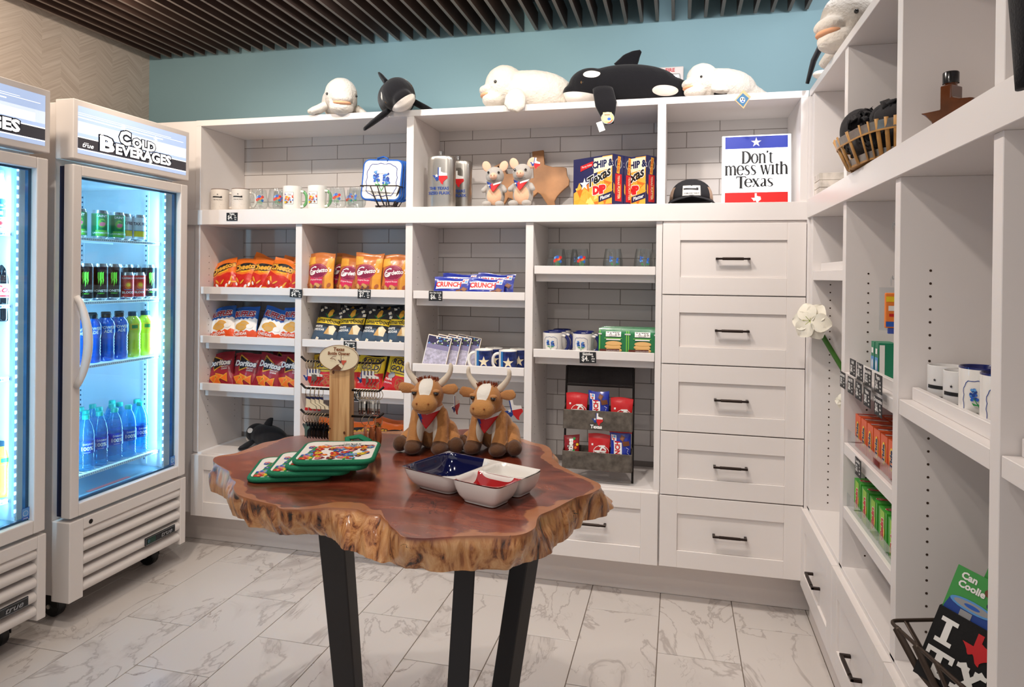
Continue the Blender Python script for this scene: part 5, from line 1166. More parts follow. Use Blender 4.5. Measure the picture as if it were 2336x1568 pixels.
def woodmat():
    m = M('burl_slab', (150, 80, 50), .22, spec=.5, coat=.5); t = m.node_tree; b = t.nodes['Principled BSDF']; b.inputs['Coat Roughness'].default_value = .12
    tc = N(t, 'ShaderNodeTexCoord'); at = N(t, 'ShaderNodeAttribute', attribute_name='rim'); sd = N(t, 'ShaderNodeAttribute', attribute_name='side')
    # heartwood: flowing red-brown grain
    mp = N(t, 'ShaderNodeMapping'); mp.inputs['Rotation'].default_value = (0, 0, .5); mp.inputs['Scale'].default_value = (3.2, 9, 3); t.links.new(tc.outputs['Object'], mp.inputs[0])
    n1 = N(t, 'ShaderNodeTexNoise', Scale=1.4, Detail=9.0, Distortion=1.6, Roughness=.62); t.links.new(mp.outputs[0], n1.inputs['Vector'])
    r1 = N(t, 'ShaderNodeValToRGB'); e = r1.color_ramp.elements; e[0].position = .30; e[0].color = lin((66, 24, 16)); e[1].position = .72; e[1].color = lin((162, 84, 52))
    k = r1.color_ramp.elements.new(.45); k.color = lin((106, 44, 28)); k = r1.color_ramp.elements.new(.58); k.color = lin((132, 62, 42)); t.links.new(n1.outputs['Fac'], r1.inputs[0])
    # sapwood rim with a wavy border
    n2 = N(t, 'ShaderNodeTexNoise', Scale=6.0, Detail=4.0); t.links.new(tc.outputs['Object'], n2.inputs['Vector'])
    a = N(t, 'ShaderNodeMath', operation='MULTIPLY_ADD'); a.inputs[1].default_value = .45; t.links.new(n2.outputs['Fac'], a.inputs[0]); t.links.new(at.outputs['Fac'], a.inputs[2])
    rr = N(t, 'ShaderNodeMapRange', interpolation_type='SMOOTHSTEP'); rr.inputs['From Min'].default_value = 1.15; rr.inputs['From Max'].default_value = 1.172; t.links.new(a.outputs[0], rr.inputs['Value'])
    sap = N(t, 'ShaderNodeMix', data_type='RGBA'); sap.inputs[6].default_value = lin((150, 88, 56)); sap.inputs[7].default_value = lin((188, 124, 80)); t.links.new(n1.outputs['Fac'], sap.inputs[0])
    m1 = N(t, 'ShaderNodeMix', data_type='RGBA'); t.links.new(rr.outputs[0], m1.inputs[0]); t.links.new(r1.outputs[0], m1.inputs[6]); t.links.new(sap.outputs[2], m1.inputs[7])
    # bark side: amber burl with dark pits
    mp2 = N(t, 'ShaderNodeMapping'); mp2.inputs['Scale'].default_value = (16, 16, 5); t.links.new(tc.outputs['Object'], mp2.inputs[0])
    n3 = N(t, 'ShaderNodeTexNoise', Scale=1.6, Detail=8.0, Distortion=1.3, Roughness=.65); t.links.new(mp2.outputs[0], n3.inputs['Vector'])
    r3 = N(t, 'ShaderNodeValToRGB'); e = r3.color_ramp.elements; e[0].position = .35; e[0].color = lin((44, 24, 15)); e[1].position = .66; e[1].color = lin((228, 176, 122))
    k = r3.color_ramp.elements.new(.42); k.color = lin((146, 84, 44)); k = r3.color_ramp.elements.new(.50); k.color = lin((198, 136, 82)); t.links.new(n3.outputs['Fac'], r3.inputs[0])
    m2 = N(t, 'ShaderNodeMix', data_type='RGBA'); t.links.new(sd.outputs['Fac'], m2.inputs[0]); t.links.new(m1.outputs[2], m2.inputs[6]); t.links.new(r3.outputs[0], m2.inputs[7])
    # thin black checks on the top
    n4 = N(t, 'ShaderNodeTexNoise', Scale=13.0, Detail=5.0, Distortion=2.0); t.links.new(tc.outputs['Object'], n4.inputs['Vector'])
    s4 = N(t, 'ShaderNodeMath', operation='SUBTRACT'); s4.inputs[1].default_value = .5; t.links.new(n4.outputs['Fac'], s4.inputs[0]); a4 = N(t, 'ShaderNodeMath', operation='ABSOLUTE'); t.links.new(s4.outputs[0], a4.inputs[0])
    l4 = N(t, 'ShaderNodeMath', operation='LESS_THAN'); l4.inputs[1].default_value = .007; t.links.new(a4.outputs[0], l4.inputs[0])
    n5 = N(t, 'ShaderNodeTexNoise', Scale=7.0, Detail=1.0); t.links.new(tc.outputs['Object'], n5.inputs['Vector']); g5 = N(t, 'ShaderNodeMath', operation='GREATER_THAN'); g5.inputs[1].default_value = .66; t.links.new(n5.outputs['Fac'], g5.inputs[0])
    c5 = N(t, 'ShaderNodeMath', operation='MULTIPLY'); t.links.new(l4.outputs[0], c5.inputs[0]); t.links.new(g5.outputs[0], c5.inputs[1])
    m3 = N(t, 'ShaderNodeMix', data_type='RGBA'); t.links.new(c5.outputs[0], m3.inputs[0]); t.links.new(m2.outputs[2], m3.inputs[6]); m3.inputs[7].default_value = lin((24, 16, 14)); t.links.new(m3.outputs[2], b.inputs['Base Color'])
    bp = N(t, 'ShaderNodeBump', Distance=.012); t.links.new(n3.outputs['Fac'], bp.inputs['Height']); sm = N(t, 'ShaderNodeMath', operation='MULTIPLY'); sm.inputs[1].default_value = .55; t.links.new(sd.outputs['Fac'], sm.inputs[0]); t.links.new(sm.outputs[0], bp.inputs['Strength']); t.links.new(bp.outputs[0], b.inputs['Normal'])
    return m
tb = thing('live_edge_table', 'live-edge burl wood table with three black steel legs in the middle of the shop', 'table', (0, 0, 0))
cx, cy = -.68, -1.42
def polar(pts, n=540):
    A = sorted([(math.atan2(y-cy, x-cx), math.hypot(x-cx, y-cy)) for x, y in pts]); out = []
    for i in range(n):
        a = -PI+2*PI*i/n; k = 0
        while k < len(A) and A[k][0] < a: k += 1
        a0, r0 = A[k-1] if k > 0 else (A[-1][0]-2*PI, A[-1][1]); a1, r1 = A[k % len(A)]
        if k == len(A): a1 += 2*PI
        out.append(r0+(r1-r0)*((a-a0)/(a1-a0) if a1 > a0 else 0))
    return out
NT = 720
rt_ = polar(TOPL, NT); rb_ = polar(BOTL, NT)
for i in range(NT):
    a = -PI+2*PI*i/NT
    if 0 < a < PI*.93 : rb_[i] = rb_[i] if (a < .45) else rt_[i]+.012
def sm(L_, k): return [sum(L_[(i+j) % len(L_)] for j in range(-k, k+1))/(2*k+1) for i in range(len(L_))]
rt_, rb_ = sm(rt_, 3), sm(rb_, 4)
g = G(); rimv, sidev = [], []
for j in range(13):
    s_ = (j/12)**.6
    for i in range(NT): a = -PI+2*PI*i/NT; r = rt_[i]*s_; g.v.append((cx+r*math.cos(a), cy+r*math.sin(a), .900)); rimv.append(1-(rt_[i]-r)/.30); sidev.append(0)
for j in range(12):
    for i in range(NT): g.f.append((j*NT+i, j*NT+(i+1) % NT, (j+1)*NT+(i+1) % NT, (j+1)*NT+i)); g.m.append(0)
K = 14; base_ = 13*NT
for j in range(K+1):
    q = j/K
    for i in range(NT):
        a = -PI+2*PI*i/NT; r = rt_[i]*(1-q)+rb_[i]*q; z = .8975-.066*q
        p = Vector((math.cos(a)*2.2, math.sin(a)*2.2, z*4)); rg = noise.noise(Vector((math.cos(a)*11, math.sin(a)*11, z*3+.5*q)))
        r += (.013*noise.noise(p*2.1)+.018*rg*abs(rg)*2+.004*noise.noise(Vector((math.cos(a)*34, math.sin(a)*34, z*26))))*min(1, q*3)+.006*math.sin(PI*q)
        z += .006*noise.noise(Vector((math.cos(a)*5, math.sin(a)*5, 3)))*q
        g.v.append((cx+r*math.cos(a), cy+r*math.sin(a), z)); rimv.append(1); sidev.append(min(1, q*9))
for j in range(-1, K):
    A0 = (12*NT if j == -1 else base_+j*NT); B0 = base_+(j+1)*NT
    for i in range(NT): g.f.append((A0+i, A0+(i+1) % NT, B0+(i+1) % NT, B0+i)); g.m.append(0)
B0 = base_+K*NT; g.f.append(tuple(B0+i for i in range(NT))); g.m.append(0)
me = g.mesh('slab', woodmat(), True)
for nme, vals in (('rim', rimv), ('side', sidev)): at = me.attributes.new(nme, 'FLOAT', 'POINT'); at.data.foreach_set('value', vals)
b = bmesh.new(); b.from_mesh(me); bmesh.ops.recalc_face_normals(b, faces=b.faces); b.to_mesh(me); b.free(); me.set_sharp_from_angle(angle=1.1)
put('slab', me, tb)
LG = M('powder_black', (44, 42, 43), .5, .3, bump=.03, bscale=300)
for (p, q, w_, d_, rz) in (((-.754, -1.561, .845), (-.900, -1.153, 0), .066, .045, -.05), ((-.513, -1.300, .845), (-.478, -1.560, 0), .050, .070, .30), ((-.342, -1.298, .845), (-.464, -1.278, 0), .052, .052, -.42)):
    p, q = Vector(p), Vector(q); c, s = math.cos(rz), math.sin(rz)
    rings = [[Vector((z.x+c*x-s*y, z.y+s*x+c*y, z.z)) for x, y in ((-w_/2, -d_/2), (w_/2, -d_/2), (w_/2, d_/2), (-w_/2, d_/2))] for z in (q, p)]
    G().loft(rings).to('leg', LG, tb, bevel=.003, recalc=True)
# ------------------------------------------------------------ green potholders
GRB = M('green_binding', (22, 120, 84), .8, bump=.3, bscale=300)
P = Print(); flowers(P, 0, .002, .160, False, 80, .50); P.text('Texas', .02, .055, .022, I_K, shear=.4); P.text('Wildflowers', .035, .040, .018, I_K, shear=.4); P.poly([(-.045, .055), (-.005, .07), (.012, .05), (-.02, .035)], ink('tag_paper', 0))
PHG = potholder(.178, GRB, FAB, P)
lp2 = G().tube([(.012, .0, .088), (.004, -.006, .118), (.035, -.010, .122), (.062, -.002, .100), (.05, 0, .088)], .0042, 6, flat=2.2).mesh('loop', GRB, True)
for i, (x, y, z, rz) in enumerate([(-.902, -1.484, .9068, .40), (-.855, -1.474, .9200, .36), (-.812, -1.462, .9330, .30), (-.798, -1.458, .9462, .33)]):
    t = phold('%s green-bound wildflower potholder of the stack on the table' % ['lowest', 'second lowest', 'third from bottom', 'topmost'][i], PHG, (x, y, z), (-PI/2, 0, rz), 'green potholders on the table', lp2 if i in (1, 3) else None)
# ------------------------------------------------------------ flag dish
ds = thing('divided_dish', 'three-part white ceramic dish glazed with blue, white and red compartments', 'dish', (-.446, -1.511, .9015), -.357); ds.scale = (1, 1, .86)
NG_, BG_, RG_ = M('cobalt_glaze', (13, 18, 62), .08, spec=.6, coat=.8), WGZ, M('red_glaze', (178, 18, 26), .1, spec=.6, coat=.7)
BW = [(-.062, 0, .070, .080), (.073, -.040, .058, .042), (.078, .044, .056, .038)]
def depth(x, y):
    d = 0
    for cx_, cy_, a, b_ in BW:
        q = ((abs(x-cx_)/a)**5+(abs(y-cy_)/b_)**5)**.2; d = max(d, .044*max(0, min(1, (1-q)/.30))**.6)
    return d
g = G(); nx, ny = 96, 60; HX, HY = .137, .086
for j in range(ny+1):
    for i in range(nx+1):
        u, v = i/nx*2-1, j/ny*2-1; x, y = HX*u*(1-.03*abs(v)**6), HY*v*(1-.05*abs(u)**6); g.v.append((x, y, .054+.003*(abs(u)**8+abs(v)**8)*.5-depth(x, y)))
for j in range(ny):
    for i in range(nx):
        x = HX*((i+.5)/nx*2-1); y = HY*((j+.5)/ny*2-1); mi = 1 if x < -.018-.30*y*.25 else (2 if (y < .000 and x > .022) else 0)
        a = j*(nx+1)+i; g.f.append((a, a+1, a+nx+2, a+nx+1)); g.m.append(mi)
me = g.mesh('glaze', [BG_, NG_, RG_], True); put('glazed_inside', me, ds)
P = Print(); P.star(-.022, -.030, .026, I_W, .3); P.build('star', lambda x, y, o: Vector((x-.022, y+.006, .0112+o)), ds)
g = G()
for k, (cx_, cy_, a, b_) in enumerate(BW):
    def rr_(A_, B_, z, e=.32): return [(cx_+A_*math.copysign(abs(math.cos(q))**e, math.cos(q)), cy_+B_*math.copysign(abs(math.sin(q))**e, math.sin(q)), z) for q in [2*PI*i/36 for i in range(36)]]
    A_, B_ = a+.004, b_+.004
    if k == 0: A_ = a+.005
    g.f.append(tuple(range(len(g.v), len(g.v)+36))[::-1]); g.m.append(0); g.loft([rr_(A_*.66, B_*.66, 0), rr_(A_*.68, B_*.68, .004), rr_(A_*.70, B_*.70, .005), rr_(A_*.84, B_*.84, .016), rr_(A_*.93, B_*.93, .030), rr_(A_*.985, B_*.985, .044), rr_(A_*1.0, B_*1.0, .0535)], cap=False)
g.to('outside', WGZ, ds, auto=50, recalc=True)
# ------------------------------------------------------------ bottle opener stand
st = thing('opener_stand', 'wooden post display stand with six black hooks and an oval sign on the table', 'display stand', (-.902, -1.245, .9), .06)
G().lathe([(.0001, 0), (.070, 0), (.072, .002), (.072, .005), (.070, .007), (.0001, .007)], 48, cap=False).to('base_plate', M('base_grey', (88, 84, 86), .45, .3), st, auto=40)
def pinemat():
    m = M('pine_post', (206, 158, 104), .5, spec=.3); t = m.node_tree; b = t.nodes['Principled BSDF']; tc = N(t, 'ShaderNodeTexCoord'); mp = N(t, 'ShaderNodeMapping'); mp.inputs['Scale'].default_value = (60, 60, 3.5); t.links.new(tc.outputs['Object'], mp.inputs[0])
    n = N(t, 'ShaderNodeTexNoise', Scale=1.0, Detail=4.0, Distortion=.8); t.links.new(mp.outputs[0], n.inputs['Vector']); r = N(t, 'ShaderNodeMapRange'); r.inputs['From Min'].default_value = .35; r.inputs['From Max'].default_value = .62; t.links.new(n.outputs['Fac'], r.inputs['Value'])
    mx = N(t, 'ShaderNodeMix', data_type='RGBA'); mx.inputs[6].default_value = lin((168, 114, 68)); mx.inputs[7].default_value = lin((220, 178, 126)); t.links.new(r.outputs[0], mx.inputs[0]); t.links.new(mx.outputs[2], b.inputs['Base Color']); return m
G().box(-.030, .030, -.016, .016, .007, .275).to('post', pinemat(), st, bevel=.0015)
P = Print(); P.ell(-.018, .210, .0035, .005, M('knot', (96, 52, 28), .6)); P.ell(.016, .045, .003, .004, M('knot')); P.build('knots', lambda x, y, o: Vector((x, -.016-o, y)), st)
for z in (.236, .160, .088):
    for s in (-1, 1): G().tube([(s*.028, 0, z), (s*.104, 0, z), (s*.109, 0, z+.001), (s*.122, 0, z+.012)], .0032, 8).to('hook', BK, st, smooth=True)
sg2 = G().prism([(.058*math.cos(2*PI*i/40), .036*math.sin(2*PI*i/40)) for i in range(40)], .0, .004, mat=Matrix.Translation((0, -.018, .250)) @ Matrix.Rotation(PI/2, 4, 'X')).to('oval_sign', I_CR, st, bevel=.0005, seg=1)
P = Print(); P.ring([(.0572*math.cos(2*PI*i/40), .0352*math.sin(2*PI*i/40)) for i in range(40)], .0012, I_BR); bt = ink('brown_text', (132, 74, 36)); P.text('Texas', 0, .024, .0135, bt, bold=.03, shear=.15); P.text('Bottle Opener', 0, .0125, .0118, bt, bold=.03, shear=.15, sx=.92)
P.texas(.010, -.006, .026, [ink('plum', (92, 62, 66)), I_CR, ink('coral', (204, 88, 66))]); P.poly([(-.022, -.032), (-.004, -.018), (.006, -.016), (.012, -.024), (.004, -.034)], I_BR); P.poly([(.0, -.020), (.006, -.014), (.014, -.020), (.010, -.028)], I_CR); P.ring([(-.024, -.002), (-.016, .004), (-.008, .005)], .0012, I_BR, False); P.ring([(-.024, -.002), (-.014, -.002), (-.008, -.006)], .0012, I_BR, False)
P.build('lettering', lambda x, y, o: Vector((x, -.0225-o, y+.250)), sg2)
RGM = M('key_ring', (196, 176, 140), .2, 1)
ringm = G().tube([(0, .011*math.cos(2*PI*i/16), -.011+.0135*math.sin(2*PI*i/16)+.001) for i in range(16)], .0009, 5, closed=True).mesh('split_ring', RGM, True)
def flatthing(pts, th, mat): return G().prism(pts, -th/2, th/2, mat=Matrix.Rotation(PI/2, 4, 'X'))
NVY = M('enamel_navy', (28, 36, 84), .25, .4, coat=.6); SLV = M('opener_steel', (176, 172, 166), .25, .95)
tx = [((x-.45)*.042, (y-1.0)*.042-.022) for x, y in TEX]; op1 = flatthing(tx, .0022, SLV).mesh('opener', SLV)
P = Print(); P.texas(.0015, -.0425, .0415, FLAG); op1p = P.build('enamel', lambda x, y, o: Vector((x, -.0012-o, y)), mesh_only=True, base=.0002, step=.0001)
boot = [(-.006, -.022), (.008, -.022), (.010, -.040), (.028, -.048), (.030, -.056), (.012, -.056), (.004, -.052), (.0, -.062), (-.010, -.062), (-.006, -.045)]
op2 = flatthing(boot, .0022, SLV).mesh('opener', SLV); P = Print(); P.poly([(x*.96, y) for x, y in boot], I_CR); P.poly([(-.006, -.0225), (.008, -.0225), (.009, -.031), (-.006, -.028)], NVY); P.poly([(.0, -.062), (-.010, -.062), (-.0095, -.054), (.002, -.054)], I_R)
op2p = P.build('enamel', lambda x, y, o: Vector((x, -.0012-o, y)), mesh_only=True, base=.0002, step=.0001)
lh = [(0, -.022), (.006, -.026), (.006, -.034), (.022, -.030), (.026, -.034), (.010, -.044), (.008, -.060), (.011, -.066), (0, -.063), (-.011, -.066), (-.008, -.060), (-.010, -.044), (-.026, -.034), (-.022, -.030), (-.006, -.034), (-.006, -.026)]
op3 = flatthing(lh, .003, BLACKM).mesh('opener', M('enamel_black', (16, 16, 18), .2, .3, coat=.7))
def oval(w_, h_, z): return [(w_*math.cos(2*PI*i/20), z+h_*math.sin(2*PI*i/20)) for i in range(20)]
op4 = flatthing(oval(.012, .020, -.046), .005, SLV).mesh('opener', SLV); P = Print(); P.poly(oval(.0095, .017, -.046), I_K); op4p = P.build('enamel', lambda x, y, o: Vector((x, -.0026-o, y)), mesh_only=True, base=.0002)
op5 = flatthing(oval(.014, .026, -.052), .006, SLV).mesh('opener', M('tan_leather', (150, 84, 48), .5))
def openers(label, n, x0, x1, z, me, pm_, rz, name='bottle_opener', jit=.15):
    for i in range(n):
        x = x0+(x1-x0)*(i/(n-1) if n > 1 else 0); p = Matrix.Translation((-.902, -1.245, .9)) @ Matrix.Rotation(.06, 4, 'Z') @ Vector((x, 0, z))
        t = thing(name, '%s of the %s %s' % (nth(i, n), NW[n], label), 'bottle opener', tuple(p), rz+.06, label)
        put('split_ring', ringm, t); put('opener_plate', me, t, rot=(0, 0, random.uniform(-jit, jit)))
        if pm_: put('enamel_face', pm_, t, rot=t.children[-1].rotation_euler)
openers('flag-coloured state openers on the upper left hook', 4, -.100, -.074, .236, op1, op1p, -.25, jit=.05)
openers('flag-coloured state openers on the upper right hook', 4, .060, .090, .236, op1, op1p, -.25, jit=.05)
openers('boot-shaped openers on the middle left hook', 4, -.100, -.062, .160, op2, op2p, -.2, jit=.05)
openers('round silver and black openers on the middle right hook', 8, .052, .108, .160, op4, op4p, -1.15)
openers('black steer-shaped openers on the lower left hook', 8, -.104, -.044, .088, op3, None, -.75, jit=.05)
openers('tan leather openers on the lower right hook', 3, .070, .108, .088, op5, None, -.9, jit=.3)
# ------------------------------------------------------------ plush animals
EYE = M('eye_black', (10, 9, 10), .06, spec=.8, coat=1)
def finmesh(path, wid, th, wdir, mat):
    rings = []; wd = Vector(wdir).normalized()
    for i, p in enumerate(path):
        p = Vector(p); d = (Vector(path[min(i+1, len(path)-1)])-Vector(path[max(i-1, 0)])).normalized(); w2 = (wd-d*wd.dot(d)).normalized(); q = d.cross(w2)
        rings.append([p+w2*wid[i]*math.cos(2*PI*k/14)+q*th[i]*math.sin(2*PI*k/14) for k in range(14)])
    return G().loft(rings)
def fin(name, path, wid, th, wdir, mat, parent):
    P_, W_, T_ = [], [], []; n = len(path)
    for i in range(n-1):
        for s in range(4):
            q = s/4; P_.append(tuple(Vector(path[i]).lerp(Vector(path[i+1]), q))); W_.append(wid[i]*(1-q)+wid[i+1]*q); T_.append(th[i]*(1-q)+th[i+1]*q)
    P_.append(path[-1]); W_.append(wid[-1]); T_.append(th[-1])
    o = finmesh(P_, W_, T_, wdir, mat).to(name, mat, parent, smooth=True, recalc=True); return o
WP = (226, 217, 205)
WHM = M('white_plush', WP, .95, spec=.1, bump=.9, bscale=120, sheen=.3); PEACH = M('peach_felt', (232, 170, 130), .9)
_wh = {}
def beluga(label, loc, rz, k=1.0, curl=False, hang=None, rot=None):
    t = thing('plush_beluga', label, 'plush toy', loc, rot or rz, None)
    if 'b' not in _wh:
        _wh['b'] = blob('body', [('e', (.02, 0, .078), (.165, .082, .080)), ('e', (-.090, 0, .098), (.078, .074, .078)), ('e', (-.130, 0, .040), (.050, .056, .034)), ('e', (-.158, 0, .074), (.034, .046, .022)),
                                 ('t', [(.10, 0, .07), (.19, 0, .045), (.25, 0, .03)], [.062, .036, .022]), ('e', (.275, .035, .024), (.03, .045, .014)), ('e', (.275, -.035, .024), (.03, .045, .014))], .0052, 5, .0016, 60)
        _wh['b'].materials.append(WHM)
    if curl and 'b2' not in _wh:
        _wh['b2'] = blob('body', [('e', (-.01, .02, .078), (.125, .088, .080)), ('e', (-.090, 0, .098), (.078, .074, .078)), ('e', (-.130, 0, .040), (.050, .056, .034)), ('e', (-.158, 0, .074), (.034, .046, .022)),
                                 ('t', [(.03, .06, .07), (.06, .13, .045), (.045, .20, .03)], [.062, .036, .022]), ('e', (.02, .225, .024), (.045, .03, .014))], .0052, 5, .0016, 60)
        _wh['b2'].materials.append(WHM)
    b = put('body', _wh['b2' if curl else 'b'], t); b.scale = (k, k, k)
    G().sphere((-.158*k, 0, .0545*k), (.029*k, .041*k, .0125*k), 16, 10).to('mouth', PEACH, t, smooth=True)
    for s in (-1, 1): G().sphere((-.128*k, s*.064*k, .094*k), .0062*k, 12, 8).to('eye', EYE, t, smooth=True)
    for s in (-1, 1):
        if hang and s == hang: pth = [(-.045*k, s*.07*k, .05*k), (-.05*k, s*.105*k, .022*k), (-.055*k, s*.125*k, -.015*k), (-.06*k, s*.13*k, -.035*k)]
        else: pth = [(-.050*k, s*.062*k, .055*k), (-.052*k, s*.095*k, .032*k), (-.045*k, s*.120*k, .022*k), (-.038*k, s*.140*k, .018*k)]
        fin('flipper', pth, [.028*k, .040*k, .040*k, .020*k], [.020*k, .021*k, .019*k, .010*k], (1, 0, 0), WHM, t)
    return t
OB = (24, 23, 26)
def orcamat():
    pt = []
    for s in (-1, 1): pt += [((232, 222, 212), (-.135, s*.068, .112), (.034, .032, .017)), ((226, 212, 200), (.150, s*.085, .040), (.062, .060, .026))]
    pt.append(((232, 224, 216), (-.20, 0, .010), (.13, .085, .046)))
    return patchmat('orca_plush', OB, pt, .95, .35, 240, .15)
def orca(label, loc, rz, k=1.0, rot=None, hang=None, fl=None, noeye=False):
    t = thing('plush_orca', label, 'plush toy', loc, rot or rz, None)
    if 'o' not in _wh:
        _wh['o'] = blob('body', [('e', (.0, 0, .080), (.200, .082, .079)), ('e', (-.140, 0, .080), (.088, .070, .070)), ('e', (-.212, 0, .058), (.036, .040, .030)), ('e', (-.19, 0, .038), (.05, .05, .028)),
                                 ('t', [(.12, 0, .072), (.24, 0, .045), (.32, 0, .026)], [.062, .034, .018]), ('e', (.34, .045, .020), (.035, .055, .012)), ('e', (.34, -.045, .020), (.035, .055, .012))], .0055, 4)
        _wh['o'].materials.append(orcamat())
    b = put('body', _wh['o'], t); b.scale = (k, k, k); BM = M('black_plush', OB, .95, spec=.1, bump=.35, bscale=240, sheen=.15)
    fin('dorsal_fin', [(-.01*k, 0, .14*k), (.012*k, 0, .175*k), (.032*k, 0, .196*k), (.052*k, 0, .212*k)], [.048*k, .036*k, .022*k, .006*k], [.012*k, .010*k, .008*k, .003*k], (1, 0, -.2), BM, t)
    for s in (-1, 1):
        if not noeye:
            G().lathe([(.0085*k, 0), (.0075*k, .003*k), (.0001, .003*k)], 14, cap=False, mat=Matrix.Translation((-.168*k, s*.0605*k, .079*k)) @ Matrix.Rotation(-s*PI/2, 4, 'X')).to('eye_ring', M('eye_amber', (150, 110, 70), .2), t, smooth=True)
            G().sphere((-.168*k, s*.0615*k, .079*k), .0052*k, 12, 8).to('eye', EYE, t, smooth=True)
        if fl and s in fl: pth = fl[s]
        else: pth = [(-.09*k, s*.060*k, .045*k), (-.085*k, s*.10*k, .03*k), (-.075*k, s*.14*k, .018*k), (-.06*k, s*.18*k, .014*k)]
        fin('flipper', pth, [.026*k, .038*k, .040*k, .016*k], [.013*k, .013*k, .011*k, .007*k], (1, 0, 0), BM, t)
    return t
ZT = 2.147
beluga('small white beluga facing forward, leftmost toy on top of the shelves', (-1.640, .115, ZT), 2.1, 1.05, hang=-1, rot=(0, -.10, 2.12))
orca('small orca hanging one flipper over the shelf edge beside the leftmost beluga', (-1.290, .135, ZT+.012), 1.15, 1.12, rot=(-.62, -.14, 2.02), fl={-1: [(-.09, -.05, .03), (-.08, -.08, -.02), (-.07, -.11, -.07), (-.06, -.14, -.11)], 1: [(-.08, .045, .06), (-.10, .11, .055), (-.12, .17, .05), (-.14, .215, .045)]})
beluga('large white beluga lying sideways in the middle of the shelf top', (-.690, .115, ZT), .28, 1.16, hang=-1)
orca('large orca stretched along the shelf top with a round tag on its flipper', (-.235, .120, ZT), .10, 1.15, fl={-1: [(-.10, -.05, .06), (-.105, -.125, .045), (-.090, -.155, -.03), (-.075, -.160, -.115)]})
beluga('white beluga with a paper tag at the right end of the shelf top', (.165, .120, ZT), .42, .90)
# tags on the toys
tg = thing('toy_tag', 'round yellow paper tag hanging from the large orca', 'tag', (-.300, -.058, 2.055), .15)
G().prism([(.028*math.cos(2*PI*i/28), .026*math.sin(2*PI*i/28)) for i in range(28)], -.001, .001, mat=Matrix.Rotation(PI/2, 4, 'X')).to('card', ink('tag_yellow', (232, 206, 120)), tg)
G().box(-.052, -.026, .0012, .0022, -.044, -.002).to('barcode_card', I_W, tg, rot=(0, -.35, 0))
P = Print(); P.ring([(.0265*math.cos(2*PI*i/28), .0245*math.sin(2*PI*i/28)) for i in range(28)], .0015, I_LB); P.rect(-.020, .016, -.016, .024, ink('tag_cream', (240, 222, 150))); P.rect(-.014, .010, .012, .015, I_BR); P.ell(.006, -.004, .008, .006, I_MB); P.ring([(.0, -.022), (.012, -.018), (.02, -.008)], .003, I_R, False); P.build('printed_design', lambda x, y, o: Vector((x, -.001-o, y)), tg)
tg = thing('toy_tag', 'diamond-shaped blue and tan paper tag on the rightmost beluga', 'tag', (.245, -.028, 2.112), .05)
G().prism([(-.030, .0), (.004, .042), (.034, .012), (.006, -.036)], -.001, .001, mat=Matrix.Rotation(PI/2, 4, 'X')).to('card', ink('kraft', (206, 168, 124)), tg)
P = Print(); P.poly([(-.024, .0), (.002, .028), (.026, .006), (.004, -.028)], ink('tag_blue', (62, 112, 148))); P.ell(.001, .0, .010, .012, I_W, .2); P.ell(-.003, .004, .0025, .004, I_K); P.ell(.006, .003, .0025, .004, I_K); P.ell(.002, -.006, .005, .003, I_MB); P.build('printed_design', lambda x, y, o: Vector((x, -.001-o, y)), tg)
beluga('big white beluga looking over the top of the right-hand shelves', (.665, -.36, ZT), .50, 1.28, curl=True, hang=-1)
orca('orca behind the beluga on the right-hand shelf top, flipper over the corner', (.700, .02, ZT), PI/2, 1.0, fl={1: [(-.12, .06, .12), (-.12, .15, .19), (-.08, .19, .10), (-.05, .208, .018)], -1: [(-.08, -.05, .05), (-.08, -.08, .03), (-.08, -.11, .02), (-.07, -.13, .02)]})
orca('orca on the right-hand shelf top with a long flipper at the photo edge', (.69, -1.675, ZT), PI/2, 1.25, fl={1: [(-.12, .05, .07), (-.13, .20, .020), (-.165, .222, -.16), (-.18, .215, -.49)], -1: [(-.10, -.06, .10), (-.10, -.08, .06), (-.09, -.10, .04), (-.09, -.12, .03)]})
orca('orca lying in the bottom of the left bay with its fin up', (-2.055, .170, .476), 2.62, .74, rot=(.0, 0, -.42), noeye=True)
# bandana and longhorns
def bandana(t, w_, h_, y, z, k=1.0, lean=.35):
    g = G(); n = 8; rows = 6
    for j in range(rows+1):
        q = j/rows
        for i in range(n+1):
            u = (i/n*2-1)*(1-q); x = w_*u; g.v.append((x*k, (y-.006+.020*(u*u)*1.2+lean*h_*q*-.25)*k, (z-h_*q+.016*abs(u)*(1-q))*k))
    for j in range(rows):
        for i in range(n): a = j*(n+1)+i; cxx = (g.v[a][0]+g.v[a+1][0])/2; g.f.append((a, a+1, a+n+2, a+n+1)); g.m.append(0 if cxx < -w_*.35*k else (1 if j == 0 and cxx > w_*.1*k else 2))
    o = g.to('bandana', FLAG, t, smooth=True); s = o.modifiers.new('s', 'SOLIDIFY'); s.thickness = .0015
    P = Print(); P.star(-w_*.58*k, (z-.004)*k, .0055*k, I_W); P.build('star', lambda x, yy, o_: Vector((x, (y-.006+.020*.36*1.2-.006)*k, yy)), o)
def textag(t, loc, rot, h=.045):
    c = G().prism([((x-.485)*h, (y-.48)*h) for x, y in TEX], -.0006, .0006, mat=Matrix.Rotation(PI/2, 4, 'X')).to('hang_tag', I_W, t, loc=loc, rot=rot)
    Print().texas(0, 0, h, FLAG).build('flag_print', FRONT, c, base=.0009)
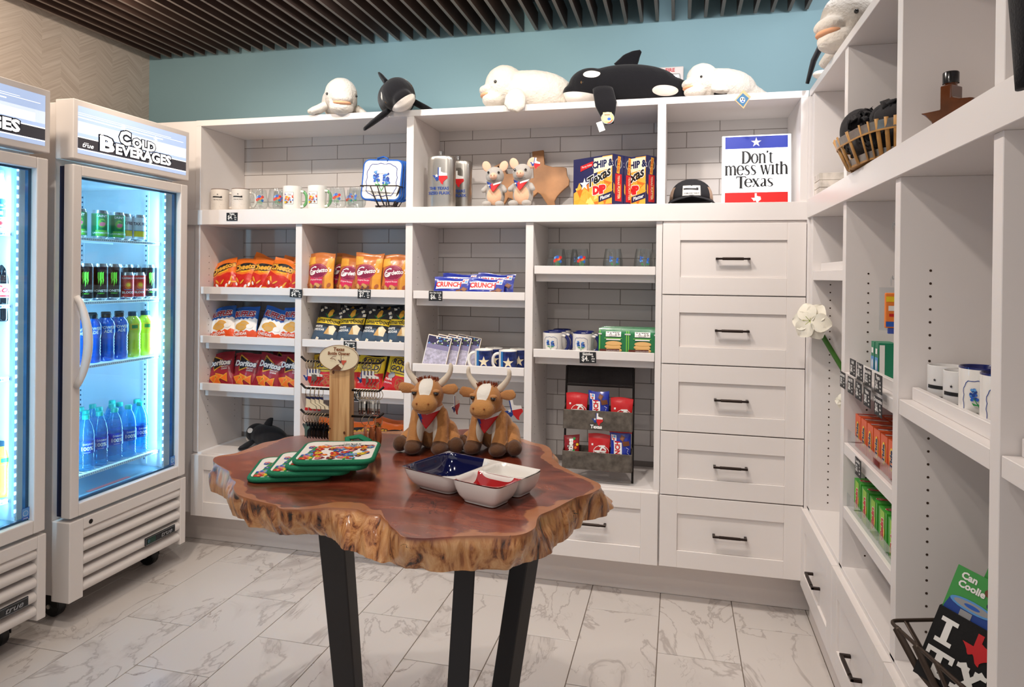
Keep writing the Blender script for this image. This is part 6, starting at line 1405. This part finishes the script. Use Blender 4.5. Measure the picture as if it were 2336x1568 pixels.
def longhorn(label, loc, rz, k, droop=0, tagpos=None, tagrot=(0, 0, 0), headtilt=0):
    t = thing('plush_longhorn', label, 'plush toy', loc, rz, 'longhorn calf toys on the table')
    key = 'lh%.2f' % droop
    TN = (186, 130, 78); BRN = (96, 66, 46)
    hy, hz = -.034, .162-droop*.010
    pt = [((196, 146, 92), (0, hy-.042, hz-.020), (.040, .038, .030)), ((234, 228, 218), (0, hy-.030, hz+.030), (.019, .040, .036)), ((226, 216, 200), (0, -.046, .078), (.029, .036, .054))]
    for s in (-1, 1): pt += [(BRN, (s*.037, -.056, .010), (.032, .042, .030)), (BRN, (s*.082, -.036, .016), (.028, .034, .034))]
    pt.insert(3, ((190, 136, 80), (0, hy-.046, hz-.020), (.0395, .034, .0275)))
    me = blob('body', [('t', [(0, .045, .045), (0, .020, .085), (0, -.005, .125)], [.054, .047, .034]), ('e', (0, hy, hz), (.043, .046, .046)), ('e', (0, hy-.040, hz-.020), (.036, .028, .027)), ('t', [(0, -.01, .12), (0, hy, hz)], [.03, .035]),
        ('t', [(-.032, -.014, .105), (-.038, -.040, .020)], [.021, .023]), ('t', [(.032, -.014, .105), (.038, -.040, .020)], [.021, .023]), ('e', (-.038, -.052, .018), (.024, .030, .018)), ('e', (.038, -.052, .018), (.024, .030, .018)),
        ('t', [(-.035, .045, .045), (-.066, .0, .028)], [.034, .024]), ('t', [(.035, .045, .045), (.066, .0, .028)], [.034, .024]), ('e', (-.080, -.028, .022), (.021, .024, .022)), ('e', (.080, -.028, .022), (.021, .024, .022))], .0032, 4, .0006, 90)
    me.materials.append(patchmat('longhorn_plush_'+key, TN, pt, .95, .3, 260, .3)); b = put('body', me, t); b.scale = (k, k, k)
    S_ = lambda *p: tuple(q*k for q in p)
    HM = M('horn_felt', (222, 208, 188), .9, bump=.2, bscale=200); TM_ = M('tan_plush', TN, .95, bump=.3, bscale=260, sheen=.3)
    for s in (-1, 1):
        pth = []; rad = []
        for i in range(11):
            q = i/10; pth.append(S_(s*(.028+.034*math.sin(q*PI*.62)), hy+.010-.004*q, hz+.026+.062*q)); rad.append((.0105*(1-q)+.0052*q)*k*(1 if i < 10 else .6))
        G().tube(pth, rad, 10).to('horn', HM, t, smooth=True)
        e = fin('ear', [S_(s*.036, hy+.006, hz+.012), S_(s*.055, hy+.002, hz+.016), S_(s*.074, hy-.002, hz+.018), S_(s*.084, hy-.002, hz+.016)], [.008*k, .014*k, .015*k, .005*k], [.006*k, .006*k, .005*k, .003*k], (0, 0, 1), TM_, t)
        G().sphere(S_(s*.030, hy-.034, hz+.010), .0078*k, 14, 10).to('eye', EYE, t, smooth=True)
        G().sphere(S_(s*.030, hy-.0325, hz+.0155), (.0105*k, .0085*k, .0055*k), 14, 8).to('eyelid', TM_, t, smooth=True)
        G().sphere(S_(s*.016, hy-.0655, hz-.014), .0026*k, 8, 6).to('nostril', M('nostril', (150, 84, 40), .9), t, smooth=True)
    random.seed(1); g = G()
    for i in range(46):
        a = random.uniform(-1, 1); p = Vector(S_(a*.026, hy+.004+random.uniform(-.012, .008), hz+.040-.006*a*a)); d = Vector((a*.5+random.uniform(-.5, .5), random.uniform(-.6, .2), 1)).normalized()*.014*k; g.tube([p, p+d*.6, p+d], [.0022*k, .0016*k, .0004*k], 4)
    o = g.to('hair_tuft', M('red_fur', (132, 62, 36), .95), t); o['kind'] = 'stuff'
    G().tube([S_(x, hy-.0655+abs(x)**2*9, hz-.034+abs(x)*.15) for x in [-.020+.004*i for i in range(11)]], .0007*k, 5).to('mouth_seam', M('seam_brown', (110, 66, 34), .9), t)
    bandana(t, .040, .046, hy-.010+.0, hz-.045, k); textag(t, S_(*tagpos), tagrot, .056*k)
    return t
longhorn('plush longhorn calf on the left, its tag turned edge-on', (-.655, -1.205, .901), .12, .97, 0, (.078, -.040, .135), (0, -.1, 1.35))
longhorn('plush longhorn calf on the right with its flag tag facing forward', (-.492, -1.170, .901), -.10, .96, 1, (.082, -.046, .130), (0, -.25, 0))
# armadillos
def armadillo(label, loc, rz, k, tagged):
    t = thing('plush_armadillo', label, 'plush toy', loc, rz, 'armadillo toys in neck scarves')
    GRY = (168, 162, 156); PK = (222, 176, 150)
    if 'a' not in _wh:
        me = blob('body', [('e', (0, .004, .056), (.046, .040, .056)), ('e', (0, -.010, .146), (.043, .041, .043)), ('e', (0, -.048, .138), (.017, .020, .015)), ('t', [(0, 0, .09), (0, -.008, .125)], [.03, .03]),
            ('t', [(-.036, -.006, .095), (-.050, -.024, .078)], [.013, .012]), ('t', [(.036, -.006, .095), (.050, -.024, .078)], [.013, .012]), ('t', [(0, .03, .02), (0, .07, .012), (.02, .1, .01)], [.02, .012, .005])], .0032, 4)
        me.materials.append(patchmat('armadillo_plush', GRY, [((222, 178, 146), (0, -.034, .050), (.038, .026, .046)), (PK, (0, -.056, .140), (.0185, .026, .017))], .9, .25, 260, .3)); _wh['a'] = me
    b = put('body', _wh['a'], t); b.scale = (k, k, k); GM = M('grey_plush', GRY, .9, bump=.25, bscale=260, sheen=.3); PM_ = M('pink_felt', PK, .9)
    for s in (-1, 1):
        G().sphere((s*.030*k, -.046*k, .014*k), (.021*k, .026*k, .014*k), 16, 10).to('foot', GM, t, smooth=True)
        o = G().sphere((0, 0, 0), (.020*k, .005*k, .026*k), 16, 10).to('ear', PM_, t, smooth=True, loc=(s*.040*k, -.004*k, .192*k), rot=(0, s*.45, 0))
        G().sphere((s*.024*k, -.046*k, .158*k), .0058*k, 12, 8).to('eye', EYE, t, smooth=True)
        G().sphere((s*.007*k, -.0675*k, .141*k), (.0014*k, .0014*k, .004*k), 8, 6).to('nostril', M('nostril'), t, smooth=True)
    G().tube([(x*k, (-.052+abs(x)**1.6*1.6)*k, (.118+abs(x)*.18)*k) for x in [-.024+.004*i for i in range(13)]], .0008*k, 5).to('mouth_seam', M('seam_dark', (60, 52, 50), .9), t)
    bandana(t, .036, .036, -.040, .104, k)
    if tagged: textag(t, (.060*k, -.026*k, .186*k), (0, .15, .2), .050)
    return t
armadillo('grey plush armadillo with neck scarf, the left one of the pair', (-.830, .085, Z), .08, 1.0, False)
armadillo('grey plush armadillo with a flag tag on its ear, the right one of the pair', (-.697, .080, Z), -.05, 1.05, True)
# ------------------------------------------------------------ goods on the right-hand shelves
ZR = 1.7015
CRT = M('whitewashed_wood', (214, 206, 196), .7, var=.25, vscale=25, bump=.3, bscale=60)
t = thing('wooden_box', 'whitewashed wooden box in the corner of the right-hand display shelf', 'box', (.62, -.100, ZR))
for k in range(3):
    z = .001+k*.028; zz = (z, z+.0265)
    G().box(-.105, -.095, -.075, .075, *zz).to('plank', CRT, t, bevel=.001, seg=1); G().box(-.095, .105, -.075, -.065, *zz).to('plank', CRT, t, bevel=.001, seg=1)
    G().box(-.095, .105, .065, .075, *zz).to('plank', CRT, t, bevel=.001, seg=1); G().box(.095, .105, -.065, .065, *zz).to('plank', CRT, t, bevel=.001, seg=1)
G().tube([(-.04, -.0765, .035), (-.04, -.084, .035), (.0, -.088, .030), (.04, -.084, .035), (.04, -.0765, .035)], .004, 8).to('box_handle', BK, t, smooth=True)
t = thing('slatted_basket', 'oval basket of bamboo slats and tin bands filled with black caps', 'basket', (.600, -.860, ZR+.004), (0, 0, .12))
BAM = M('bamboo', (192, 142, 78), .45, var=.2, vscale=30); TIN = M('tin_band', (150, 146, 140), .4, .8, var=.2, vscale=40)
def se(a, b_, z, n=44, e=.62, off=0): return [((a+off)*math.copysign(abs(math.cos(q))**e, math.cos(q)), (b_+off)*math.copysign(abs(math.sin(q))**e, math.sin(q)), z) for q in [2*PI*i/n for i in range(n)]]
def band(z0, z1, a0, b0, a1, b1, mat, name):
    g = G(); g.loft([se(a0, b0, z0), se(a1, b1, z1), se(a1-.003, b1-.003, z1), se(a0-.003, b0-.003, z0)], cap=False, closed=True); return g.to(name, mat, t, auto=40, recalc=True)
band(.004, .022, .112, .165, .117, .172, TIN, 'tin_band'); band(.066, .088, .138, .208, .144, .216, TIN, 'tin_band'); band(.062, .066, .139, .209, .140, .210, BAM, 'bamboo_rim'); band(0, .004, .111, .164, .113, .166, BAM, 'bamboo_rim')
sl_a, sl_b = se(.110, .163, .0, 30), se(.143, .215, .092, 30)
for i in range(30):
    p, q = Vector(sl_a[i]), Vector(sl_b[i]); n_ = Vector((p.x, p.y, 0)).normalized()*.003; p += n_; q += n_
    G().tube([p, (p+q)/2, q], .006 if i % 5 else .009, 6, flat=.35).to('slat', BAM, t, smooth=True)
G().loft([se(.108, .160, .002), se(.110, .162, .006)]).to('basket_floor', BAM, t)
tc_ = blob('cap_heap', [('e', (.0, .0, .07), (.120, .175, .055)), ('e', (-.055, .12, .125), (.060, .065, .060)), ('e', (.0, .0, .135), (.085, .12, .035)), ('e', (-.04, -.10, .12), (.06, .08, .04))], .006, 4, .034, 9)
tc_.materials.append(M('black_cotton', (30, 27, 30), .85, bump=.15, bscale=200, sheen=.1))
t2 = thing('black_cap', 'crumpled black caps piled in the slatted basket', 'cap', (.600, -.860, ZR+.004), (0, 0, .12)); put('cap_fabric', tc_, t2)
t = thing('shaped_bottle', 'brown state-shaped glass bottle with black cap on the right-hand display shelf', 'bottle', (.590, -1.245, ZR+.001), (0, 0, -.85))
BG2 = M('brown_glass', (92, 50, 26), .08, spec=.7, coat=1, var=.3, vscale=20)
G().prism([((x-.45)*.125, (y+.03)*.112) for x, y in TEX], -.022, .022, mat=Matrix.Rotation(PI/2, 4, 'X')).to('bottle_body', BG2, t, bevel=.008, seg=3)
G().lathe([(.014, .110), (.013, .119), (.015, .120), (.015, .121)], 20).to('neck', BG2, t, auto=40)
G().lathe([(.0165, .121), (.0165, .145), (.0150, .147), (.0001, .147)], 24, cap=False).to('cap', M('black_plastic', (20, 20, 22), .25, coat=.4), t, auto=40)
# flower
t = thing('amaryllis', 'white amaryllis bloom on a green stem in the corner bay of the right-hand shelves', 'flower', (.740, -.13, .475))
PET = M('petal_white', (236, 230, 214), .6, spec=.3, bump=.15, bscale=60); STM = M('stem_green', (62, 112, 40), .5)
G().lathe([(.0001, 0), (.035, 0), (.045, .03), (.04, .10), (.028, .13), (.030, .14), (.026, .14), (.024, .12), (.0001, .11)], 28, cap=False).to('vase', M('vase_white', (225, 220, 214), .3), t, smooth=True)
hd = Vector((.497-.740, -.145+.13, 1.219-.475))
G().tube([(0, 0, .10), (-.03, .0, .30), (-.10, .0, .52), (-.20, .01, hd.z-.05), tuple(hd+Vector((.004, .012, -.004)))], [.010, .010, .0095, .0095, .010], 10).to('stem', STM, t, smooth=True)
G().tube([(0, 0, .10), (-.03, -.02, .25), (-.125, -.03, .44)], [.006, .005, .004], 8).to('side_stem', STM, t, smooth=True)
nrm = Vector((-.42, -.90, .1)).normalized(); ux = nrm.cross(Vector((0, 0, 1))).normalized(); uy = ux.cross(nrm)
def petals(c, R, n, name):
    for i in range(n):
        a = 2*PI*i/n+.4*(i % 2)*.3; d = ux*math.cos(a)+uy*math.sin(a); sd_ = nrm.cross(d); g = G(); lay = .004 if i % 2 else 0
        for j in range(8):
            q = j/7
            for s in range(7):
                w2 = (s/3-1); wd = R*.50*math.sin(PI*min(1, q*.92+.05))**.75; p = c+d*(R*q)+sd_*(w2*wd)+nrm*(R*(.32*q*(1-q*.9)-.22*q*q)+lay-.10*R*(1-w2*w2)*(.5)+.0015*math.sin(j*2+s*1.7+i)); g.v.append(tuple(p))
        for j in range(7):
            for s in range(6): k_ = j*7+s; g.f.append((k_, k_+1, k_+8, k_+7)); g.m.append(0)
        g.to(name, PET, t, smooth=True)
petals(hd, .074, 6, 'petal')
for i in range(5):
    a = i*1.256; p = hd+nrm*.01; G().tube([p, p+nrm*.03+(ux*math.cos(a)+uy*math.sin(a))*.01, p+nrm*.045+(ux*math.cos(a)+uy*math.sin(a))*.016], .0011, 5).to('stamen', M('stamen', (190, 200, 110), .5), t)
petals(Vector((-.130, -.03, .445)), .030, 5, 'small_petal')
# hanging sunscreen
t = thing('hanging_tube', 'orange and blue sunscreen tube in a clear pack hanging in the second right bay', 'tube', (.578, -.865, 1.365))
CLR = glassmat('clear_plastic', (245, 248, 250), 1.5, .05)
G().tube([(0, 0, 0), (0, 0, .018), (.0, -.012, .026), (0, -.02, .018)], .0022, 6).to('hook', CLR, t, smooth=True)
G().box(-.030, .030, -.002, .002, -.125, -.005).to('clear_pack', CLR, t); G().box(-.018, .024, -.012, -.003, -.118, -.020).to('tube_body', M('sun_orange', (238, 132, 56), .35), t, bevel=.003)
G().box(-.010, .016, -.010, -.004, -.134, -.118).to('tube_cap', M('sun_blue', (60, 84, 170), .4), t, bevel=.002); P = Print(); P.rect(-.016, .022, -.045, -.030, I_Y); P.rect(-.016, .022, -.114, -.100, I_MB); P.rect(-.010, .016, -.070, -.056, I_W); P.rect(-.008, .014, -.086, -.078, I_R)
P.build('printed_front', lambda x, y, o: Vector((x, -.0122-o, y)), t)
t = thing('wall_hook', 'empty clear plastic hook high in the second right bay', 'hook', (.578, -.865, 1.520)); G().tube([(0, 0, 0), (0, -.008, .018), (.0, -.02, .022), (0, -.03, .012)], .0022, 6).to('hook_wire', CLR, t, smooth=True)
# detergent boxes
def carton(sx, sy, sz, mat, Pf, Ps, Pt):
    """front artwork on the face towards -x, side artwork towards -y"""
    a = G().box(-sx/2, sx/2, -sy/2, sy/2, 0, sz).mesh('carton', mat); out = [('carton', a)]
    if Pf: out.append(('printed_front', Pf.build('printed_front', lambda x, y, o: Vector((-sx/2-o, -x, y)), mesh_only=True)))
    if Ps: out.append(('printed_side', Ps.build('printed_side', lambda x, y, o: Vector((x, -sy/2-o, y)), mesh_only=True)))
    if Pt: out.append(('printed_top', Pt.build('printed_top', lambda x, y, o: Vector((x, y, sz+o)), mesh_only=True)))
    return out
def cartons(name, label, ms, pts, z, group, rz=0):
    nn = len(pts)
    for i, (x, y) in enumerate(pts):
        t = thing(name, label(i), 'box', (x, y, z), rz, group)
        for n_, me in ms: put(n_, me, t)
TO = M('carton_orange', (222, 84, 26), .4); PUR = ink('purple', (92, 60, 120))
P1 = Print(); P1.ell(0, .052, .017, .030, I_Y); P1.ell(0, .052, .0135, .025, I_O); P1.text('Tide', 0, .052, .026, I_NV, rot=PI/2, bold=.05, out=I_W, outw=.04); P1.rect(-.020, .020, .004, .016, I_R)
P2 = Print(); P2.rect(-.030, .030, .004, .096, ink('lilac_grey', (150, 128, 140))); P2.rect(-.030, -.020, .004, .096, PUR); P2.rect(.004, .030, .004, .096, I_O)
P3 = Print(); P3.poly([(-.03, -.004), (.03, -.016), (.03, -.008), (-.03, .006)], I_W); P3.rect(-.03, .03, .008, .014, I_R)
msT = carton(.066, .060, .100, TO, P1, P2, P3)
rows = [(.568+c*.070, -.705-r*.068) for c in range(3) for r in range(6)]
cartons('detergent_box', lambda i: 'orange detergent box, %s column from the left, %s row' % (['first', 'second', 'third', 'fourth', 'fifth', 'sixth'][i % 6], ['front', 'middle', 'rear'][i//6]), msT, rows, .8685, 'orange detergent boxes')
TGN = M('carton_green', (64, 160, 52), .4)
P1 = Print(); P1.rect(-.020, .020, .004, .100, ink('lime', (150, 200, 60))); P1.poly([(-.02, .03), (.02, .06), (.02, .04), (-.02, .01)], I_Y); P1.text('Gain', 0, .050, .032, I_R, rot=PI/2, bold=.06, out=I_W, outw=.05)
P2 = Print(); P2.rect(-.004, .012, .004, .096, ink('steel_grey', (140, 150, 140))); P2.rect(.012, .030, .004, .096, ink('leaf_green', (40, 130, 60)))
P3 = Print(); P3.text('Gain', 0, 0, .026, I_R, bold=.05, out=I_W, outw=.04)
msG = carton(.064, .072, .102, TGN, P1, P2, P3)
rows = [(.566+c*.070, -.712-r*.088) for c in range(2) for r in range(5)]
cartons('detergent_box', lambda i: 'green detergent box, %s from the left in the %s row' % (['first', 'second', 'third', 'fourth', 'fifth'][i % 5], ['front', 'rear'][i//5]), msG, rows, .6685, 'green detergent boxes')
P1 = Print(); P1.rect(-.016, .016, .004, .060, I_LB); P1.rect(-.010, .010, .070, .086, I_W); P1.ell(0, .036, .008, .016, I_W)
P2 = Print(); P2.rect(-.022, -.008, .004, .098, I_W)
msM = carton(.050, .034, .104, M('carton_teal', (26, 128, 92), .4), P1, P2, None)
cartons('medicine_box', lambda i: ['left', 'right', 'rear'][i]+' green and white medicine box above the price cards', msM, [(.600, -.700), (.600, -.742), (.660, -.760)], 1.0905, 'green medicine boxes')
for z, lab in ((.8685, 'clear plastic guard in front of the orange detergent boxes'), (.6685, 'clear plastic guard in front of the green detergent boxes')):
    o = G().box(.5225, .5245, -1.128, -.634, z, z+.042).to('shelf_guard', CLR); tag(o, lab, 'shelf guard', 'clear shelf guards')
# cards on the right
TXT = [('Advil', '$8.', -.800, 1.124), ('Tylenol', '$8.', -.880, 1.122), ('Band-Aids', '$5.', -.965, 1.118), ('Pepto', '$6.', -1.062, 1.116), ('Sunscreen', '$9.', -.690, 1.072), ('Advil PM', '$8.', -.790, 1.070), ('Tums', '$6.', -.880, 1.068), ('Visine', '$8.', -.970, 1.065), ('Dramamine', '$6.', -1.075, 1.060)]
for i, (a, b_, y, z) in enumerate(TXT):
    o = card('black price card, %s in the %s row on the right-hand shelves' % (nth(i if i < 4 else i-4, 4 if i < 4 else 5), 'upper' if i < 4 else 'lower'), (.4965-(.0 if i < 4 else .003), y, z), a, b_, wd=.066, ht=.048, rot=(0, 0, -PI/2))
card('black laundry card on the edge below the orange detergent boxes', (.4985, -.865, .850), 'Laundry', '$3.', wd=.062, ht=.050, rot=(0, 0, -PI/2))
# candles and mugs
FRM = M('frosted_glass', (222, 220, 218), .5, spec=.4)
fb = mugmesh(.038, .088, FRM, FRM); P = Print(); P.rect(-.020, .020, .036, .044, I_K); P.text('TAKE IT', 0, .016, .010, I_K, bold=.02); P.star(0, .056, .004, I_K); fp = P.build('printed_design', cyl(.038), edge=.01, mesh_only=True)
for i, (x, y) in enumerate([(.600, -1.225+.012), (.600, -1.310), (.690, -1.240), (.690, -1.33)]):
    t = thing('frosted_tumbler', '%s frosted white tumbler with cannon print on the third right bay shelf' % ['front left', 'front right', 'rear left', 'rear right'][i], 'tumbler', (x, y, 1.0985), -.95, 'frosted tumblers'); put('tumbler_body', fb, t); put('printed_design', fp, t)
P = bonnets(Print(), .052, .066); pm = P.build('printed_design', cyl(.0425), edge=.008, mesh_only=True); b1 = mugmesh(.0425, .112, WGZ, NVG, NVG); h1 = handlemesh(.0425, .112, .2, NVG, WGZ, .006)
mug('white bluebonnet mug with navy inside on the third right bay shelf', (.592, -1.430, 1.0985), -.45, b1, h1, pm, 'right bay bluebonnet mugs'); mug('white bluebonnet mug cut by the shelf divider at the right', (.592, -1.530, 1.0985), -.40, b1, h1, pm, 'right bay bluebonnet mugs')
# koozie basket
t = thing('wire_basket', 'dark flat-wire basket of drink sleeves at the bottom of the third right bay', 'basket', (.630, -1.425, .476), (0, 0, .30))
WR2 = M('bronze_wire', (74, 62, 54), .45, .6)
rimk = [(-.125, .165, .150), (-.125, -.160, .135), (.09, -.175, .135), (.10, .165, .150)]; basek = [(-.055, .085, .018), (-.055, -.085, .018), (.05, -.085, .018), (.05, .085, .018)]
def rnd(pts, r=.02, n=4):
    out = []
    for i in range(len(pts)):
        a, b_, c_ = Vector(pts[i-1]), Vector(pts[i]), Vector(pts[(i+1) % len(pts)]); p, q = b_+(a-b_).normalized()*r, b_+(c_-b_).normalized()*r
        for k in range(n+1): s = k/n; out.append(tuple(p*(1-s)**2+b_*2*s*(1-s)+q*s*s))
    return out
G().tube(rnd(rimk), .0042, 8, closed=True).to('rim', WR2, t, smooth=True); G().tube(rnd(basek, .012), .0042, 8, closed=True).to('base_ring', WR2, t, smooth=True)
for i in range(5):
    q = (i+.5)/5; a = Vector(rimk[0]).lerp(Vector(rimk[1]), q); b_ = Vector(basek[0]).lerp(Vector(basek[1]), q)
    G().tube([a+Vector((.002, 0, .004)), a+Vector((-.004, 0, 0)), (a+b_)/2+Vector((-.010, 0, -.006)), b_], .0085, 6, flat=.35).to('slat', WR2, t, smooth=True)
for i in range(3):
    q = (i+.5)/3; a = Vector(rimk[1]).lerp(Vector(rimk[2]), q); b_ = Vector(basek[1]).lerp(Vector(basek[2]), q); G().tube([a, (a+b_)/2, b_], .0075, 6, flat=.35).to('slat', WR2, t, smooth=True)
    a = Vector(rimk[3]).lerp(Vector(rimk[0]), q); b_ = Vector(basek[3]).lerp(Vector(basek[0]), q); G().tube([a, (a+b_)/2, b_], .0075, 6, flat=.35).to('slat', WR2, t, smooth=True)
for p in basek: G().sphere((p[0], p[1], .009), .0088, 10, 6).to('foot', WR2, t, smooth=True)
NEO = M('neoprene_black', (22, 21, 22), .85, bump=.2, bscale=300)
CGR = M('card_green', (64, 150, 70), .4)
kb = G().box(-.052, .052, -.009, .009, 0, .118).mesh('sleeve', NEO); kc = G().box(-.050, .050, -.001, .001, .03, .190).mesh('header_card', CGR)
P = Print(); TXF = lambda s, x, y, z: P.text(s, x, y, z, I_W, bold=.0)
def slab_letter(ch, x0, y0, w_, h_, th):
    if ch == 'I': P.rect(x0+w_/2-th/2, x0+w_/2+th/2, y0, y0+h_, I_W); P.rect(x0+w_*.12, x0+w_*.88, y0, y0+th*.7, I_W); P.rect(x0+w_*.12, x0+w_*.88, y0+h_-th*.7, y0+h_, I_W)
    if ch == 'T': P.rect(x0+w_/2-th/2, x0+w_/2+th/2, y0, y0+h_, I_W); P.rect(x0+w_*.2, x0+w_*.8, y0, y0+th*.7, I_W); P.rect(x0, x0+w_, y0+h_-th*.7, y0+h_, I_W); P.rect(x0, x0+th*.6, y0+h_*.7, y0+h_, I_W); P.rect(x0+w_-th*.6, x0+w_, y0+h_*.7, y0+h_, I_W)
    if ch == 'X':
        P.ring([(x0+w_*.2, y0+h_), (x0+w_*.82, y0)], th, I_W, False); P.ring([(x0+w_*.8, y0+h_), (x0+w_*.18, y0)], th*.8, I_W, False)
        for a in (.02, .58): P.rect(x0+w_*a, x0+w_*(a+.4), y0, y0+th*.7, I_W); P.rect(x0+w_*a, x0+w_*(a+.4), y0+h_-th*.7, y0+h_, I_W)
slab_letter('I', -.046, .064, .034, .042, .010); P.texas(.018, .085, .046, [I_R]); slab_letter('T', -.046, .012, .042, .042, .010); slab_letter('X', .0, .012, .046, .042, .010)
kp = P.build('lettering', lambda x, y, o: Vector((x, -.009-o, y)), mesh_only=True)
P = Print(); P.text('Can', -.028, .178, .015, I_W, bold=.04); P.text('Coolie', -.020, .164, .015, I_W, bold=.04); P.text('Keeps Drinks', .026, .164, .007, I_LB, bold=.02); P.text('COLD!', .028, .152, .014, I_NV, bold=.04); P.ell(.004, .170, .006, .006, I_BR)
P.ell(-.010, .138, .034, .009, I_LB); P.ell(-.010, .138, .028, .006, I_GY); P.ell(-.010, .138, .012, .003, I_MB); P.poly([(-.044, .138), (-.048, .122), (-.048, .100), (.028, .100), (.028, .122), (.024, .138), (.010, .130), (-.030, .130)], I_B, L=1); P.rect(-.024, -.006, .108, .128, I_GY)
kcp = P.build('card_print', lambda x, y, o: Vector((x, -.0011-o, y)), mesh_only=True)
R_ = Matrix.Translation((.630, -1.425, .476)) @ Matrix.Rotation(.30, 4, 'Z')
for i, (x, y, z, rx, ry) in enumerate([(-.072, .054, .060, -.22, .26), (-.030, .036, .068, -.20, .30), (.0, .032, .098, -.2, .34)]):
    p = R_ @ Vector((x, y, z)); t = thing('drink_sleeve', '%s black drink sleeve on a green hanging card in the wire basket' % ['front', 'middle', 'rear'][i], 'drink sleeve', tuple(p), (rx, ry, -.62), 'carded drink sleeves')
    for n_, me in (('sleeve', kb), ('lettering', kp), ('header_card', kc), ('card_print', kcp)): put(n_, me, t, (0, .0, 0)).scale = (1.2, 1.2, 1.3)
for i, (x, y) in enumerate([(-.03, -.055), (.02, .02)]):
    p = R_ @ Vector((x, y, .03)); t = thing('drink_sleeve_card', ['green card end sticking out low in the wire basket', 'second green card end low in the wire basket'][i], 'card', tuple(p), (-.3, 2.6, -.8), 'loose green cards'); put('card', kc, t, (0, 0, -.1)); put('card_print', kcp, t, (0, 0, -.1))
t = thing('checkered_tin', 'corner of a blue and white checkered tin low in the third bay', 'tin', (-.700, .12, .476), .0)
G().box(-.055, .020, -.05, .05, 0, .130).to('tin_body', I_W, t, bevel=.002); P = Print()
for a in range(8):
    for b_ in range(10):
        if (a+b_) % 2: P.rect(-.055+a*.0094, -.0456+a*.0094, .004+b_*.0125, .0165+b_*.0125, I_B, L=1)
P.build('check_print', lambda x, y, o: Vector((x, -.05-o, y)), t)
